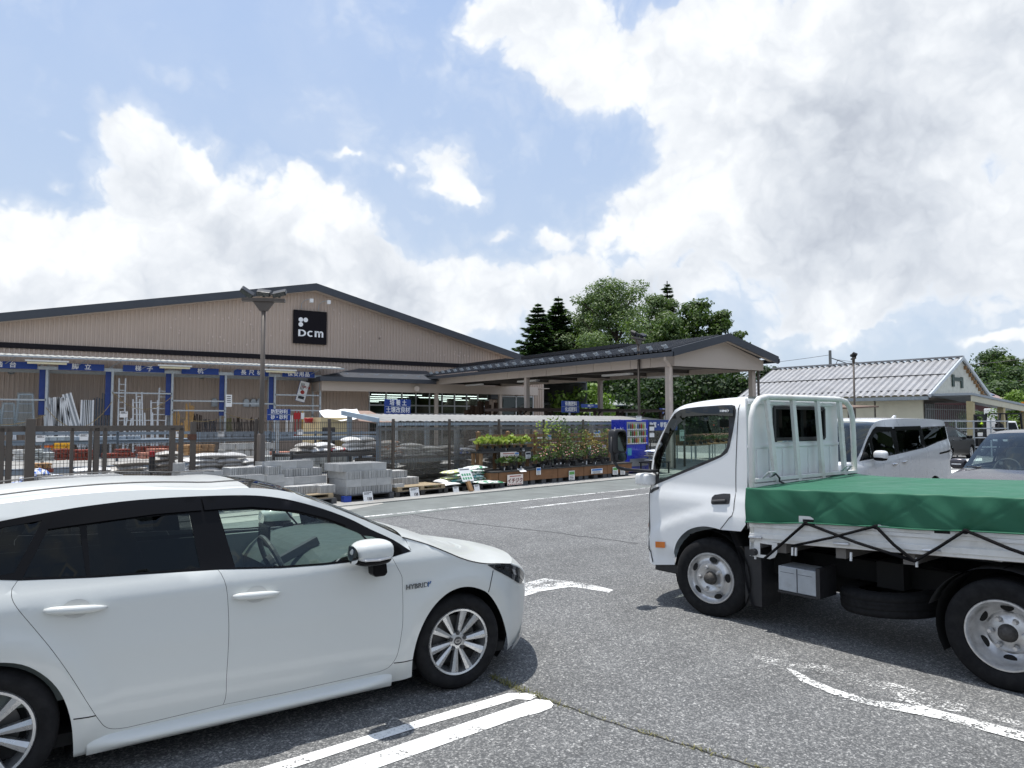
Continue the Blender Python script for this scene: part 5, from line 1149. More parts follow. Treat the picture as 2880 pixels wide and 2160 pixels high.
# ---------------------------------------------------------------- vending machines
M_vb = mat('vending_blue', '#1c2fa8', .3, var=.04, coat=.3)
VB = .55
va0, vz = la(1719, 1182, VB); va1 = la(1823, 1182, VB)[0]; vsplit = la(1760, 1182, VB)[0]
H_ = 1.80
dv_ = .3
while la(1719, 1182, VB + dv_)[0] < vsplit and dv_ < 1.0: dv_ += .02
t = thing('vending_machine', 'blue drinks vending machine with three rows of bottles and white lettering on its side', 'vending machine', L(vsplit, VB), LA); w = va1 - vsplit
MB().box(0, w, 0, dv_, .06, H_).build('cabinet', M_vb, t, bevel=.01); text('Asahi', .22, M_sw, t, face_m((-.004, dv_ / 2, 1.47), rz=R(-90)), 0, sx=.85)
MB().box(.05, w - .16, -.012, -.002, .98, H_ - .07).build('display_back', mat('display_back', (.35, .36, .34), .6), t)
cols = ['#c9a22c', '#3f7f3a', '#b8402c', '#d9d5c8', '#5a4030', '#8fae3a', '#2f5f9c']
for r_ in range(3):
    z = 1.03 + r_ * .235; MB().box(.05, w - .16, -.06, -.01, z - .03, z - .005).build('shelf_strip', M_white, t)
    n = 10
    for ci in range(5):
        m = MB()
        for i in range(n):
            if (i * 3 + r_ * 2) % 5 == ci: x = .07 + (w - .26) * (i + .5) / n; m.lathe([(0, 0), (.02, 0), (.021, .12), (.01, .15), (.01, .175), (0, .175)], 8, Matrix.Translation((x, -.035, z)) @ YZ)
        if m.v: m.build('bottle', mat('bottle_' + str((ci + r_) % 7), cols[(ci + r_) % 7], .3, var=0), t)
m = MB(); [m.box(.08 + i * (w - .26) / 10, .10 + i * (w - .26) / 10, -.063, -.06, 1.0 + r_ * .235, 1.02 + r_ * .235) for i in range(10) for r_ in range(3)]; m.build('button', M_ink, t)
MB().box(.08, .3, -.01, -.003, .62, .86).build('poster', mat('teal_print', '#4a9ab0', .5, var=.4, vs=20), t)
MB().box(w - .16, w - .05, -.012, -.003, .75, .95).build('coin_panel', M_black, t); MB().box(w - .13, w - .07, -.014, -.003, .55, .72).build('label', M_white, t)
MB().box(.2, w - .1, -.03, -.003, .25, .5).build('delivery_flap', mat('steel_flap', (.3, .31, .33), .4, .5), t)
tv = la(1795, 1178, VB - .02); tt = card(L(tv[0], VB - .05, H_ - .03), .3, .16, 'white leaflet taped over the top edge of the lit machine', LA, 0, 'leaflet', 2)
# sacks beside the machines, small table
for i in range(5): sack(L(va1 - .35 + .1 * (i % 2), .1, .42 + i * .075), ['white', 'blue', 'clear', 'white', 'blue'][i], ('lowest', 'second', 'third', 'fourth', 'topmost')[i] + ' sack of the small pile before the lit vending machine', 'sacks before the vending machine', sc=(1.05, 1, .75))
t = thing('low_table', 'low black table carrying the small sack pile', 'table', L(va1 - .3, .1, 0), LA); MB().box(-.5, .5, -.3, .3, .36, .4).build('top', M_black, t)
for x, y in ((-.45, -.25), (.45, -.25), (-.45, .25), (.45, .25)): MB().box(x - .02, x + .02, y - .02, y + .02, 0, .36).build('leg', M_black, t)
# blue sign for sheds and pipes, black notice
a0, z1 = la(1823, 1181, .8); a1, _ = la(1905, 1184, .8); _, z0 = la(1823, 1211, .8); t = thing('shed_sign', 'wide blue sign about sheds and pipes behind the truck cab', 'sign', L(a0, .8), LA); w = a1 - a0
MB().box(0, w, 0, .04, z0, z1).build('board', M_blue, t); text('物置・単管パイプ', (z1 - z0) * .55, M_sw, t, face_m((w / 2, -.005, (z0 + z1) / 2)), 0, sx=w * .92 / ((z1 - z0) * .55 * 8)); MB().box(.05, .1, .05, .1, 0, z1).box(w - .1, w - .05, .05, .1, 0, z1).build('post', M_brown, t)
a0, z1 = la(1822, 1195, .6); a1, _ = la(1837, 1195, .6); _, z0 = la(1822, 1233, .6); t = thing('stand_notice', 'narrow black framed white notice beside the lit machine', 'notice', L(a0, .55), LA); w = a1 - a0
MB().box(0, w, 0, .02, z0, z1).build('frame', M_black, t); MB().box(.02, w - .02, -.004, -.001, z0 + .04, z1 - .06).build('sheet', M_white, t); text('喫煙場', w * .3, M_ink, t, face_m((w / 2, -.006, z1 - .25)), .004); MB().box(w * .3, w * .4, .02, .05, 0, z1).build('post', M_black, t)
card(L(la(1918, 1210, 1.2)[0], 1.2, la(1918, 1240, 1.2)[1]), .32, .42, 'pale notice with opening hours 9:30 to 7:30 seen through the truck window', LA, 0, 'hours_notice', 1, '9:30', mt=mat('pale_green_card', '#c4dccb', .6))
t = thing('hours_notice_post', 'dark post behind the opening hours notice', 'post', L(la(1927, 1210, 1.25)[0], 1.26, 0), LA); MB().box(-.03, .03, 0, .06, 0, 2.3).build('post', M_brown, t)
# plant sales tables seen through the cab window
for i, (x, y, b) in enumerate(((1950, 1262, 3), (2000, 1262, 3.5), (2050, 1262, 4))):
    a = la(x, y, b)[0]; t = thing('sales_table', ('first', 'second', 'third')[i] + ' sales table of bedding plants seen through the truck windows', 'table', L(a, b), LA, 'plant sales tables')
    MB().box(-.8, .8, -.4, .4, .7, .74).box(-.8, .8, .35, .38, .74, 1.15).box(-.8, .8, .3, .6, 1.12, 1.15).build('top', M_wood, t)
    for xx, yy in ((-.75, -.35), (.75, -.35), (-.75, .35), (.75, .35)): MB().box(xx - .02, xx + .02, yy - .02, yy + .02, 0, .7).build('leg', M_galv, t)
    for j in range(8):
        q = dup(lowp if j % 2 else pf); q.location = L(a - .7 + j * .2, b - .1 + (j % 3) * .15, .74); q['label'] = 'small plant on the sales tables behind the truck window'; q['group'] = 'small plants on the sales tables'
rb = potplant(L(la(2045, 1200, 2.8)[0], 2.8, 1.25), .55, .3, 'green', 'hanging red flowering bush seen through the truck window', 'hanging plants', 31, .05, 80, False, .09)
quads('flower', *foliage(90, lambda r: (r.normal() * .2, r.normal() * .2, .36 + r.normal() * .08), .035, 1, 4), leafmat('red_petal', (.45, .02, .03), (.7, .1, .1)), rb)
# dark timber pergola roof and far greenhouse roof under the canopy
pg = pp(1455, 1147, (0, 27, 0), (0, 1, 0)); pg2 = pp(1880, 1148, (0, 27, 0), (0, 1, 0))
t = thing('pergola_roof', 'low dark brown timber shelter roof behind the awning', 'shelter', (pg.x, 27, 0)); w = pg2.x - pg.x
MB().box(0, w, 0, 3, pg.z - .12, pg.z).build('roof', mat('dark_timber', '#2e211b', .7), t)
for i in range(7): x = .3 + i * (w - .6) / 6; MB().box(x - .06, x + .06, .2, .32, 0, pg.z - .1).build('post', mat('dark_timber', '#2e211b', .7), t); MB().bar((x, .25, pg.z - .5), (x + .35, .25, pg.z - .12), .07).build('brace', mat('dark_timber', '#2e211b', .7), t)
A = pp(1530, 1135, (0, 46, 0), (0, 1, 0)); B = pp(1806, 1135, (0, 46, 0), (0, 1, 0)); T_ = pp(1700, 1120, (0, 46, 0), (0, 1, 0))
t = thing('greenhouse_roof', 'pale low greenhouse roof behind the canopy posts', 'greenhouse', (A.x, 46, 0)); w = B.x - A.x
m = MB(); n = 24
for i in range(n): m.add([(w * i / n, 0, A.z), (w * (i + 1) / n - .06, 0, A.z), (w * (i + 1) / n - .06 - .0, 6, T_.z + .35), (w * i / n, 6, T_.z + .35)], [(0, 1, 2, 3)])
m.build('roof_panel', mat('greenhouse_sheet', (.45, .48, .46), .5, var=.1), t)
m = MB(); [m.box(w * i / 6 - .05, w * i / 6 + .05, 0, .1, 0, A.z) for i in range(7)]; m.box(0, w, -.03, 0, A.z - .1, A.z); m.build('frame', M_galv, t)
# bundled logs by the door
g = pp(1385, 1160, (0, 38, 0), (0, 1, 0))
M_log = mat('fern_post', '#3b2a1e', .95, var=.4, vs=9, bump=.5)
for i, (x, yt) in enumerate(((1312, 1153), (1323, 1151), (1333, 1140), (1341, 1142), (1351, 1128), (1359, 1130), (1368, 1128), (1378, 1138), (1393, 1132))):
    p = pp(x, yt, (0, 37.5, 0), (0, 1, 0)); o = MB().tube([(0, 0, 0), (random.uniform(.0, .35) if i > 5 else 0, 0, p.z)], [.17, .14], 10).build('rough_post', M_log); o.location = (p.x, 37.5 + .1 * (i % 3), 0); tag(o, 'rough brown post in the cluster by the shop door, %s' % ('far left low one', 'second low one', 'third one', 'fourth one', 'highest straight one', 'one right of the highest', 'thick one in the centre', 'one leaning gently right', 'rightmost strongly leaning one')[i], 'post', 'rough posts by the shop door')
t = thing('wall_tv', 'small black screen box on the wall beside the shop door', 'screen', tuple(pp(1390, 1112, (0, 41.6, 0), (0, 1, 0)))); MB().box(-.4, .4, -.1, .2, -.28, .28).build('case', M_black, t); MB().box(-.3, .36, -.105, -.1, -.22, .22).build('screen', mat('dim_screen', (.1, .11, .12), .2), t)
t = thing('opening_hours_sign', 'pale sign with 7:30 behind the shop glazing', 'sign', tuple(pp(1162, 1131, (0, 42.3, 0), (0, 1, 0)))); MB().box(-.45, .45, 0, .03, -.3, .3).build('board', mat('cream_card', (.5, .5, .45), .6), t); text('7:30', .4, M_ink, t, face_m((0, -.004, 0)), .01)
t = thing('door_poster', 'yellow poster behind the shop door glass', 'poster', tuple(pp(1205, 1131, (0, 42.3, 0), (0, 1, 0)))); MB().box(-.75, .75, 0, .03, -.2, .2).build('sheet', mat('yellow_poster', (.3, .22, .05), .6, var=.3), t)
# ---------------------------------------------------------------- silver roofed building at the right
HB = R(7.4); BX = Vector((math.cos(HB), math.sin(HB), 0)); BY = Vector((-math.sin(HB), math.cos(HB), 0))   # along gable, along ridge
C0 = pd(2622.6, 1109, 38.3)
def bl(x, y):
    p = pp(x, y, C0, BY); return (p - C0).dot(BX), p.z
apx, apz = bl(2704, 1005); rx_, rz_ = bl(2768, 1122); ez = C0.z
pr = pp(2205, 1031.5, C0 + BX * apx, BX); LEN = min(60, max(12, (pr - C0).dot(BY)))
hall = thing('tool_rental_hall', 'low cream building with a corrugated silver gable roof, right of the canopy', 'building', (C0.x, C0.y, 0), HB)
M_cream = mat('cream_siding', '#d6d0b8', .65, var=.05, vs=1.5, dirt=.12); M_silv = mat('silver_roof', (.30, .30, .305), .5, .15, var=.15, vs=1.2, dirt=.2)
aw = apx * 2 - .2
def roofside(xa, za, xb, zb, amp=.10):
    m = MB(); n = int(LEN / .38); vs = []
    for i in range(n + 1):
        for f, hh in ((0, 0), (.25, amp * .9), (.5, amp), (.75, amp * .9)):
            y = min((i + f) * LEN / n, LEN); vs += [(xa, y, za + hh - .1), (xb, y, zb + hh - .1)]
    k = len(vs) // 2; m.add(vs, [(2 * i, 2 * i + 2, 2 * i + 3, 2 * i + 1) for i in range(k - 1)]); return m
roofside(-.5, ez - .0, apx, apz).build('roof', M_silv, hall); roofside(apx, apz, aw + .5, ez).build('roof', M_silv, hall)
m = MB(); m.prism([(-.55, -.12, ez), (apx, -.12, apz + .06), (aw + .55, -.12, ez), (aw + .55, -.12, ez - .18), (apx, -.12, apz - .14), (-.55, -.12, ez - .18)], (0, 0, 0), (0, .1, 0)); m.build('rake_board', mat('silver_trim', (.5, .53, .55), .4, .3), hall)
m = MB(); m.bar((apx, -.1, apz + .05), (apx, LEN, apz + .05), .3, .08); m.build('ridge_cap', M_silv, hall)
m = MB(); 
for f in (.5, .9): x = -.5 + (apx + .5) * f; 
m.bar((apx * .47, 0, ez + (apz - ez) * .5 + .06), (apx * .47, LEN, ez + (apz - ez) * .5 + .06), .06); m.bar((apx * .03, 0, ez + (apz - ez) * .08 + .08), (apx * .03, LEN, ez + (apz - ez) * .08 + .08), .05)
m.build('snow_rail', M_black, hall)
m = MB(); m.box(-.62, -.5, 0, LEN, ez - .3, ez - .12); m.build('gutter', mat('grey_gutter', (.3, .34, .36), .5), hall)
m = MB(); vs = []; n = int(LEN / .12)
m.box(0, .1, .5, LEN, 0, ez); m.build('side_wall', M_cream, hall)
M_gb = mat('gable_board', '#cfcdc0', .7, var=.08, dirt=.2)
m = MB(); n = 40
for i in range(n):
    x0, x1 = aw * i / n, aw * (i + 1) / n - .012; zz = lambda x: ez - .12 + (apz - ez) * (1 - abs(x - apx) / apx)
    m.add([(x0, .05, ez - .15), (x1, .05, ez - .15), (x1, .05, max(ez - .14, zz(x1))), (x0, .05, max(ez - .14, zz(x0)))], [(0, 1, 2, 3)])
m.add([(0, .07, ez - .15), (aw, .07, ez - .15), (apx, .07, apz - .1)], [(0, 1, 2)]); m.build('gable_wall', M_gb, hall)
m = MB(); n = 9
for i in range(n): f = .12 + .8 * i / n; x = apx + (aw - apx) * f; z = apz - (apz - ez) * f; m.box(x - .05, x + .05, -.1, .2, z - .42, z - .2)
m.build('purlin_end', M_wood, hall)
m = MB(); gx0, gz1 = bl(2678, 1053); gx1, _ = bl(2708, 1053); _, gz0 = bl(2690, 1088)
m.box(gx0, gx0 + .3, -.02, .03, gz0, gz1).box(gx1 - .3, gx1, -.02, .03, gz0 + -.05, gz1 - .1).box(gx0 + .3, gx1 - .3, -.02, .03, (gz0 + gz1) / 2, gz1 - .15); m.build('wall_emblem', mat('dark_green_emblem', (.015, .04, .03), .5), hall)
# lean-to porch over the front and open frontage
m = MB(); pz = ez - .1; m.prism([(-.3, 0, pz), (aw + 3.2, 0, pz - .65), (aw + 3.2, 0, pz - .53), (-.3, 0, pz + .12)], (0, -2.0, 0), (0, 2.05, 0))
m.build('porch_roof', mat('grey_porch_roof', (.33, .37, .4), .5), hall)
m = MB(); m.prism([(-.2, 0, pz - .32), (aw + 3.1, 0, pz - .97), (aw + 3.1, 0, pz - .66), (-.2, 0, pz - .01)], (0, -1.95, 0), (0, .06, 0)); m.build('porch_fascia', M_cream, hall)
for x in (0, aw * .55, aw, aw + 3): MB().box(x, x + .3, -1.9, -1.6, 0, pz - .3 - .65 * x / (aw + 3)).build('porch_post', mat('ochre_post', '#c3b48a', .7), hall)
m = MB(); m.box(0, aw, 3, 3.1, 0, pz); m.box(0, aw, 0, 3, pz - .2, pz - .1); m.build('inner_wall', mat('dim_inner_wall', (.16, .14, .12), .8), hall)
m = MB(); [m.box(.4 + i * .28, .45 + i * .28, .5, .55, .1, pz - .4) for i in range(int((aw - .8) / .28))]; [m.box(.3, aw - .2, .48, .5, z, z + .05) for z in (.6, 1.2, 1.8, 2.4)]; m.build('display_rack', M_galv, hall)
# metal barrier racks before the hall
A = pd(2640, 1180, 34); t = thing('pipe_barrier', 'galvanised pipe rail frame standing before the cream building', 'railing', (A.x, A.y, 0), R(-20))
m = MB(); [m.tube([(0, 0, z), (3.9, 0, z)], .03, 6) for z in (.5, .95, 1.4, 1.75)]; m.build('rail', M_galv, t)
for i in range(5): MB().tube([(i * .97, 0, 0), (i * .97, 0, 1.8)], .035, 6).build('post', M_galv, t)
# ---------------------------------------------------------------- more houses, poles and wires
A = pd(2716, 1096, 62); t = thing('red_brown_house', 'dark red house with a blue grey solar roof behind the cream building', 'house', (A.x, A.y, 0), R(-25))
MB().box(0, 3.0, 0, 7, 0, 3.6).build('wall', mat('maroon_wall', '#5a3a3a', .7), t); MB().prism([(-.5, -.5, 3.5), (3.4, -.5, 3.5), (3.4, 3.5, 5.0), (-.5, 3.5, 5.0)], (0, 0, 0), (0, 0, .15)).prism([(-.5, 7.5, 3.5), (3.4, 7.5, 3.5), (3.4, 3.5, 5.0), (-.5, 3.5, 5.0)], (0, 0, 0), (0, 0, .15)).build('roof', mat('pinkish_roof', '#8f7c78', .6), t)
m = MB().prism([(.1, .4, 4.02), (3.1, .4, 4.02), (3.1, 3.2, 5.06), (.1, 3.2, 5.06)], (0, 0, 0), (0, 0, .06)).build('solar_panel', mat('solar_panel', (.06, .10, .2), .2, .2), t)
A = pd(2339, 1184, 80); t = thing('utility_pole', 'grey utility pole with wires behind the silver roof', 'utility pole', (A.x, A.y, 0)); zt5 = 1.75 + (1184.7 - 985) * 80 / 2000
MB().tube([(0, 0, 0), (0, 0, zt5)], [.2, .15], 10).build('pole', mat('concrete_pole', (.22, .22, .21), .8), t); MB().bar((-.1, 0, zt5 - .8), (2.6, -.6, zt5 - 1.5), .08).bar((0, 0, zt5 - 2.8), (1.4, 0, zt5 - 1), .06).box(-1, 1, -.1, .1, zt5 - 3.7, zt5 - 3.5).build('cross_arm', M_dark, t)
def wire(p, q, sag, lab):
    pts = [p.lerp(q, i / 16) - Vector((0, 0, sag * (1 - (i / 8 - 1) ** 2))) for i in range(17)]; o = MB().tube(pts, .022, 4).build('power_line', M_black); tag(o, lab, 'power line', 'overhead wires')
B0 = Vector((A.x, A.y, 0))
for i, (x, y, dep, zz, sg_, lab) in enumerate(((1700, 1040, 120, .5, .8, 'upper wire sagging left from the utility pole'), (1800, 1062, 110, 3.5, .8, 'lower wire running left from the utility pole'), (3050, 978, 70, 1.0, 1.2, 'upper wire crossing right above the silver roof'), (3050, 1020, 70, 1.6, 1.0, 'middle wire crossing right above the silver roof'), (3050, 1048, 70, 3.5, .8, 'lowest wire crossing right above the silver roof'))):
    q = pd(x, y, dep); wire(Vector((A.x + (1.5 if x > 2500 else 0), A.y, zt5 - zz)), q, sg_, lab)
# brown steel shelter roof over the truck bed line
A = pd(2372, 1184, 30); t = thing('trolley_shelter', 'low brown flat shelter roof on a post left of the cream building', 'shelter', (A.x, A.y, 0), HB)
zz = 1.75 + (1184.7 - 1145) * 30 / 2000; MB().prism([(-1.4, -.8, zz - .1), (1.5, -.8, zz), (1.5, 1.6, zz + .12), (-1.4, 1.6, zz + .02)], (0, 0, 0), (0, 0, .06)).build('roof', mat('brown_roof_sheet', '#6d5748', .6), t)
MB().box(.6, .7, 0, .1, 0, zz).build('post', M_brown, t); MB().bar((.65, .05, zz - .4), (1.1, .05, zz - .05), .05).build('brace', M_brown, t)

# ---------------------------------------------------------------- trees
LG = {'dark': leafmat('conifer_needles', (.03, .06, .028), (.09, .15, .06)), 'zel': leafmat('elm_leaf', (.075, .12, .045), (.17, .23, .09)), 'map': leafmat('maple_leaf', (.03, .06, .015), (.10, .155, .035)), 'bush': leafmat('bush_leaf', (.08, .15, .02), (.18, .27, .05)), 'deep': leafmat('deep_leaf', (.012, .03, .01), (.045, .08, .022)), 'far': leafmat('far_leaf', (.03, .065, .02), (.09, .14, .045))}
M_bark = mat('bark', '#3f342b', .9, var=.3, vs=5, bump=.4)
def broad(P, h, w, kind, lab, seed, n=9000, leaf=.16, hb=.25, gaps=.55, name='broadleaf_tree', flat=1.0, grp='trees behind the walkway canopy', spread=1.0):
    r = np.random.default_rng(seed); rr = random.Random(seed); t = thing(name, lab, 'tree', P, rr.uniform(0, 6.28), grp)
    m = MB(); m.tube([(0, 0, 0), (.1, 0, h * hb), (0, .15, h * .6), (0, 0, h * .85)], [h * .028, h * .02, h * .012, h * .004], 9)
    cl = []
    nb = 26
    for i in range(nb):
        f = hb + (1 - hb) * (i + .5) / nb; an = i * 2.4 + rr.uniform(-.4, .4)
        u = (f - hb) / (1 - hb); rad = w / 2 * (math.sin(math.pi * min(1, (u * .82 + .16))) ** .75) * rr.uniform(.72, 1.12)
        tip = Vector((math.cos(an) * rad, math.sin(an) * rad, h * f + rad * .12)); st = Vector((0, 0, max(h * hb * .7, h * f - rad * .7)))
        mid = st.lerp(tip, .5) + Vector((0, 0, rad * .1)); m.tube([st, mid, tip], [h * .010, h * .006, h * .002], 5)
        for k in range(5):
            q = st.lerp(tip, .35 + .16 * k) + Vector((rr.gauss(0, rad * .15), rr.gauss(0, rad * .15), rr.gauss(0, rad * .10)));
            if rr.random() > gaps * .35: cl.append((q, w * rr.uniform(.055, .115) * spread))
    for k in range(8): cl.append((Vector((rr.gauss(0, w * .08), rr.gauss(0, w * .08), h * rr.uniform(.78, .97))), w * rr.uniform(.05, .09)))
    m.build('trunk', M_bark, t)
    C_ = np.array([tuple(c) for c, _ in cl]); Rr = np.array([q for _, q in cl]); idx = r.choice(len(cl), n, p=Rr ** 2 / (Rr ** 2).sum())
    d = r.normal(size=(n, 3)); d /= np.linalg.norm(d, axis=1)[:, None]; Q = C_[idx] + d * (Rr[idx] * r.uniform(.35, 1.0, n) ** .6)[:, None] * np.array([1.25, 1.25, .7 * flat])
    nm = d + r.normal(size=(n, 3)) * .5 + np.array([0, 0, .5]); nm /= np.linalg.norm(nm, axis=1)[:, None]; e = r.normal(size=(n, 3)); e -= (e * nm).sum(1)[:, None] * nm; e /= np.linalg.norm(e, axis=1)[:, None]; f = np.cross(nm, e)
    s = leaf * r.uniform(.6, 1.4, n)[:, None]; quads('crown', Q, e * s, f * s * .6, LG[kind], t); return t
def conifer(P, h, w, lab, seed, n=14000, leaf=.24, grp='dark conifers behind the shop'):
    r = np.random.default_rng(seed); rr = random.Random(seed); t = thing('conifer_tree', lab, 'tree', P, rr.uniform(0, 6), grp)
    m = MB(); m.tube([(0, 0, 0), (0, 0, h)], [h * .02, h * .003], 8); Q = []; E_ = []; F_ = []
    k = 0; z = h * .12
    while z < h * .985:
        u = 1 - z / h; L_ = w / 2 * (u ** .8) * 1.35 * (.75 + .5 * abs(math.sin(k * 1.7))); nb = 9 if u > .3 else 7
        for j in range(nb):
            an = k * 1.1 + j * 6.283 / nb + rr.uniform(-.25, .25); ll = L_ * rr.uniform(.6, 1.15); up_ = .10 if u < .5 else -.05
            tip = Vector((math.cos(an) * ll, math.sin(an) * ll, z + ll * up_)); m.tube([(0, 0, z), tip * .5 + Vector((0, 0, z * .5 - ll * .03)), tip], [.04, .03, .01], 4)
            c = max(5, int(n * ll / (w * 22))); 
            for q in range(c):
                f = rr.uniform(.12, 1); sp = ll * .2 * (1.15 - f) + .14; lat = rr.uniform(-1, 1) * sp * 1.7
                p = Vector((math.cos(an) * ll * f - math.sin(an) * lat, math.sin(an) * ll * f + math.cos(an) * lat, z + ll * up_ * f * f - ll * .06 * math.sin(f * 3.1) + rr.uniform(-.06, .05) * h * .12))
                Q.append(p); di = Vector((math.cos(an + lat * .6), math.sin(an + lat * .6), rr.uniform(-.25, .15))); E_.append(di * leaf * rr.uniform(.7, 1.5)); F_.append(Vector((-math.sin(an), math.cos(an), rr.uniform(-.5, .5))) * leaf * .38)
        z += h * (.019 + .012 * rr.random()); k += 1
    m.build('trunk', M_bark, t); quads('crown', np.array(Q), np.array(E_), np.array(F_), LG['dark'], t); return t
def tr_at(xd, ytop, dep):   # display pixel (2212 wide) of the tree top
    x, y = xd * 1.302, ytop * 1.302; p = pd(x, y, dep); return (p.x, p.y, 0), p.z
P_, h = tr_at(1162, 655, 78); conifer(P_, h, 8.4, 'left dark conifer with drooping tiers beside the shop roof end', 3)
P_, h = tr_at(1206, 640, 80); conifer(P_, h, 8.6, 'second dark conifer, right against the pale broadleaf tree', 4)
P_, h = tr_at(1441, 607, 92); conifer(P_, h, 8, 'conifer whose pointed top rises behind the broadleaf trees', 5, 7000)
P_, h = tr_at(1330, 612, 76); broad(P_, h, 13, 'zel', 'largest pale green airy broadleaf tree in the middle of the group', 6, 30000, .13, .2, .5, spread=1.15)
P_, h = tr_at(1270, 640, 79); broad(P_, h, 6.5, 'zel', 'narrow grey green broadleaf tree next to the conifers', 16, 12000, .13, .15, .5, spread=1.2)
P_, h = tr_at(1420, 640, 80); broad(P_, h, 8, 'zel', 'pale broadleaf tree right of the largest one', 26, 14000, .13, .2, .5, spread=1.2)
P_, h = tr_at(1505, 655, 74); broad(P_, h, 8.0, 'map', 'dense deep green maple above the canopy ridge', 7, 12000, .17, .15, .2, spread=1.25)
P_, h = tr_at(1556, 676, 72); broad(P_, h, 5.6, 'map', 'rightmost deep green maple of the group', 8, 9000, .16, .15, .2, spread=1.25)
P_, h = tr_at(1440, 690, 70); broad(P_, h, 7.0, 'map', 'deep green maple partly hidden behind the canopy roof', 9, 9000, .17, .1, .2, spread=1.2)
for i, (x, y, dep, w, k_, lab) in enumerate(((1250, 690, 84, 9, 'map', 'dark tree behind the conifers'), (1310, 720, 86, 9, 'map', 'dark green tree filling the back of the group'), (1380, 700, 86, 9, 'far', 'mid green tree behind the largest pale one'), (1460, 690, 88, 10, 'map', 'dark green tree behind the maples'), (1195, 830, 62, 6.0, 'deep', 'low dark tree seen under the left part of the canopy'), (1262, 836, 54, 5.0, 'bush', 'bright green bush seen under the canopy'), (1240, 795, 70, 6, 'deep', 'dark tree behind the bright bush'), (1350, 810, 66, 7, 'deep', 'dark tree between the canopy posts'), (1420, 822, 60, 6, 'deep', 'mid green tree right of the lamp pole under the canopy'), (1510, 805, 62, 8, 'deep', 'dark tree under the right part of the canopy'), (1590, 820, 60, 6, 'deep', 'mid green tree at the right end post of the canopy'), (1655, 797, 75, 6, 'deep', 'tree between the canopy end and the silver roof'), (1300, 800, 74, 7, 'deep', 'dark tree filling the gap left of the middle post'), (1470, 800, 76, 7, 'deep', 'dark tree behind the right canopy posts'), (1560, 800, 78, 8, 'deep', 'dark tree far behind the truck cab'), (1390, 800, 82, 8, 'deep', 'dark tree deep behind the lamp pole'))):
    P_, h = tr_at(x, y, dep); broad(P_, h, w, k_, lab, 40 + i, 5500, .17, .05, .1, grp='low trees seen under the canopy', spread=1.5)
for i, (x, y, dep, w, k_, lab) in enumerate(((2140, 760, 95, 9, 'far', 'tallest dark rounded tree at the right edge group'), (2175, 772, 92, 7, 'map', 'dark tree right of the tallest rounded one'), (2195, 800, 80, 8, 'far', 'mid green tree at the right frame edge'), (2120, 800, 90, 6, 'far', 'tree beside the solar roof'), (2222, 775, 98, 8, 'map', 'dark tree cut by the right frame edge'), (2160, 830, 70, 6, 'far', 'lower green tree right of the house'))):
    P_, h = tr_at(x, y, dep); broad(P_, h, w, k_, lab, 60 + i, 7000, .19, .1, .2, grp='trees behind the cream building', spread=1.35)
P_, h = tr_at(2193, 848, 52); broad(P_, h, 2.9, 'bush', 'cone shaped clipped green shrub at the right edge', 71, 5000, .09, .03, 0, 'clipped_shrub', grp='clipped shrubs at the right', spread=1.7)
P_, h = tr_at(2105, 892, 60); broad(P_, h, 3.2, 'far', 'low hedge shrub seen under the porch', 72, 3000, .1, .03, 0, 'clipped_shrub', grp='clipped shrubs at the right', spread=1.7)
def belt():
    # unseen tree belt, added round the car park to darken reflections in paintwork and glass
    r = np.random.default_rng(21); n = 9000; an = r.uniform(R(75), R(335), n); d = 48 + 9 * np.sin(an * 3) + r.normal(0, 1.5, n); h = 6.5 + 2.2 * np.sin(an * 17) + 1.4 * np.sin(an * 41 + 1)
    X = np.stack([np.sin(an) * d, np.cos(an) * d, r.uniform(0, 1, n) ** .9 * h], 1); e = r.normal(size=(n, 3)); e /= np.linalg.norm(e, axis=1)[:, None]; g_ = r.normal(size=(n, 3)); g_ -= (g_ * e).sum(1)[:, None] * e; g_ /= np.linalg.norm(g_, axis=1)[:, None]
    struct(quads('woodland', X, e * .75, g_ * .6, LG['deep']), 'unseen tree belt added round the car park to darken vehicle reflections', 'stuff')
belt()
def hedge():
    P = []; r = np.random.default_rng(9); n = 26000
    a, b = pd(1500, 1150, 88), pd(2250, 1150, 88); f = r.uniform(0, 1, n); X = np.outer(1 - f, np.array(a)) + np.outer(f, np.array(b)); X[:, 2] = r.uniform(0, 1, n) ** .9 * (5.2 + .8 * np.sin(f * 23) + .5 * np.sin(f * 61)); X[:, 0] += r.normal(0, .8, n); X[:, 1] += r.normal(0, 1.2, n)
    e = r.normal(size=(n, 3)); e /= np.linalg.norm(e, axis=1)[:, None]; g_ = r.normal(size=(n, 3)); g_ -= (g_ * e).sum(1)[:, None] * e; g_ /= np.linalg.norm(g_, axis=1)[:, None]
    o = quads('woodland', X, e * .28, g_ * .2, LG['deep']); struct(o, 'dense undergrowth behind the trees', 'stuff')
    n = 9000; a, b = pd(2700, 1150, 100), pd(3000, 1150, 100); f = r.uniform(0, 1, n); X = np.outer(1 - f, np.array(a)) + np.outer(f, np.array(b)); X[:, 2] = r.uniform(0, 1, n) * 5; X[:, 1] += r.normal(0, 1.2, n)
    o = quads('woodland', X, e[:n] * .3, g_[:n] * .22, LG['far']); struct(o, 'undergrowth behind the houses at the right', 'stuff')
hedge()
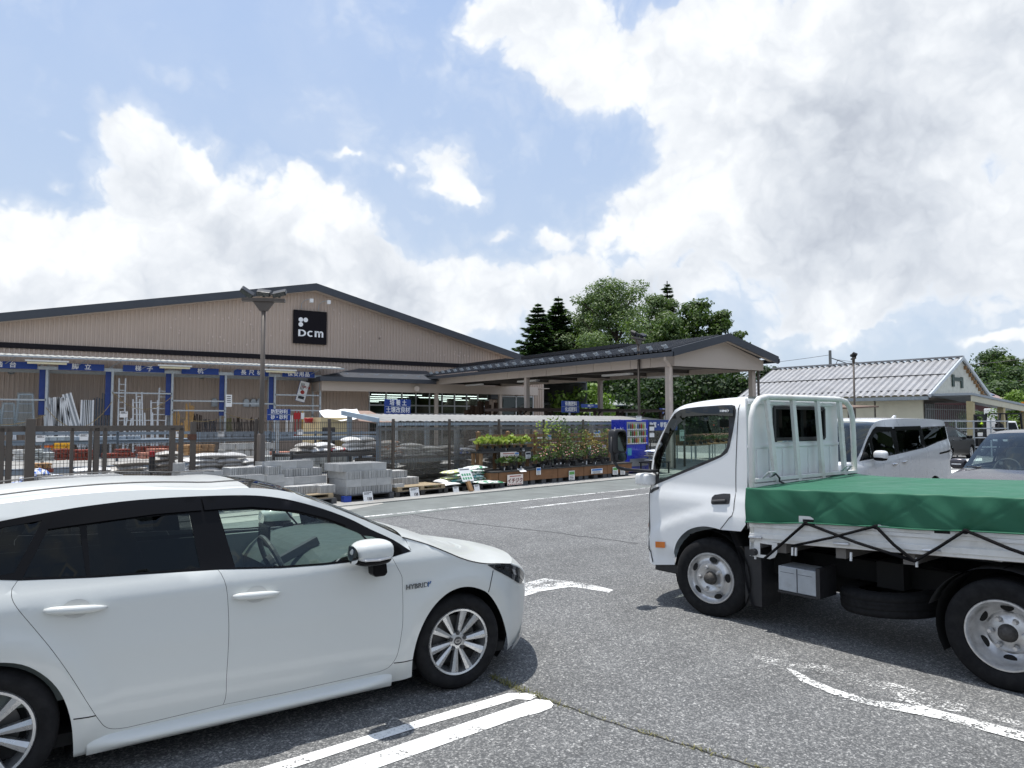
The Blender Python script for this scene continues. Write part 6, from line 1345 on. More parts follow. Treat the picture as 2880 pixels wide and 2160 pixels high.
# ---------------------------------------------------------------- vehicle machinery
M_pearl = mat('pearl_white_paint', (.62, .64, .62), .3, var=0, coat=.45, spec=.4)
M_twhite = mat('truck_white_paint', (.78, .79, .79), .35, var=.03, vs=2, coat=.6, dirt=.06)
M_tyre = mat('tyre_rubber', (.011, .011, .012), .85, var=.25, vs=9, bump=.2, bs=60, spec=.25); M_well = mat('wheel_well', (.008, .008, .008), .9, var=0)
M_alloy = mat('alloy_rim', (.55, .56, .57), .3, .85, var=.06, vs=9); M_trim = mat('gloss_black_trim', (.006, .006, .007), .25, var=0, spec=.12); M_seam2 = mat('panel_gap', (.01, .01, .01), .8, var=0)
M_steelw = mat('steel_wheel', (.62, .62, .62), .35, .75, var=.2, vs=14, dirt=.3); M_chrome = mat('chrome', (.7, .7, .7), .08, 1, var=0)
M_plast = mat('grey_plastic', (.05, .05, .052), .6, var=.1)
G_clear = glass('clear_green_glass', (.78, .87, .82), .9); G_priv = glass('privacy_glass', (.07, .078, .082), .5); G_shield = glass('windscreen_glass', (.72, .82, .80), 1.6); G_vis = glass('smoked_visor', (.14, .14, .15), 1.6)
def inpoly(P, poly):
    x, y = P[:, 0], P[:, 1]; q = np.array(poly); n = len(q); c = np.zeros(len(P), bool); j = n - 1
    for i in range(n):
        xi, yi = q[i]; xj, yj = q[j]
        if yi != yj: c ^= ((yi > y) != (yj > y)) & (x < (xj - xi) * (y - yi) / (yj - yi) + xi)
        j = i
    return c
def resam(poly, sp, closed=True):
    out = []; n = len(poly)
    for i in range(n if closed else n - 1):
        a, b = poly[i], poly[(i + 1) % n]; k = max(1, int(math.ceil(math.hypot(b[0] - a[0], b[1] - a[1]) / sp)))
        out += [(a[0] + (b[0] - a[0]) * t / k, a[1] + (b[1] - a[1]) * t / k) for t in range(k)]
    if not closed: out.append(poly[-1])
    return out
def smooth_(pts, k=4):
    """Catmull-Rom through an open run of points"""
    out = []; n = len(pts)
    for i in range(n - 1):
        p0, p1, p2, p3 = pts[max(i - 1, 0)], pts[i], pts[i + 1], pts[min(i + 2, n - 1)]
        for t in range(k):
            t /= k; out.append(tuple(.5 * (2 * p1[c] + (p2[c] - p0[c]) * t + (2 * p0[c] - 5 * p1[c] + 4 * p2[c] - p3[c]) * t * t + (3 * p1[c] - p0[c] - 3 * p2[c] + p3[c]) * t ** 3) for c in (0, 1)))
    return out + [pts[-1]]
def panel(m, outer, holes, fy, side, sp=.05, inset=0.0):
    """side panel: a 2D outline in (x, z) with holes, tessellated and laid on the curved flank y = side * fy(x, z)"""
    loops = [resam(outer, sp)] + [resam(h, sp) for h in holes]; V = []; E_ = []
    for lp in loops: o = len(V); V += lp; E_ += [(o + i, o + (i + 1) % len(lp)) for i in range(len(lp))]
    A = np.array(V); x0, z0 = A[:len(loops[0])].min(0); x1, z1 = A[:len(loops[0])].max(0)
    gx, gz = np.meshgrid(np.arange(x0 + sp / 2, x1, sp), np.arange(z0 + sp / 2, z1, sp)); Gp = np.stack([gx.ravel(), gz.ravel()], 1)
    if len(Gp):
        k = inpoly(Gp, loops[0])
        for h in loops[1:]: k &= ~inpoly(Gp, h)
        Gp = Gp[k]
        if len(Gp):
            d = np.min(np.hypot(Gp[:, None, 0] - A[None, :, 0], Gp[:, None, 1] - A[None, :, 1]), 1); Gp = Gp[d > sp * .4]; V += [tuple(p) for p in Gp]
    r = delaunay_2d_cdt([Vector(v) for v in V], E_, [], 0, 1e-5); P = np.array([tuple(v) for v in r[0]]); T = np.array(r[2]); c = P[T].mean(1)
    k = inpoly(c, loops[0])
    for h in loops[1:]: k &= ~inpoly(c, h)
    T = T[k]; vs = [(p[0], side * (fy(p[0], p[1]) - inset), p[1]) for p in P]
    m.add(vs, [tuple(t) if side < 0 else tuple(t[::-1]) for t in T]); return m
def edge3(pts, fy, side, out=0.0): return [(x, side * (fy(x, z) + out), z) for x, z in pts]
def loft(m, pts, c0, c1, fy, sp=.05, nv=12, pw=2.0):
    q = resam(pts, sp, False); n = len(q) - 1
    def f(i, v, s):
        x, z = q[i]; t = i / n; cx, cz = c0[0] + (c1[0] - c0[0]) * t, c0[1] + (c1[1] - c0[1]) * t; e = 1 - (1 - v) ** pw; return (x + cx * e, s * fy(x, z) * (1 - v), z + cz * e)
    for s in (1, -1):
        vs = [f(i, j / nv, s) for i in range(n + 1) for j in range(nv + 1)]
        m.add(vs, [((i * (nv + 1) + j), ((i + 1) * (nv + 1) + j), ((i + 1) * (nv + 1) + j + 1), (i * (nv + 1) + j + 1))[::s] for i in range(n) for j in range(nv)])
    return m
def weld(o, d=.002):
    import bmesh
    b = bmesh.new(); b.from_mesh(o.data); bmesh.ops.remove_doubles(b, verts=b.verts, dist=d); bmesh.ops.recalc_face_normals(b, faces=b.faces); b.to_mesh(o.data); b.free(); return o
def true_normals(o, fy, tol=.0022):
    """exact shading normals on the flanks, so that reflections run clean"""
    me = o.data; me.update(); ns = []; e = .006
    for v in me.vertices:
        x, y, z = v.co; s = 1 if y > 0 else -1; f = fy(x, z)
        if abs(y) > .2 and abs(abs(y) - f) < tol: n = Vector((-(fy(x + e, z) - fy(x - e, z)) / (2 * e), s, -(fy(x, z + e) - fy(x, z - e)) / (2 * e))).normalized()
        else: n = v.normal.copy()
        if n.dot(v.normal) < 0: n = -n
        ns.append(tuple(n))
    me.normals_split_custom_set_from_vertices(ns)
def tyre_lathe(r, rr, w, n=48):
    h = w / 2; return [(rr, -h * .82), (rr + .012, -h * .96), (rr + (r - rr) * .5, -h * 1.04), (r - .022, -h * .96), (r - .004, -h * .72), (r, -h * .5), (r - .006, -h * .36), (r - .006, -h * .32), (r, -h * .3), (r, -.01), (r - .006, 0), (r, .01), (r, h * .3), (r - .006, h * .34), (r, h * .38), (r - .004, h * .72), (r - .022, h * .96), (rr + (r - rr) * .5, h * 1.04), (rr + .012, h * .96), (rr, h * .82)]
def wheel(par, x, y, r, rr, w, style, side, steer=0.0, z=None):
    """wheel part (> rim, tyre) with its axle along Y; the outer face looks to side * Y"""
    Mx = Matrix.Translation((x, y, z or r)) @ Matrix.Rotation(steer, 4, 'Z') @ Matrix.Diagonal((1, side, 1, 1))
    wh = MB().lathe(tyre_lathe(r, rr, w), 56, Mx).build('wheel', M_tyre, par, smooth=True); wh.name = 'tyre'
    ring_ = [(rr + .004, w * .42), (rr - .002, w * .46), (rr - .014, w * .44), (rr - .02, w * .3), (rr - .035, w * -.1), (rr - .03, -w * .4)]
    if style == 'alloy':
        m = MB(); m.lathe(ring_, 56, Mx); m.build('rim', M_alloy, par, auto=40)
        m = MB(); n = 10
        for i in range(n):
            an = 2 * math.pi * i / n + .15; off = (.016 if i % 2 else -.016)
            c, s_ = math.cos(an), math.sin(an); t = Vector((-s_, 0, c)); d = Vector((c, 0, s_)); Y0 = Vector((0, w * .30, 0)); Y1 = Vector((0, w * .40, 0))
            p0 = d * .05 + t * off * .25; p1 = d * (rr - .016) + t * off * .5; w0, w1 = .011, .025
            top = [p0 - t * w0 + Y0, p0 + t * w0 + Y0, p1 + t * w1 + Y1, p1 - t * w1 + Y1]; mid = [p0 + Y0 * 1.12, p1 + Y1 * 1.05]; bt = [v - Vector((0, .035, 0)) for v in top]
            vs = top + mid + bt; m.add([Mx @ v for v in vs], [(0, 4, 5, 3), (4, 1, 2, 5), (0, 3, 9, 6), (1, 7, 8, 2), (3, 5, 2, 8, 9), (0, 6, 7, 1, 4)])
        m.lathe([(0, w * .36), (.035, w * .36), (.055, w * .33), (.06, w * .2)], 24, Mx); m.build('spoke', M_alloy, par, auto=30)
        m = MB(); m.lathe([(0, w * .372), (.026, w * .37), (.03, w * .35)], 20, Mx); m.build('hub_cap', M_plast, par)
        m = MB()
        for rx_, rz_ in ((.019, .012), (.009, .012), (.017, .006)):
            A = [2 * math.pi * k / 16 for k in range(16)]; m.add([Mx @ Vector(((rx_ + q) * math.cos(a), w * .376, (rz_ + q) * math.sin(a))) for q in (0, .003) for a in A], [(k, (k + 1) % 16, 16 + (k + 1) % 16, 16 + k) for k in range(16)])
        m.build('emblem', M_chrome, par)
        for i in range(5): a = 2 * math.pi * i / 5 + .3; MB().lathe([(0, 0), (.013, 0), (.013, -.03)], 8, Mx @ Matrix.Translation((.052 * math.cos(a), w * .385, .052 * math.sin(a)))).build('wheel_nut', M_plast, par)
        MB().lathe([(.02, w * .02), (rr - .06, w * .02), (rr - .06, -.03)], 40, Mx).build('brake_disc', mat('brake_disc', (.12, .115, .11), .5, .6, var=.2), par); MB().lathe([(0, -w * .05), (rr, -w * .05)], 40, Mx).build('wheel_back', M_well, par)
    else:
        front = style == 'steel_front'; d0 = w * .30 if front else -w * .18; m = MB()
        lip = [(rr + .006, w * .44), (rr + .002, w * .5), (rr - .008, w * .5), (rr - .016, w * .42), (rr - .022, w * .34)]
        m.lathe(lip + ([(rr - .035, w * .28), (rr - .05, w * .27), (rr - .075, d0 + .012), (.13, d0 + .035), (.10, d0 + .035), (.085, d0 + .02), (.0, d0 + .02)] if front else [(rr - .028, w * .1), (rr - .035, d0 + .03), (rr - .05, d0 + .005), (.14, d0 - .015), (.1, d0 + .02), (0, d0 + .02)]), 56, Mx); m.build('rim', M_steelw, par, auto=50)
        nh = 5 if front else 6
        for i in range(nh):
            m = MB(); a = 2 * math.pi * i / nh + .5; R0 = .168 if front else .165; yy = (d0 + .027) if front else (d0 + .006)
            cc = Vector((R0 * math.cos(a), yy, R0 * math.sin(a))); t = Vector((-math.sin(a), 0, math.cos(a))); d = Vector((math.cos(a), -.32 if front else .1, math.sin(a)))
            m.add([Mx @ (cc + t * .040 * math.cos(q) + d * .024 * math.sin(q)) for q in [2 * math.pi * k / 14 for k in range(14)]], [tuple(range(14))]); m.build('hand_hole', M_well, par)
        m = MB(); m.lathe([(0, d0 + .075), (.045, d0 + .07), (.055, d0 + .03), (.06, d0 + .02)], 20, Mx); m.build('hub_cap', mat('dirty_hub', (.07, .065, .06), .7, .3, var=.4, vs=30), par, smooth=True)
        for i in range(nh): a = 2 * math.pi * i / nh; MB().lathe([(0, .0), (.013, 0), (.015, -.015), (.02, -.03)], 8, Mx @ Matrix.Translation((.098 * math.cos(a), d0 + .06, .098 * math.sin(a)))).build('wheel_nut', M_steelw, par)
    return wh
def well(m, cx, cz, r, y0, y1, a0=-.5, a1=math.pi + .5, n=20, fy=None):
    """dark half drum behind a wheel arch"""
    A = [a0 + (a1 - a0) * k / n for k in range(n + 1)]; sg = 1 if y1 > 0 else -1
    vs = [(cx + r * math.cos(a), (y0, sg * ((fy(cx + r * math.cos(a), cz + r * math.sin(a)) - .03) if fy else abs(y1)))[i], cz + r * math.sin(a)) for i in (0, 1) for a in A]
    m.add(vs, [(k, k + 1, n + 2 + k, n + 1 + k) for k in range(n)]); m.add([(cx + r * math.cos(a), y0, cz + r * math.sin(a)) for a in A], [tuple(range(n + 1))]); return m
def seamline(par, pts, fy, side, r=.003, name='panel_gap'):
    o = MB().tube(edge3(resam(pts, .04, False), fy, side, .0005), r, 4).build(name, M_seam2, par); return o
def make_car(root, S_):
    """body shell, doors, glass and cabin from a table of side outlines"""
    fy = S_['fy']; mt = S_['paint']; inset_c = S_.get('liner', .02)
    def inset(poly, d=.0028):
        c = np.mean(np.array(poly), 0); out = []
        n = len(poly); P = np.array(poly); ar = sum(P[i][0] * P[(i + 1) % n][1] - P[(i + 1) % n][0] * P[i][1] for i in range(n))
        sgn = 1 if ar > 0 else -1
        for i in range(n):
            a, b, c_ = P[i - 1], P[i], P[(i + 1) % n]; e1 = b - a; e2 = c_ - b; n1 = np.array([-e1[1], e1[0]]) / (np.hypot(*e1) + 1e-9) * sgn; n2 = np.array([-e2[1], e2[0]]) / (np.hypot(*e2) + 1e-9) * sgn; k = n1 + n2; k = k / max(.5, np.hypot(*k)); out.append(tuple(b + k * d))
        return out
    m = MB()
    for s in (1, -1): panel(m, S_['outer'], [S_['dlo']] + [inset(d, -.0012) for d, _ in S_['doors']], fy, s)
    for nm, pts, c0, c1, pw in S_['lofts']:
        if nm == 'body': loft(m, pts, c0, c1, fy, pw=pw)
    b = m.build('body', mt, root, auto=35); weld(b, .0015); b.data.polygons.foreach_set('use_smooth', [True] * len(b.data.polygons)); true_normals(b, fy)
    for nm, pts, c0, c1, pw in S_['lofts']:
        if nm != 'body': o = loft(MB(), pts, c0, c1, fy, pw=pw).build(nm, {'windscreen': G_shield, 'rear_window': G_priv, 'hood': mt, 'sunroof': M_trim}[nm], root, smooth=True)
    for d, h in S_['doors']:
        for s in (1, -1):
            o = panel(MB(), inset(d, .0012), [], fy, s).build('door', mt, root, smooth=True); true_normals(o, fy)
            if h:
                hx, hz, hl, ht = h; c = (hx, s * (fy(hx, hz) + .018), hz)
                g = MB(); pts = [(hx + hl * (t - .5), s * (fy(hx, hz) + .008 + .02 * math.sin(math.pi * min(1, max(0, t))) ** .5), hz + ht * (t - .5)) for t in [k / 10 for k in range(11)]]
                g.tube(pts, [.009, .017, .019, .020, .020, .020, .020, .019, .017, .013, .006], 10); g.build('handle', S_.get('handle', mt), o, smooth=True)
                g = MB(); q = [(hx + .06 * math.cos(a), s * (fy(hx, hz) + .0015), hz + .045 * math.sin(a)) for a in [2 * math.pi * k / 20 for k in range(20)]]; g.add(q, [tuple(range(20))]); g.build('handle_recess', S_.get('recess', mat('handle_recess', (.50, .51, .50), .4, var=0)), o)
    for s in (1, -1):
        panel(MB(), S_['dlo'], [g for g, _ in S_['glass']], fy, s, inset=-.001).build('window_trim', S_.get('trim', M_trim), root, smooth=True)
        for g, gm in S_['glass']: panel(MB(), g, [], fy, s, inset=.004).build('window', gm, root, smooth=True)
    m = MB()
    for s in (1, -1): panel(m, S_['liner_poly'], [], lambda x, z: fy(x, z) - .022, s, sp=.12)
    x0, x1 = S_['floor']; m.box(x0, x1, -S_['W'] + .10, S_['W'] - .10, S_['fz'], S_['fz'] + .06)
    for cx, cz, r in S_['wells']:
        for s in (1, -1): well(m, cx, cz, r, s * (S_['W'] - .36), s * (S_['W'] - .012), fy=fy)
    m.build('inner_liner', M_well, root)
def seat(par, x, y, z, M_, h=.62, w=.46):
    m = MB()
    def cushion(c, sx, sy, sz, tilt): 
        Mx = Matrix.Translation(c) @ Matrix.Rotation(tilt, 4, 'Y'); n = 10
        vs = []; 
        def f(u, v): th = (u - .5) * math.pi; ph = v * 2 * math.pi; e = .5; sg = lambda a, p: math.copysign(abs(a) ** p, a); return Mx @ Vector((sx * sg(math.cos(th), e) * sg(math.cos(ph), e), sy * sg(math.cos(th), e) * sg(math.sin(ph), e), sz * sg(math.sin(th), e)))
        m.grid(f, n, 20)
    cushion((x, y, z), .25, w / 2, .08, 0); cushion((x - .26, y, z + h * .52), .07, w / 2, h * .5, -.22); cushion((x - .36, y, z + h * 1.18), .05, .13, .09, -.2)
    m.build('seat', M_, par, smooth=True)
def steering(par, x, y, z, r=.185, tilt=.42):
    Mx = Matrix.Translation((x, y, z)) @ Matrix.Rotation(-tilt, 4, 'Y'); m = MB(); n = 28
    m.tube([Mx @ Vector((0, r * math.cos(2 * math.pi * k / n), r * math.sin(2 * math.pi * k / n))) for k in range(n + 1)], .016, 8)
    for a in (0, math.pi, -math.pi / 2): m.bar(Mx @ Vector((0, 0, 0)), Mx @ Vector((0, r * math.cos(a), r * math.sin(a))), .035, .02)
    m.lathe([(0, -.03), (.06, -.03), (.07, .0), (.06, .03)], 16, Mx @ Matrix.Rotation(R(90), 4, 'Z')); m.bar(Mx @ Vector((0, 0, 0)), Mx @ Vector((.3, 0, 0)), .05)
    m.build('steering_wheel', M_plast, par, smooth=False)
def ellips(m, c, r, e=.8, nu=14, nv=22, M_=None):
    sg = lambda a, p: math.copysign(abs(a) ** p, a)
    def f(u, v): th = (u - .5) * math.pi; ph = -v * 2 * math.pi; q = Vector((r[0] * sg(math.cos(th), e) * sg(math.cos(ph), e), r[1] * sg(math.cos(th), e) * sg(math.sin(ph), e), r[2] * sg(math.sin(th), e))); return Vector(c) + (M_ @ q if M_ else q)
    return m.grid(f, nu, nv)

# ---------------------------------------------------------------- white wagon, foreground left
def wagon():
    Wc = .86
    def dl(x, z):
        d = 0
        if z < .5: d += .07 * ((.5 - z) / .35) ** 2
        if .2 < z < .62: d += .012 * math.sin((z - .2) / .42 * math.pi)          # hollow along the lower doors
        if z > .86: d += .04 * min(1, (z - .86) / .1) ** 1.5
        if z > .95: d += (z - .95) * .40 + .25 * max(0, z - 1.28)
        if x > .15: d += .42 * ((x - .15) / .72) ** 2.4
        if x < -2.7: d += .25 * ((-2.7 - x) / .8) ** 2.2
        # flared arches
        for cx in (.06, -2.46):
            q = math.hypot(x - cx, (z - .3)); d -= .02 * math.exp(-((q - .42) / .07) ** 2) * (z > .12)
        return d
    fy = lambda x, z: Wc - dl(x, z)
    root = thing('white_wagon', 'white hybrid estate car with smoked rear windows, parked beside the double white stripe', 'car', (2.0553, 5.0532, 0), R(90 - 86.6))
    rdoor = [(-2.355, .995), (-2.362, .966), (-2.361, .929), (-2.338, .881), (-2.267, .775), (-2.194, .665), (-2.12, .536), (-2.043, .385), (-1.995, .293), (-1.962, .243), (-1.923, .221), (-1.868, .213)]
    rdoor = [(-2.355, 1.0)] + smooth_(rdoor[1:])
    bl_ = smooth_([(-1.451, .955), (-1.424, .895), (-1.408, .812), (-1.398, .652), (-1.397, .513), (-1.400, .373), (-1.397, .302), (-1.400, .253), (-1.409, .225)], 2)
    fd = smooth_([(-.441, .913), (-.414, .857), (-.383, .8), (-.375, .756), (-.369, .54), (-.379, .435), (-.395, .327), (-.415, .273), (-.45, .235), (-.504, .222)], 3)
    belt = [(-3.02, 1.045), (-2.7, 1.028), (-2.409, 1.010), (-2.341, 1.0), (-2.026, .977), (-1.452, .951), (-1.116, .923), (-.875, .913), (-.44, .912), (-.304, .933)]
    dtop = smooth_([(-.304, .933), (-.409, 1.009), (-.55, 1.083), (-.676, 1.154), (-.833, 1.222), (-1.0, 1.278), (-1.13, 1.308), (-1.272, 1.325), (-1.525, 1.334), (-1.813, 1.333), (-2.055, 1.317), (-2.207, 1.300), (-2.419, 1.271), (-2.75, 1.21), (-2.98, 1.12), (-3.02, 1.045)], 3)
    roofl = smooth_([(-.347, 1.019), (-.489, 1.094), (-.619, 1.157), (-.778, 1.230), (-.931, 1.294), (-1.04, 1.338), (-1.16, 1.375), (-1.30, 1.402), (-1.5, 1.420), (-1.75, 1.433), (-1.973, 1.433), (-2.208, 1.422), (-2.45, 1.400), (-2.8, 1.365), (-3.1, 1.30)], 3)
    roofl = [(x, z - .055 * min(1, max(0, (-1.0 - x) / .45))) for x, z in roofl]
    hood = smooth_([(.49, .757), (.37, .78), (.248, .797), (.132, .825), (.038, .86), (-.057, .905), (-.171, .957), (-.289, 1.000), (-.347, 1.019)], 3)
    nose = smooth_([(.80, .17), (.845, .24), (.865, .33), (.86, .45), (.83, .54), (.75, .63), (.62, .705), (.49, .757)], 3)
    tail = smooth_([(-3.1, 1.245), (-3.2, 1.15), (-3.27, 1.0), (-3.36, .9), (-3.40, .7), (-3.42, .5), (-3.36, .3), (-3.22, .22)], 3)
    farch = smooth_([(.498, .15), (.470, .237), (.412, .382), (.340, .504), (.255, .600), (.174, .645), (.092, .668), (.013, .667), (-.066, .643), (-.142, .588), (-.204, .510), (-.251, .415), (-.275, .326), (-.285, .235), (-.275, .142)], 3)
    rarch = smooth_([(-2.093, .121), (-2.098, .209), (-2.109, .304), (-2.135, .405), (-2.175, .490), (-2.235, .565), (-2.315, .625), (-2.42, .652), (-2.52, .645), (-2.62, .60), (-2.70, .53), (-2.77, .42), (-2.81, .30), (-2.83, .18)], 3)
    outer = (nose + hood[1:] + roofl[1:] + tail[1:] + rarch[::-1] + [(-1.8, .118), (-1.148, .122), (-.622, .122), (-.396, .135)] + farch[::-1])
    rd = [(-1.452, .9505), (-2.026, .9765), (-2.341, .9995)] + rdoor[1:] + [(-1.642, .218), (-1.409, .225)] + bl_[::-1][1:-1]
    fdr = [(-.441, .9115), (-.875, .9125), (-1.116, .9225), (-1.4515, .9505)] + bl_[1:] + [(-1.098, .218), (-.857, .219)] + fd[::-1][:-1]
    glass_ = [([(-2.321, 1.010), (-2.227, 1.220), (-2.094, 1.222), (-2.062, .986)], G_priv), ([(-2.045, .985), (-2.062, 1.226), (-1.899, 1.240), (-1.7, 1.247), (-1.581, 1.249), (-1.539, .968)], G_priv),
              ([(-1.361, .951), (-1.43, 1.255), (-1.25, 1.245), (-1.065, 1.222), (-.944, 1.195), (-.789, 1.140), (-.642, 1.072), (-.62, 1.058), (-.56, .985), (-.499, .925), (-.874, .924), (-1.176, .936)], G_clear),
              ([(-.60, 1.050), (-.545, 1.040), (-.49, 1.015), (-.455, .925), (-.482, .925)], G_clear), ([(-2.40, 1.03), (-2.355, 1.035), (-2.25, 1.262), (-2.4, 1.243), (-2.7, 1.18), (-2.93, 1.10), (-2.93, 1.06)], G_priv)]
    make_car(root, dict(fy=fy, W=Wc, paint=M_pearl, outer=outer, dlo=belt + dtop[1:-1], doors=[(rd, (-2.105, .848, .26, -.02)), (fdr, (-1.257, .800, .25, -.012))], glass=glass_,
        lofts=[('body', roofl[20:], (.03, .015), (-.1, .045), 2), ('windscreen', roofl[:21], (.13, .0), (.03, .015), 2), ('hood', hood, (.30, -.01), (.14, .0), 2.2), ('body', nose, (.08, .0), (.30, -.01), 1.8), ('body', tail, (-.1, .05), (-.1, 0), 2)],
        liner_poly=[(.42, .66), (-.2, .9), (-.44, .9), (-3.0, .95), (-3.2, .7), (-2.9, .6), (-2.83, .3), (-2.75, .66), (-2.15, .66), (-2.08, .2), (-.3, .2), (-.2, .69), (.3, .69)], floor=(-3.2, .45), fz=.17, wells=[(.1, .29, .385), (-2.46, .27, .39)]))
    for s in (1, -1):
        wheel(root, .06, s * (Wc - .125), .308, .212, .2, 'alloy', s, R(-4)); wheel(root, -2.46, s * (Wc - .115), .308, .212, .2, 'alloy', s)
        # smoked rain visors above the windows
        panel(MB(), [(-2.227, 1.222), (-2.199, 1.285), (-2.055, 1.312), (-1.813, 1.328), (-1.528, 1.330), (-1.513, 1.262), (-1.75, 1.258), (-2.0, 1.240)], [], fy, s, inset=-.016).build('rain_visor', M_trim, root, smooth=True)
        panel(MB(), [(-1.503, 1.262), (-1.512, 1.330), (-1.272, 1.320), (-1.0, 1.272), (-.833, 1.216), (-.70, 1.155), (-.70, 1.115), (-.83, 1.172), (-1.0, 1.225), (-1.25, 1.262)], [], fy, s, inset=-.016).build('rain_visor', M_trim, root, smooth=True)
        panel(MB(), smooth_([(.248, .790), (.40, .772), (.49, .752), (.62, .700), (.735, .632)], 2) + [(.72, .56), (.60, .60), (.43, .69), (.322, .745)], [], fy, s, inset=-.004).build('headlight', mat('dark_lamp', (.03, .033, .036), .08, var=0, coat=1), root, smooth=True)
        panel(MB(), [(.30, .770), (.42, .755), (.58, .69), (.70, .60), (.71, .585), (.56, .665), (.40, .735)], [], fy, s, inset=-.006).build('lamp_reflector', M_chrome, root)
        # lower lip of the bumper and the sill blade
        panel(MB(), [(.56, .13), (.80, .16), (.845, .23), (.83, .245), (.7, .2), (.58, .17)], [], fy, s, inset=-.018).build('bumper_lip', mat('satin_silver', (.5, .52, .53), .35, .5, var=0), root)
        m = MB()
        def blade(u, v): x = -.42 - 1.62 * u; return (x, s * (Wc - .055 + .05 * math.sin(v * math.pi) * math.sin(min(1, u * 6 + .15) * math.pi / 2) * math.sin(min(1, (1 - u) * 6 + .15) * math.pi / 2)), .118 + .085 * v)
        m.grid(blade, 30, 8); m.build('side_skirt', M_pearl, root, smooth=True)
        # door mirror
        q = MB(); ellips(q, (-.622, s * (Wc + .10), .985), (.125, .10, .068), .72); mr_ = q.build('mirror', M_pearl, root, smooth=True)
        q = MB(); ellips(q, (-.625, s * (Wc + .098), .945), (.118, .094, .042), .75); q.build('mirror_base', M_trim, mr_, smooth=True)
        q = MB(); q.prism([(-.60, 0, .94), (-.52, 0, .94), (-.508, 0, .84), (-.525, 0, .823), (-.588, 0, .823), (-.60, 0, .84)], (0, s * (Wc - .03), 0), (0, s * .11, 0)); q.build('mirror_stalk', M_trim, mr_, bevel=.01)
        MB().tube([(-.74, s * (Wc + .12), .955), (-.70, s * (Wc + .19), .952), (-.62, s * (Wc + .203), .950), (-.54, s * (Wc + .18), .952)], .008, 6).build('indicator', mat('clear_lamp', (.6, .6, .6), .1, var=0), mr_)
        q = MB(); q.add([(-.752 + .012 * abs(math.cos(a)), s * (Wc + .10) + .085 * math.cos(a), .975 + .055 * math.sin(a)) for a in [2 * math.pi * k / 20 for k in range(20)]], [tuple(range(20))]); q.build('mirror_glass', M_chrome, mr_)
    for s in (1, -1): MB().tube([(x, s * .50, z + .034) for x, z in [p for p in roofl if p[0] < -1.2]], .004, 4).build('roof_channel', M_plast, root)
    seamline(root, [(-2.1, .318), (-2.007, .316)], fy, -1); seamline(root, [(-.415, .262), (-.284, .256)], fy, -1); seamline(root, [(.255, .61), (.27, .68), (.30, .745)], fy, -1)
    seamline(root, [(-.304, .94), (-.325, 1.0), (-.347, 1.019)], fy, -1, .002)
    for s in (1, -1): MB().tube(edge3(resam(hood, .04, False), fy, s, .001), .0035, 4).build('panel_gap', M_seam2, root)
    text('HYBRID', .042, mat('badge_chrome', (.22, .23, .24), .25, .9, var=0), root, Matrix.Translation((-.275, -(fy(-.27, .73) + .003), .718)) @ Matrix.Rotation(R(90), 4, 'X'), .001, sx=1.05, name='badge')
    MB().tube([(-.20, -(fy(-.2, .72) + .004), .705), (-.197, -(fy(-.2, .72) + .004), .735), (-.188, -(fy(-.2, .72) + .004), .722), (-.18, -(fy(-.2, .72) + .004), .738)], .004, 5).build('badge', mat('blue_badge', (.04, .12, .3), .3, var=0), root)
    # cabin
    M_seatm = mat('grey_seat', (.10, .105, .10), .85, var=.1)
    for y in (-.36, .36): seat(root, -1.55, y, .55, M_seatm, .58, .5)
    seat(root, -2.35, -.3, .55, M_seatm, .5, .55); seat(root, -2.35, .3, .55, M_seatm, .5, .55)
    m = MB()
    def dash(u, v): return (-.95 + .72 * u, -.70 + 1.4 * v, .93 - .0 * u - .18 * (1 - u) ** 6 + .02 * math.sin(v * math.pi) - .02 * math.exp(-((v - .25) / .12) ** 2) * 0 + .04 * math.exp(-((v - .26) / .13) ** 2) * math.exp(-((u - .2) / .25) ** 2))
    m.grid(dash, 14, 20); m.box(-.94, -.5, -.70, .70, .45, .75); m.build('dashboard', mat('dash_grey', (.06, .075, .07), .7, var=.1), root, smooth=False)
    MB().box(-.96, -.945, -.02, .22, .90, 1.04).build('centre_screen', M_trim, root); steering(root, -1.02, -.37, .86)
    m = MB(); m.box(-2.5, -.6, .74, .78, .4, .9); m.build('door_card', mat('door_card', (.13, .15, .14), .8, var=.1), root); MB().box(-2.5, -.6, -.78, -.74, .4, .88).build('door_card', mat('door_card', (.13, .15, .14), .8), root)
    MB().box(-2.3, -1.3, -.5, .5, 1.325, 1.335).build('headliner', mat('headliner', (.35, .37, .34), .9, var=0), root)
    MB().box(-1.0, -.96, -.12, .12, 1.24, 1.31).build('inner_mirror', M_plast, root)
    return root
wagon()
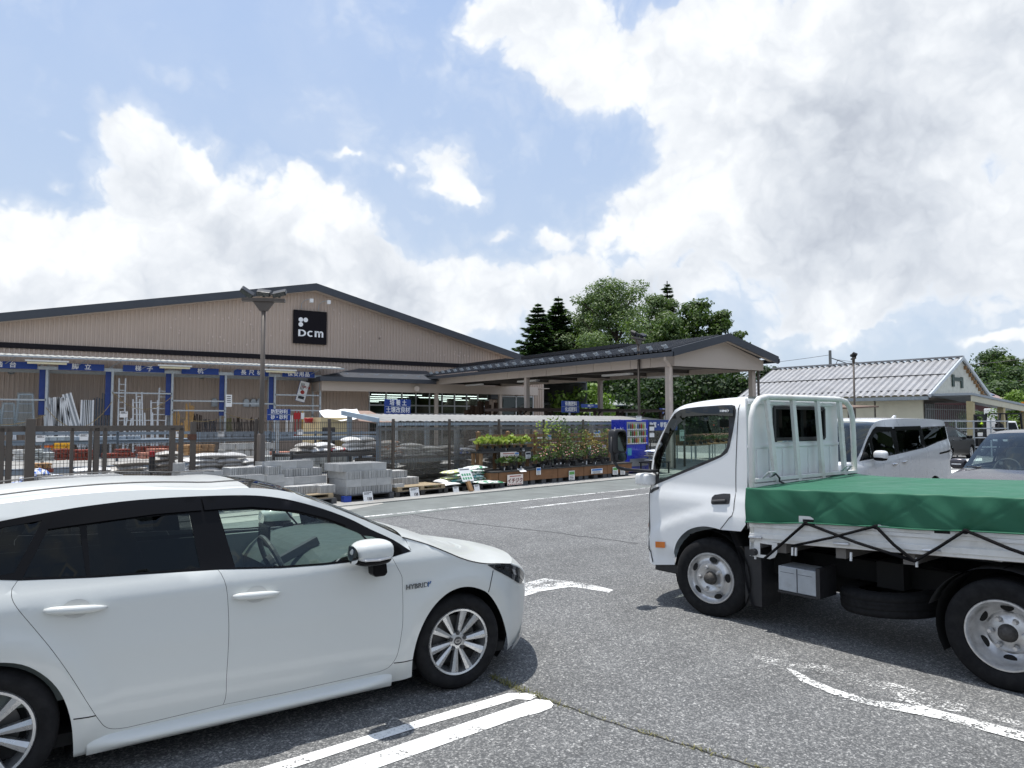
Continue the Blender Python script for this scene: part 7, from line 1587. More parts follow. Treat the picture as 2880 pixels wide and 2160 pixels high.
# ---------------------------------------------------------------- flatbed truck, foreground right
def truck():
    TW = .85; RK = -.0593                            # the load bed rises towards the tail
    root = thing('flatbed_truck', 'white cab flatbed truck with its load bed covered, parked before the minivan', 'truck', (5.7295, 4.7495, 0), R(7.4) + R(90))
    # local frame: +x forward, +y left (towards the viewer)
    def dl(x, z):
        d = .035 * min(1, max(0, (z - 1.0) / .12)) ** 1.5
        if z > 1.1: d += (z - 1.1) * .055
        if z > 1.86: d += .9 * (z - 1.86) ** 1.15
        if x > .55: d += .16 * ((x - .55) / .27) ** 3
        cr = .62 + .33 * min(1, max(0, (.70 - x) / .7)) ** .6   # swage running down towards the bumper
        d += .022 * (1 / (1 + math.exp(-(z - cr) / .012)))
        if z < .5: d += .02
        return d
    fy = lambda x, z: TW + .02 - dl(x, z)
    arch = smooth_([(.383, .396), (.380, .479), (.352, .592), (.280, .688), (.179, .758), (.049, .796), (-.061, .798), (-.145, .788)], 3)
    front = smooth_([(.643, .355), (.752, .378), (.803, .456), (.815, .541), (.808, .70), (.797, .85), (.785, .98), (.77, 1.107), (.75, 1.24), (.715, 1.36), (.663, 1.471), (.607, 1.573), (.533, 1.69), (.47, 1.79), (.42, 1.86)], 3)
    top = smooth_([(.42, 1.86), (.33, 1.905), (.2, 1.930), (.056, 1.947), (-.15, 1.962), (-.33, 1.968)], 3)
    outer = front + top[1:] + [(-.372, 1.92), (-.376, 1.6), (-.378, 1.3), (-.385, 1.10), (-.40, .95), (-.40, .86), (-.352, .798)] + arch[::-1]
    dlo = smooth_([(.686, 1.127), (.692, 1.25), (.664, 1.385), (.57, 1.573), (.485, 1.738), (.406, 1.835), (.285, 1.875), (.021, 1.892), (-.200, 1.898), (-.250, 1.87), (-.255, 1.80), (-.20, 1.52), (-.15, 1.45), (-.05, 1.40), (.193, 1.303), (.66, 1.120)], 2)
    gl = [(.593, 1.172), (.585, 1.375), (.478, 1.635), (.40, 1.765), (.30, 1.80), (.029, 1.812), (-.192, 1.815), (-.185, 1.6), (-.165, 1.51), (-.106, 1.449), (.201, 1.327)]
    m = MB()
    for s in (1, -1): panel(m, outer, [dlo], fy, s)
    loft(m, top, (.0, .015), (.0, .015), fy, pw=3); loft(m, front[:22], (.12, 0), (.13, 0), fy, pw=3.4)
    m.box(-.38, -.372, -.80, .80, .82, 1.30)
    # pressed back panel with ribs and a window opening
    def backw(y0, y1, z0, z1): m.box(-.382, -.372, y0, y1, z0, z1)
    backw(-.80, -.50, 1.30, 1.95); backw(.36, .80, 1.30, 1.95); backw(-.50, .36, 1.30, 1.56); backw(-.50, .36, 1.88, 1.95)
    for y in (-.66, -.45, -.25, -.02, .2, .42, .62): m.box(-.395, -.38, y - .045, y + .045, 1.02, 1.50)
    m.box(-.392, -.38, -.8, .8, 1.515, 1.54); m.box(-.40, -.378, -.78, .78, 1.90, 1.93)
    b = m.build('cab', M_twhite, root, auto=35); weld(b, .0012); b.data.set_sharp_from_angle(angle=R(35))
    MB().prism([(-.384, .335, 1.595), (-.384, .36, 1.62), (-.384, .36, 1.84), (-.384, .33, 1.868), (-.384, -.47, 1.868), (-.384, -.50, 1.84), (-.384, -.50, 1.62), (-.384, -.475, 1.595)], (0, 0, 0), (.015, 0, 0)).build('rear_cab_window', G_priv, root)
    m = MB(); ringp = [(.375, 1.585), (.375, 1.875), (-.515, 1.875), (-.515, 1.585)]
    for (a, b_), (c, d) in zip(ringp, ringp[1:] + ringp[:1]): m.bar((-.386, a, b_), (-.386, c, d), .028, .03)
    m.build('window_seal', M_black, root)
    loft(MB(), front[21:], (.13, 0), (.12, .03), fy, pw=3.4).build('windscreen', G_shield, root, smooth=True)
    for s in (1, -1): panel(MB(), dlo, [gl], fy, s, inset=-.002).build('window_trim', M_black, root, smooth=True)
    for s in (1, -1): panel(MB(), gl, [], fy, s, inset=.005).build('side_window', G_clear, root, smooth=True)
    vis = [(.60, 1.20), (.665, 1.38), (.575, 1.57), (.49, 1.735), (.408, 1.83), (.285, 1.868), (.021, 1.885), (-.18, 1.890), (-.235, 1.88), (-.24, 1.79), (.02, 1.80), (.26, 1.79), (.37, 1.72), (.45, 1.60), (.55, 1.40), (.585, 1.25)]
    o = panel(MB(), vis, [], fy, 1, inset=-.014).build('rain_visor', glass('brown_visor', (.13, .10, .09), 1.4), root, smooth=True)
    text('HINO', .028, M_sw, root, Matrix.Translation((-.15, fy(-.15, 1.84) + .018, 1.842)) @ Matrix.Rotation(R(180), 4, 'Z') @ Matrix.Rotation(R(90), 4, 'X'), .001, sx=1.3)
    # door outline, handle, lamp, badge
    seamline(root, smooth_([(.704, .62), (.718, .85), (.722, 1.0), (.718, 1.12)], 3), fy, 1, .004); seamline(root, smooth_([(-.284, 1.90), (-.272, 1.6), (-.266, 1.3), (-.272, .966), (-.235, .90), (-.145, .792)], 3), fy, 1, .004)
    panel(MB(), [(-.034, 1.034), (-.036, 1.062), (-.06, 1.087), (-.15, 1.105), (-.218, 1.108), (-.226, 1.085), (-.226, 1.025), (-.215, 1.018), (-.05, 1.0), (-.036, 1.01)], [], fy, 1, inset=-.003).build('handle_recess', M_black, root)
    MB().tube([(-.05, fy(-.05, 1.03) + .012, 1.030), (-.19, fy(-.2, 1.05) + .014, 1.048)], .012, 8).build('door_handle', M_plast, root)
    panel(MB(), [(.589, .590), (.470, .601), (.472, .545), (.587, .533)], [], fy, 1, inset=-.012).build('indicator', mat('amber_lamp', (.62, .17, .02), .2, var=0, coat=.5), root)
    panel(MB(), [(.800, .800), (.735, .805), (.722, .608), (.795, .600)], [], fy, 1, inset=-.008).build('headlight', mat('lamp_lens_grey', (.34, .38, .40), .1, var=.1, coat=1), root)
    panel(MB(), [(.798, .735), (.738, .742), (.735, .705), (.797, .70)], [], fy, 1, inset=-.012).build('corner_lamp', mat('orange_lens', (.5, .22, .12), .2, var=0), root)
    panel(MB(), [(.708, 1.045), (.715, 1.062), (.66, 1.094), (.598, 1.114), (.582, 1.108), (.585, 1.09), (.64, 1.068), (.68, 1.043)], [], fy, 1, inset=-.003).build('badge', M_plast, root)
    text('AIR LOOP', .030, mat('badge_chrome', (.22, .23, .24), .25, .9, var=0), root, Matrix.Translation((.648, fy(.66, 1.08) + .006, 1.078)) @ Matrix.Rotation(R(183), 4, 'Z') @ Matrix.Rotation(R(90), 4, 'X') @ Matrix.Rotation(R(20), 4, 'Z'), .001, sx=.75)
    m = MB(); panel(m, [(.643, .377), (.385, .396), (.29, .345), (.30, .315), (.62, .325)], [], lambda x, z: TW - .02, 1); panel(m, [(.643, .377), (.385, .396), (.29, .345), (.30, .315), (.62, .325)], [], lambda x, z: TW - .02, -1); m.box(.28, .66, -.8, .8, .30, .33); m.build('step', M_black, root)
    seamline(root, [(.700, .61), (.700, .50), (.655, .38)], fy, 1, .007, 'bumper_gap')
    # mirror on its arm
    mb = MB()
    arm = [(.60, .80, 1.27), (.66, .88, 1.262), (.80, 1.06, 1.278), (.82, 1.15, 1.30), (.82, 1.20, 1.36)]
    mb.tube(arm, .016, 8); mb.tube([(.82, 1.20, 1.36), (.83, 1.225, 1.45), (.83, 1.225, 1.6)], .012, 6); mi = mb.build('mirror_arm', M_black, root, smooth=True)
    q = MB(); ellips(q, (.84, 1.13, 1.552), (.05, .093, .122), .35); q.build('mirror_housing', M_black, mi, smooth=True)
    q = MB(); ellips(q, (.84, 1.122, 1.405), (.05, .075, .055), .5); q.build('mirror_housing', M_black, mi, smooth=True)
    sq = lambda cy, cz, ry, rz, e: [(.788, cy + ry * math.copysign(abs(math.cos(a)) ** e, math.cos(a)), cz + rz * math.copysign(abs(math.sin(a)) ** e, math.sin(a))) for a in [2 * math.pi * k / 28 for k in range(28)]]
    q = MB(); q.add(sq(1.12, 1.555, .062, .098, .4), [tuple(range(28))]); q.build('mirror_glass', M_chrome, mi); q = MB(); q.add(sq(1.115, 1.405, .058, .038, .5), [tuple(range(28))]); q.build('mirror_glass', M_chrome, mi)
    q = MB(); ellips(q, (.72, .86, 1.18), (.08, .085, .06), .4); q.build('wing_fairing', M_twhite, root, smooth=True)
    # cabin inside
    mt = mat('truck_seat', (.06, .065, .07), .85, var=.1)
    for y in (-.45, .3): seat(root, .10, y, .96, mt, .46, .48)
    MB().box(.42, .66, -.74, .74, .85, 1.20).box(.30, .45, -.60, -.3, 1.1, 1.22).build('dashboard', mat('truck_dash', (.045, .05, .05), .7, var=.1), root, bevel=.02); steering(root, .24, -.42, 1.27, .20, .95)
    MB().tube([(.40, .62, 1.165), (.37, .62, 1.17)], [.04, .034], 14).build('air_vent', M_chrome, root)
    MB().box(.40, .43, -.12, .08, 1.69, 1.77).bar((.42, -.02, 1.76), (.44, -.02, 1.86), .015).build('inner_mirror', M_plast, root)
    MB().box(-.37, .62, -.76, .76, .80, .84).build('cab_floor', M_well, root)
    for s in (1, -1): well(MB(), 0.0, .36, .40, s * .45, s * .82).build('wheel_housing', M_well, root); well(MB(), -2.28, .36, .42, s * .45, s * .80).build('wheel_housing', M_well, root)
    # wheels and guards
    wheel(root, .0, .765, .352, .222, .17, 'steel_front', 1, R(9), .338); wheel(root, .0, -.765, .352, .222, .17, 'steel_front', -1, R(9), .338)
    for s in (1, -1): wheel(root, -2.28, s * .755, .358, .225, .17, 'steel_rear', s, 0, .350); wheel(root, -2.28, s * .55, .358, .225, .17, 'steel_rear', s, 0, .350)
    m = MB()
    def guard(u, v): 
        P = [(.12, .80), (-.145, .80), (-.215, .765), (-.275, .645), (-.325, .515), (-.375, .309), (-.43, .14)]; k = u * (len(P) - 1); i = min(int(k), len(P) - 2); f = k - i; return (P[i][0] + (P[i + 1][0] - P[i][0]) * f, .50 + .33 * v, P[i][1] + (P[i + 1][1] - P[i][1]) * f)
    m.grid(guard, 24, 2); m.box(-.50, -.34, .50, .80, .17, .66); m.build('mud_guard', M_black, root)
    for s in (1, -1):
        m = MB()
        for k in range(16):
            a0_, a1_ = [math.pi * (.80 - .70 * q / 16) for q in (k, k + 1)]; m.add([(-2.28 + .47 * math.cos(a), s * y, .33 + .45 * math.sin(a)) for a, y in ((a0_, .58), (a1_, .58), (a1_, .84), (a0_, .84))], [(0, 1, 2, 3)])
        m.build('rear_mud_guard', M_plast, root)
    # chassis
    m = MB(); m.box(-3.6, .55, .28, .40, .46, .62); m.box(-3.6, .55, -.40, -.28, .46, .62)
    for x in (-.7, -1.5, -2.1, -2.9): m.box(x - .05, x + .05, -.4, .4, .5, .58)
    m.box(-2.36, -2.20, -.5, .5, .26, .42); m.box(-.9, -.2, -.3, .25, .36, .7); m.lathe([(.14, -.16), (.14, .16)], 16, Matrix.Translation((-2.28, 0, .35)))
    m.box(-.66, -.45, .30, .60, .42, .66); m.box(-1.55, -1.35, .35, .55, .46, .66); m.box(-1.1, -.62, -.1, .3, .3, .5); m.build('chassis', M_well, root)
    t = MB().box(-1.005, -.675, .60, .83, .355, .555).build('tool_box', mat('dull_silver_box', (.42, .45, .48), .45, .3, var=.15, vs=8, dirt=.2), root, bevel=.006)
    MB().box(-1.04, -1.006, .58, .84, .345, .58).box(-1.02, -.67, .58, .835, .337, .353).build('box_bracket', M_black, root); m = MB(); [m.box(-.84 + k * .155 - .13, -.72 + k * .155 - .13, .8305, .8315, .505 + .0 * k, .508) for k in range(2)]; [m.box(-.845 + k * .0, -.838, .8305, .8325, .36, .55) for k in range(1)]; m.build('printed_lines', M_ink, t)
    Mx = Matrix.Translation((-1.40, .42, .36)) @ Matrix.Rotation(R(4), 4, 'Y') @ Matrix.Rotation(R(90), 4, 'X'); sp_ = MB().lathe(tyre_lathe(.37, .225, .18), 48, Mx).build('spare_tyre', M_tyre, root, smooth=True)
    MB().lathe([(.225, -.06), (.2, -.07), (.17, .02), (0, .02)], 40, Mx).build('spare_rim', M_plast, sp_)
    # load bed
    def sh(m): m.v = [(x, y, z + RK * (x + .42)) for x, y, z in m.v]; return m
    YL, YR = .86, -.99; BXr = -3.75
    m = MB(); m.box(BXr, -.43, YR + .03, YL - .03, .72, .80); [m.box(x - .04, x + .04, YR + .05, YL - .05, .64, .72) for x in (-.7, -1.2, -1.7, -2.9, -3.4)]; sh(m).build('bed_floor', mat('bed_floor', (.16, .15, .14), .8, var=.2), root)
    M_gate = mat('dirty_white_gate', (.72, .72, .70), .5, var=.08, vs=4, dirt=.3, dcol=(.28, .26, .22))
    for s, Y in ((1, YL), (-1, YR)):
        m = MB(); yo = Y; yi = Y - s * .035; lo, hi = min(yo, yi), max(yo, yi); a = .0
        m.box(BXr, -.435, lo, hi, .727, 1.14)
        for z, h in ((.775, .022), (.86, .014), (.895, .02), (1.12, .02)): m.box(BXr, -.435, (hi if s > 0 else lo - .012), (hi + .012 if s > 0 else lo), z - h, z + h)
        sh(m).build('side_gate', M_gate, root, bevel=.004)
        if s > 0:
            for x in (-.98, -1.95, -3.0): sh(MB().prism([(x - .07, 0, .845), (x + .07, 0, .845), (x + .085, 0, .90), (x + .085, 0, .96), (x - .085, 0, .96), (x - .085, 0, .90)], (0, Y, 0), (0, .018, 0))).build('latch_recess', M_gate, root); sh(MB().box(x - .05, x + .05, Y + .018, Y + .020, .885, .935)).build('latch_hole', M_well, root)
            for x in (-.50, -1.24, -1.88, -2.6): sh(MB().tube([(x - .06, Y + .02, .762), (x + .06, Y + .02, .762)], .012, 8)).build('hinge', M_steelw, root)
            m = MB(); panel(m, [(-.43, .60), (-.62, .60), (-.665, .62), (-.687, .66), (-.69, .74), (-.43, .74)], [[(-.53, .625), (-.62, .63), (-.64, .66), (-.64, .72), (-.53, .72)]], lambda x, z: Y, 1); m.build('corner_bracket', M_gate, root); MB().tube([(-.48, Y, .64), (-.48, Y + .05, .64)], .03, 12).build('rubber_stop', M_black, root)
        for x in (-.48, -.82, -.85, -1.30, -1.77, -2.6): MB().bar((x, Y - s * .01, .70 + RK * (x + .42)), (x, Y - s * .005, .575 + RK * (x + .42) + .06 * (x < -.5)), .014).build('rope_hook', M_twhite, root)
    sh(MB().box(BXr - .04, BXr, YR, YL, .72, 1.14)).build('tail_gate', M_gate, root); sh(MB().box(-.47, -.435, YR, YL, .62, 1.17)).build('front_gate', M_gate, root)
    # headboard frame
    M_hb = mat('pale_green_frame', (.70, .70, .67), .5, var=.06, vs=5, dirt=.35, dcol=(.36, .30, .2)); X = -.455
    m = MB(); pts = [(X, .845, .72), (X, .845, 1.62), (X, .84, 1.78), (X, .80, 1.88), (X, .72, 1.945), (X, .60, 1.965), (X, 0, 1.968), (X, -.70, 1.968), (X, -.83, 1.95), (X, -.92, 1.89), (X, -.965, 1.79), (X, -.975, 1.62), (X, -.985, 1.15)]
    m.tube(pts, .027, 10); m.build('headboard_frame', M_hb, root, smooth=True)
    for y, y2 in ((.60, .50), (.17, .12), (-.27, -.31), (-.70, -.74)): MB().bar((X, y, 1.95), (X - .02, y2, 1.20), .055, .03, (1, 0, 0)).build('headboard_bar', M_hb, root)
    MB().box(X - .03, X + .02, -.98, .85, 1.14, 1.215).box(X - .035, X + .02, -.98, .85, 1.228, 1.255).build('headboard_rail', M_hb, root)
    for y in (.66, -.72): MB().tube([(X - .02, y + .07, 1.25), (X - .08, y + .06, 1.31), (X - .08, y - .04, 1.31), (X - .02, y - .05, 1.25)], .009, 6).build('tie_loop', M_steelw, root)
    MB().tube([(X - .02, .60, 1.26), (X - .06, .57, 1.29), (X - .07, .53, 1.25), (X - .05, .50, 1.22), (X - .10, .46, 1.19)], .009, 6).build('rope_end', M_black, root)
    return root
truck()
def tarp():
    t = thing('truck_tarpaulin', 'dark green tarpaulin stretched over the truck load bed with black ropes', 'tarpaulin', (5.7295, 4.7495, 0), R(97.4))
    x0, x1 = -.415, -3.85; YL, YR = .885, -1.02
    bot = [(-.415, .885), (-.70, .905), (-.963, .938), (-1.24, .952), (-1.511, .972), (-1.81, .985), (-2.101, 1.010), (-2.4, 1.028), (-2.7, 1.045), (-3.2, 1.07), (-3.85, 1.10)]
    def lin_(P, x):
        for (a, za), (b, zb) in zip(P, P[1:]):
            if b <= x <= a: return za + (zb - za) * (a - x) / (a - b)
        return P[-1][1] if x < P[-1][0] else P[0][1]
    tp = [(-.415, 1.178), (-1.3, 1.215), (-2.43, 1.262), (-3.85, 1.31)]
    kn = (-.963, -1.511, -2.101, -2.75)
    def f(u, v):
        x = x0 + (x1 - x0) * u; zt_ = lin_(tp, x); zb = lin_(bot, x)
        hs = .36                                     # share of the sheet on each flank
        wv = 0
        for k in kn: d = x - k; wv += .020 * math.exp(-(d / .05) ** 2) 
        if v < hs * .7:
            q = v / (hs * .7); z = zb + (zt_ - zb) * q ** .95; bulge = .010 * math.sin(q * math.pi) + .010 * math.sin(x * 9 + q * 3) * (1 - q) + .006 * math.sin(x * 21 - q * 5)
            # creases fanning up from the knots
            c = 0
            for k in kn:
                for sl in (-1.6, -.7, .6, 1.5): c += .0045 * math.exp(-(((x - k) - sl * (z - zb)) / .025) ** 2) * math.exp(-(z - zb) / .14)
            return (x, YL + bulge - c * 1.4 - .012 * (1 - q) * 0, z)
        if v > 1 - hs * .7: q = (1 - v) / (hs * .7); z = zb + (zt_ - zb) * q ** .95; return (x, YR - .016 * math.sin(q * math.pi), z)
        q = (v - hs * .7) / (1 - 1.4 * hs); y = YL + (YR - YL) * q; e = min(q, 1 - q)
        z = zt_ - .0 + .018 * math.sin(min(1, e * 4) * math.pi / 2) + .005 * math.sin(x * 1.9 + q * 4) * math.sin(q * math.pi) + .010 * math.exp(-((x + 1.0 + .6 * q) / .05) ** 2) * math.sin(q * math.pi) - .012 * math.exp(-((x + .62 + .5 * q) / .07) ** 2) * math.sin(q * math.pi) + .003 * math.sin(x * 11 + q * 17) * math.sin(q * math.pi)
        z += .10 * max(0, q - .55) ** 1.0 * math.exp((x + .415) / .25)
        return (x, y, z)
    m = MB(); nu, nv = 260, 110; m.grid(f, nu, nv)
    fr = lambda u, v: (lambda P: (x0 - .012 * (1 - v), P[1], P[2] - (1 - v) * .10))(f(0, u)); m.grid(lambda u, v: fr(.26 + .48 * u, v), 60, 4)
    o = m.build('sheet', mat('green_tarpaulin', (.02, .118, .066), .6, var=.08, vs=3, bump=.12, bs=9, spec=.35), t, smooth=True)
    MB().tube([(x, YL + .012, lin_(bot, x) + .004) for x in [x0 + (x1 - x0) * k / 60 for k in range(61)]], .006, 6).build('hem', mat('green_hem', (.01, .12, .06), .6), t)
    M_rp = mat('black_rope', (.006, .006, .007), .8, var=.1, spec=.1)
    for a, b in (((-.963, .940), (-.588, .60)), ((-.963, .940), (-1.773, .762)), ((-1.511, .978), (-.84, .742)), ((-1.511, .978), (-1.773, .762)), ((-2.101, 1.018), (-1.773, .762)), ((-2.101, 1.018), (-2.62, .86)), ((-2.75, 1.05), (-2.62, .86)), ((-2.75, 1.05), (-3.3, .88))):
        MB().tube([(a[0], YL + .015, a[1]), ((a[0] + b[0]) / 2, YL + .03, (a[1] + b[1]) / 2 - .008), (b[0], YL + .012, b[1])], .0115, 6).build('rope', M_rp, t)
    for x in kn: q = MB(); ellips(q, (x, YL + .012, lin_(bot, x) + .0), (.018, .014, .018)); q.build('eyelet', M_rp, t)
tarp()
# ---------------------------------------------------------------- other vehicles
def arcp(cx, r, zb, n=12, cz=.31):
    a0 = math.asin((zb - cz) / r); return [(cx + r * math.cos(a), cz + r * math.sin(a)) for a in [a0 + (math.pi - 2 * a0) * k / n for k in range(n + 1)]]
def simple_dl(W_, belt, tum, xn, xt, nose=.35, tail=.22, kn=.8, kt=.7):
    def dl(x, z):
        d = 0
        if z < .5: d += .06 * ((.5 - z) / .35) ** 2
        b = belt(x) if callable(belt) else belt
        e = min(1, max(0, (z - b + .12) / .16)); d += .03 * e * e * (3 - 2 * e)
        d += tum * .05 * math.log1p(math.exp(min(30, (z - b) / .05)))
        if x > xn: d += nose * ((x - xn) / kn) ** 2.4
        if x < xt: d += tail * ((xt - x) / kt) ** 2.4
        return min(d, W_ - .12)
    return lambda x, z: W_ - dl(x, z)
def place_side(px_, D, hd, near):
    """ground point of a flank seen at image column px_, depth D; returns root location and heading"""
    p = pd(px_, 1300, D); h = R(hd); d = Vector((math.sin(h), math.cos(h), 0)); l = Vector((-d.y, d.x, 0)); q = Vector((p.x, p.y, 0)) - l * near; return q, R(90 - hd)
def minivan():
    W_ = .85; belt = lambda x: 1.03 + .084 * (3.05 - x) if x < 3.05 else 1.03
    q, rz = place_side(2629, 14.2, -98, W_); root = thing('white_minivan', 'silver white minivan with dark tinted windows parked behind the truck headboard', 'minivan', q, rz)
    mt = mat('silver_white_paint', (.74, .75, .75), .3, 0, var=.03, vs=2, coat=1.0)
    fy = simple_dl(W_, belt, .16, 2.9, -.55, .42, .16)
    hood = smooth_([(3.60, .93), (3.45, 1.0), (3.22, 1.04)], 4); apil = smooth_([(3.22, 1.04), (2.95, 1.28), (2.68, 1.50), (2.45, 1.66), (2.25, 1.73)], 3); roof = smooth_([(2.25, 1.73), (1.9, 1.775), (1.2, 1.80), (.3, 1.80), (-.5, 1.785), (-.84, 1.75)], 3)
    nose = smooth_([(3.55, .25), (3.66, .35), (3.70, .55), (3.69, .78), (3.60, .93)], 3); tail = smooth_([(-.84, 1.75), (-.92, 1.5), (-.95, 1.15), (-.98, .8), (-.98, .5), (-.88, .28)], 3)
    outer = nose + hood[1:] + apil[1:] + roof[1:] + tail[1:] + [(-.5, .22)] + arcp(0, .365, .22)[::-1] + arcp(2.85, .365, .22)[::-1]
    dlo = [(3.10, 1.065), (1.75, 1.135), (.36, 1.235), (-.30, 1.335), (-.88, 1.395), (-.86, 1.66), (2.42, 1.60), (2.68, 1.44), (2.92, 1.24)]
    gl = [([(3.02, 1.09), (2.62, 1.11), (2.64, 1.38), (2.90, 1.20)], G_priv), ([(2.52, 1.115), (1.70, 1.155), (1.72, 1.565), (2.36, 1.545), (2.52, 1.42)], G_priv), ([(1.52, 1.165), (.52, 1.24), (.50, 1.585), (1.52, 1.57)], G_priv), ([(.34, 1.26), (-.28, 1.355), (-.84, 1.41), (-.82, 1.63), (.34, 1.60)], G_priv)]
    make_car(root, dict(fy=fy, W=W_, paint=mt, outer=outer, dlo=dlo, doors=[([(2.9, 1.04), (1.64, 1.125), (1.62, .6), (1.66, .3), (2.35, .3), (2.45, .55), (2.6, .72), (2.88, .85)], (1.84, .97, .2, .0)), ([(1.62, 1.127), (.40, 1.215), (.38, .75), (.46, .5), (.52, .3), (1.645, .3), (1.605, .6)], (1.42, 1.0, .2, .0))], glass=gl, trim=M_trim, handle=M_chrome, recess=mt,
        lofts=[('body', roof, (.06, .02), (-.06, .02), 2.5), ('windscreen', apil, (.34, .03), (.10, .03), 2), ('body', hood, (.25, .0), (.34, .03), 2), ('body', nose, (.20, 0), (.25, 0), 2.2), ('body', tail[6:], (-.08, 0), (-.06, 0), 3), ('rear_window', tail[:7], (-.06, .02), (-.08, 0), 3)],
        liner_poly=[(3.2, .9), (3.0, 1.0), (-.8, 1.2), (-.9, .6), (-.5, .7), (.5, .7), (.5, .3), (2.4, .3), (2.4, .7), (3.2, .75)], floor=(-.8, 3.3), fz=.24, wells=[(0, .31, .36), (2.85, .31, .36)]))
    for s in (1, -1):
        for x in (0, 2.85): wheel(root, x, s * (W_ - .12), .32, .21, .2, 'alloy', s)
        m = MB(); ellips(m, (2.66, s * (W_ + .12), 1.16), (.085, .115, .085), .65); o = m.build('mirror', mt, root, smooth=True); m = MB(); ellips(m, (2.665, s * (W_ + .115), 1.105), (.08, .11, .045), .7); m.build('mirror_base', M_trim, o, smooth=True)
        panel(MB(), [(-.25, 1.12), (-.9, 1.17), (-.95, 1.13), (-.25, 1.085)], [], fy, s, inset=-.003).build('rail_cover', M_trim, root); panel(MB(), [(3.35, .93), (3.58, .87), (3.62, .72), (3.45, .76)], [], fy, s, inset=-.004).build('headlight', mat('lamp_lens_grey', (.34, .38, .40), .1, var=.1, coat=1), root)
        panel(MB(), [(2.45, 1.60), (1.66, 1.585), (1.66, 1.645), (2.30, 1.655)], [], fy, s, inset=-.014).build('rain_visor', M_trim, root); panel(MB(), [(1.58, 1.585), (.42, 1.605), (.42, 1.66), (1.58, 1.65)], [], fy, s, inset=-.014).build('rain_visor', M_trim, root)
    MB().prism([(-.3, 0, 1.80), (-.12, 0, 1.81), (-.26, 0, 1.875), (-.30, 0, 1.875)], (0, -.02, 0), (0, .04, 0)).build('antenna', mt, root); m = MB(); m.grid(lambda u, v: (-.80 - .17 * u, -.62 + 1.24 * v, 1.775 - .035 * u), 3, 8); m.build('roof_spoiler', mt, root)
    for y in (-.38, .38): seat(root, 1.9, y, .75, M_plast); 
    MB().box(2.5, 3.1, -.7, .7, .85, 1.02).build('dashboard', M_plast, root)
minivan()
def dark_car():
    W_ = .83; h = R(-98); d = Vector((math.sin(h), math.cos(h), 0)); l = Vector((-d.y, d.x, 0)); p = pd(2718.6, 1313.8, 11.3); q = Vector((p.x, p.y, 0)) + l * (W_ - .09)
    root = thing('dark_grey_car', 'dark purple grey car with wipers at rest, parked behind the covered truck bed', 'car', q, R(188)); mt = mat('dark_grey_paint', (.05, .046, .056), .3, .2, var=.05, vs=2, coat=.6)
    fy = simple_dl(W_, lambda x: 1.0, .30, .35, -2.6, .36, .2)
    hood = smooth_([(.95, .78), (.8, .845), (.6, .895), (.3, .955), (0, 1.01)], 3); apil = smooth_([(0, 1.01), (-.3, 1.25), (-.55, 1.43), (-.75, 1.54)], 3); roof = smooth_([(-.75, 1.54), (-1.1, 1.585), (-1.8, 1.60), (-2.5, 1.56), (-2.95, 1.46)], 3); nose = smooth_([(.9, .25), (1.0, .35), (1.05, .5), (1.03, .66), (.95, .78)], 3); tail = smooth_([(-2.95, 1.46), (-3.1, 1.1), (-3.15, .8), (-3.12, .5), (-3.0, .28)], 3)
    outer = nose + hood[1:] + apil[1:] + roof[1:] + tail[1:] + arcp(-2.1, .355, .2)[::-1] + arcp(.38, .355, .2)[::-1]
    dlo = [(-.12, 1.03), (-2.85, 1.10), (-2.8, 1.36), (-2.4, 1.47), (-.85, 1.47), (-.55, 1.37), (-.25, 1.14)]
    gl = [([(-.35, 1.05), (-1.3, 1.065), (-1.3, 1.44), (-.88, 1.44), (-.6, 1.34)], G_clear), ([(-1.42, 1.07), (-2.2, 1.09), (-2.2, 1.44), (-1.42, 1.44)], G_priv), ([(-2.3, 1.1), (-2.75, 1.12), (-2.72, 1.34), (-2.3, 1.43)], G_priv)]
    make_car(root, dict(fy=fy, W=W_, paint=mt, outer=outer, dlo=dlo, doors=[([(-.2, 1.0), (-1.35, 1.02), (-1.35, .3), (-.2, .3), (-.1, .5)], (-1.15, .92, .2, 0)), ([(-1.37, 1.02), (-2.35, 1.05), (-2.3, .75), (-1.75, .6), (-1.7, .3), (-1.37, .3)], (-2.1, .94, .2, 0))], glass=gl,
        lofts=[('body', roof, (.08, .03), (-.06, .03), 2.5), ('windscreen', apil, (.30, .02), (.12, .03), 2), ('hood', hood, (.22, .02), (.30, .02), 2.4), ('body', nose, (.1, 0), (.22, .02), 2.2), ('body', tail, (-.06, .03), (-.08, 0), 3)],
        liner_poly=[(.5, .8), (-.2, .95), (-2.7, 1.0), (-2.9, .6), (-2.6, .7), (-1.6, .7), (-1.6, .3), (-.1, .3), (-.1, .72), (.6, .75)], floor=(-2.8, .6), fz=.24, wells=[(-2.1, .3, .35), (.38, .3, .35)]))
    for s in (1, -1):
        for x in (-2.1, .38): wheel(root, x, s * (W_ - .12), .31, .2, .19, 'alloy', s)
        m = MB(); ellips(m, (-.32, s * (W_ + .13), 1.06), (.07, .12, .085), .6); o = m.build('mirror', mt, root, smooth=True); MB().box(-.25, -.245, s * (W_ + .13) - .08, s * (W_ + .13) + .06, 1.045, 1.065).build('indicator', M_white, o)
        panel(MB(), [(.55, .86), (.88, .78), (.98, .68), (.8, .72), (.6, .8)], [], fy, s, inset=-.004).build('headlight', mat('lamp_lens_grey', (.34, .38, .40), .1, var=.1, coat=1), root)
    for y in (.42, -.2): MB().tube([(.20, y, 1.02), (.16, y - .25, 1.035), (.12, y - .5, 1.045)], [.012, .014, .006], 6).build('wiper', M_black, root)
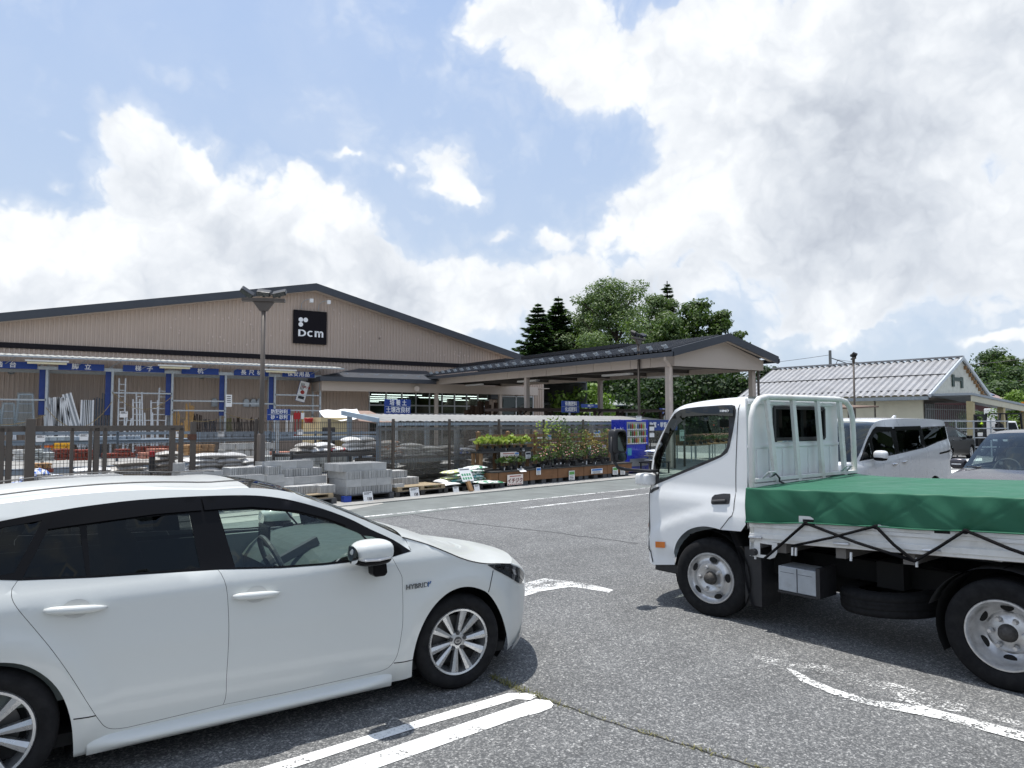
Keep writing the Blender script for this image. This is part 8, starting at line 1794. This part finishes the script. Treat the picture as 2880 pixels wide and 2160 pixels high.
    MB().box(.0, .24, -.68, .68, .985, .998).build('cowl', M_black, root); m = MB(); m.grid(lambda u, v: (.10 - .55 * u, -.66 + 1.32 * v, .93 + .05 * math.sin(v * 3.1)), 6, 8); m.build('dashboard', mat('dash_grey', (.06, .075, .07), .7), root)
    for y in (-.36, .36): seat(root, -1.1, y, .72, mat('grey_seat', (.10, .105, .10), .85), .6, .5)
    steering(root, -.58, -.36, .98, .18, .4); MB().box(-.68, -.66, -.12, .12, 1.44, 1.5).build('inner_mirror', M_plast, root)
    for y in (-.52, -.38): MB().box(-.62, -.60, y - .03, y + .03, 1.43, 1.46).build('sticker', M_white, root)
dark_car()
def hatch():
    W_ = .86; q, rz = place_side(2676.5, 32, 81, -W_); root = thing('black_hatchback', 'black hatchback seen from behind between the minivan and the dark grey car', 'car', q, rz); mt = mat('black_paint', (.006, .0065, .007), .3, var=0, spec=.12)
    fy = simple_dl(W_, lambda x: .98, .32, 2.9, -.5, .4, .25)
    tail = smooth_([(-.62, 1.22), (-.85, 1.12), (-.93, .95), (-.95, .7), (-.93, .45), (-.8, .25)], 3); roof = smooth_([(1.55, 1.38), (1.1, 1.45), (.6, 1.475), (.1, 1.43), (-.35, 1.33), (-.62, 1.22)], 3); apil = smooth_([(2.6, .98), (2.2, 1.14), (1.85, 1.28), (1.55, 1.38)], 3); hood = smooth_([(3.5, .68), (3.2, .8), (2.9, .9), (2.6, .98)], 3); nose = smooth_([(3.5, .25), (3.6, .4), (3.6, .55), (3.5, .68)], 3)
    outer = nose + hood[1:] + apil[1:] + roof[1:] + tail[1:] + arcp(0, .35, .2)[::-1] + arcp(2.7, .35, .2)[::-1]
    dlo = [(2.45, 1.0), (-.35, 1.06), (-.05, 1.28), (.5, 1.39), (1.1, 1.38), (1.5, 1.30), (2.0, 1.16)]
    gl = [([(2.2, 1.02), (1.15, 1.04), (1.15, 1.35), (1.5, 1.27), (1.95, 1.13)], G_clear), ([(1.05, 1.045), (-.1, 1.07), (.1, 1.26), (.5, 1.35), (1.05, 1.355)], G_priv)]
    make_car(root, dict(fy=fy, W=W_, paint=mt, outer=outer, dlo=dlo, doors=[([(2.3, .98), (1.12, 1.02), (1.12, .28), (2.2, .28), (2.3, .5)], (1.3, .88, .2, 0)), ([(1.1, 1.02), (.1, 1.04), (.15, .8), (.5, .6), (.55, .28), (1.1, .28)], (.35, .9, .2, 0))], glass=gl,
        lofts=[('body', roof[:-6], (.1, .03), (-.1, .03), 2.5), ('rear_window', roof[-7:], (-.1, .03), (-.25, .0), 2.5), ('windscreen', apil, (.3, .02), (.1, .03), 2), ('hood', hood, (.2, .02), (.3, .02), 2.4), ('body', nose, (.1, 0), (.2, .02), 2.2), ('body', tail, (-.2, .0), (-.1, 0), 3)],
        liner_poly=[(3, .8), (2.5, .9), (-.6, .95), (-.8, .6), (-.5, .7), (.5, .7), (.5, .3), (2.2, .3), (2.2, .7), (3, .7)], floor=(-.7, 3.2), fz=.2, wells=[(0, .3, .345), (2.7, .3, .345)]))
    for s in (1, -1):
        for x in (0, 2.7): wheel(root, x, s * (W_ - .12), .31, .215, .19, 'alloy', s)
        m = MB(); ellips(m, (2.1, s * (W_ + .1), 1.02), (.09, .12, .075), .65); m.build('mirror', mt, root, smooth=True)
        panel(MB(), [(-.88, 1.08), (-.60, 1.0), (-.52, .9), (-.62, .76), (-.92, .72)], [], fy, s, inset=-.01).build('tail_lamp', mat('tail_lamp', (.5, .1, .09), .15, var=.3, vs=8, coat=1), root, smooth=True)
hatch()
# forklift
A = pd(2812, 1184, 36); t = thing('forklift', 'black forklift with an overhead guard behind the dark grey car', 'forklift', (A.x, A.y, 0), R(-25))
M_fb = mat('forklift_black', (.02, .021, .024), .6, var=.2)
MB().box(-.9, .9, -.5, .5, .35, 1.0).prism([(.4, -.5, 1.0), (.95, -.5, 1.0), (.95, -.5, 1.35), (.55, -.5, 1.3)], (0, 0, 0), (0, 1.0, 0)).build('body', M_fb, t, bevel=.05); m = MB()
for x, x2 in ((-.55, -.35), (.85, .75)):
    for y in (-.45, .45): m.bar((x, y, .9), (x2, y, 2.12), .07)
m.box(-.4, .8, -.48, .48, 2.1, 2.16); m.build('overhead_guard', M_fb, t)
m = MB(); [m.box(-1.15, -1.03, y - .05, y + .05, .1, 2.1) for y in (-.3, .3)]; [m.box(-1.16, -1.05, -.3, .3, z, z + .1) for z in (.4, 1.2, 2.0)]; m.build('mast', M_fb, t); MB().box(-2.1, -1.1, -.3, -.18, .08, .13).box(-2.1, -1.1, .18, .3, .08, .13).build('fork', M_fb, t); seat(t, .25, 0, 1.1, M_fb, .55, .5); steering(t, -.25, 0, 1.35, .17, .9)
for x, r in ((-.65, .33), (.65, .26)):
    for y in (-.45, .45): MB().lathe(tyre_lathe(r, r * .55, .18), 24, Matrix.Translation((x, y, r))).build('wheel', M_tyre, t)
# small white truck and box lorry further back
A = pd(2795, 1184, 48); t = thing('white_kei_truck', 'small white truck cab seen through the forklift', 'truck', (A.x, A.y, 0), R(-115))
MB().prism([(1.3, 0, .4), (1.35, 0, .95), (1.05, 0, 1.75), (.2, 0, 1.8), (.15, 0, .4)], (0, -.72, 0), (0, 1.44, 0)).build('cab', M_twhite, t, bevel=.05); MB().prism([(1.355, 0, 1.0), (1.10, 0, 1.66), (1.08, 0, 1.66), (1.33, 0, 1.0)], (0, -.62, 0), (0, 1.24, 0)).build('windscreen', G_priv, t); MB().box(-2, .1, -.72, .72, .6, .95).build('bed', M_twhite, t)
for x in (.9, -1.2):
    for y in (-.62, .62): MB().lathe(tyre_lathe(.27, .16, .15), 24, Matrix.Translation((x, y, .27))).build('wheel', M_tyre, t)
for y in (-.6, .6): MB().box(1.34, 1.37, y - .1, y + .1, .72, .85).build('headlight', mat('lamp_lens_grey', (.34, .38, .40), .1), t)
A = pd(2880, 1184, 56); t = thing('white_box_lorry', 'white box lorry with a blue stripe along its roof edge at the right frame edge', 'lorry', (A.x, A.y, 0), R(-20))
MB().box(-2.6, 4.5, -1.1, 1.1, .7, 2.75).build('cargo_box', M_white, t, bevel=.04); MB().box(-1.9, 4.5, -1.12, -1.105, 2.5, 2.76).build('stripe', M_blue, t); MB().box(-1.9, 4.5, -1.12, 1.12, 2.755, 2.80).build('roof_edge', M_blue, t); MB().box(-2.4, 4.3, -1.0, 1.0, .45, .7).build('chassis', M_black, t)
m = MB(); [m.box(-.2 + i * .5, .1 + i * .5, -1.115, -1.106, 2.0 - j * .4, 2.2 - j * .4) for i in range(5) for j in range(2)]; m.build('side_marking', M_dark, t)
for x in (-1.6, 3.2):
    for y in (-.95, .95): MB().lathe(tyre_lathe(.42, .25, .25), 24, Matrix.Translation((x, y, .42))).build('wheel', M_tyre, t)
A = pd(2761, 1184, 35.5); o = MB().lathe([(0, 0), (.07, 0), (.07, .02), (.05, .03), (.015, .2), (0, .2)], 14, Matrix.Translation((A.x, A.y, 1.6)) @ YZ).build('traffic_cone', mat('lime_cone', '#b5d424', .5)); tag(o, 'lime yellow traffic cone standing on the pipe rail', 'cone')
A = pd(2881, 1184, 50); t = thing('yellow_beacon_post', 'orange yellow post at the right frame edge above the lorry', 'post', (A.x, A.y, 0)); MB().box(-.12, .12, -.12, .12, 0, 1.75 + (1184.7 - 1130) * 50 / 2000).build('post', mat('orange_post', '#d98a1c', .5), t)
# ---------------------------------------------------------------- say which one: look-alikes get their place in the row, layer or course
def uniq():
    by = {}
    for o in list(S.objects):
        if o.parent is None and 'category' in o: by.setdefault(o['label'], []).append(o)
    OR = lambda n: {1: '1st', 2: '2nd', 3: '3rd'}.get(n, '%dth' % n)
    def cluster(vals, tol):
        out = {}; k = 0; last = None
        for v in sorted(set(vals)):
            if last is not None and v - last > tol: k += 1
            out[v] = k; last = v
        return out
    for lab, obs in by.items():
        if len(obs) < 2: continue
        C_ = [((o.location - LO).dot(LU), (o.location - LO).dot(LV), o.location.z) for o in obs]; soft = obs[0]['category'] in ('sack', 'potted plant')
        zc = cluster([c[2] for c in C_], .03); bc = cluster([c[1] for c in C_], .15 if soft else .065 if obs[0]['category'] != 'ceiling light' else 1.0); cells = {}
        for o, c in zip(obs, C_): cells.setdefault((zc[c[2]], bc[c[1]]), []).append((c[0], o))
        nz, nb = max(zc.values()) + 1, max(bc.values()) + 1
        for (z, b), row_ in cells.items():
            row_.sort(key=lambda t: t[0])
            for i, (_, o) in enumerate(row_):
                s = ''
                if len(row_) > 1 or (nz == 1 and nb == 1): s += ', %s from left' % OR(i + 1)
                if nz > 1: s += ', %s layer' % ('bottom' if z == 0 else 'top' if z == nz - 1 else OR(z + 1))
                if nb > 1: s += ', %s row' % ('front' if b == 0 else 'back' if b == nb - 1 else OR(b + 1))
                w = lab.split(); n = len(s.replace(',', '').split())
                for d in ('the', 'a', 'of', 'in', 'and', 'hollow', 'by', 'small', 'boxed', 'course', 'seen', 'on', 'standing'):
                    while len(w) + n > 16 and d in w: w.remove(d)
                o['label'] = ' '.join(w) + s
uniq()
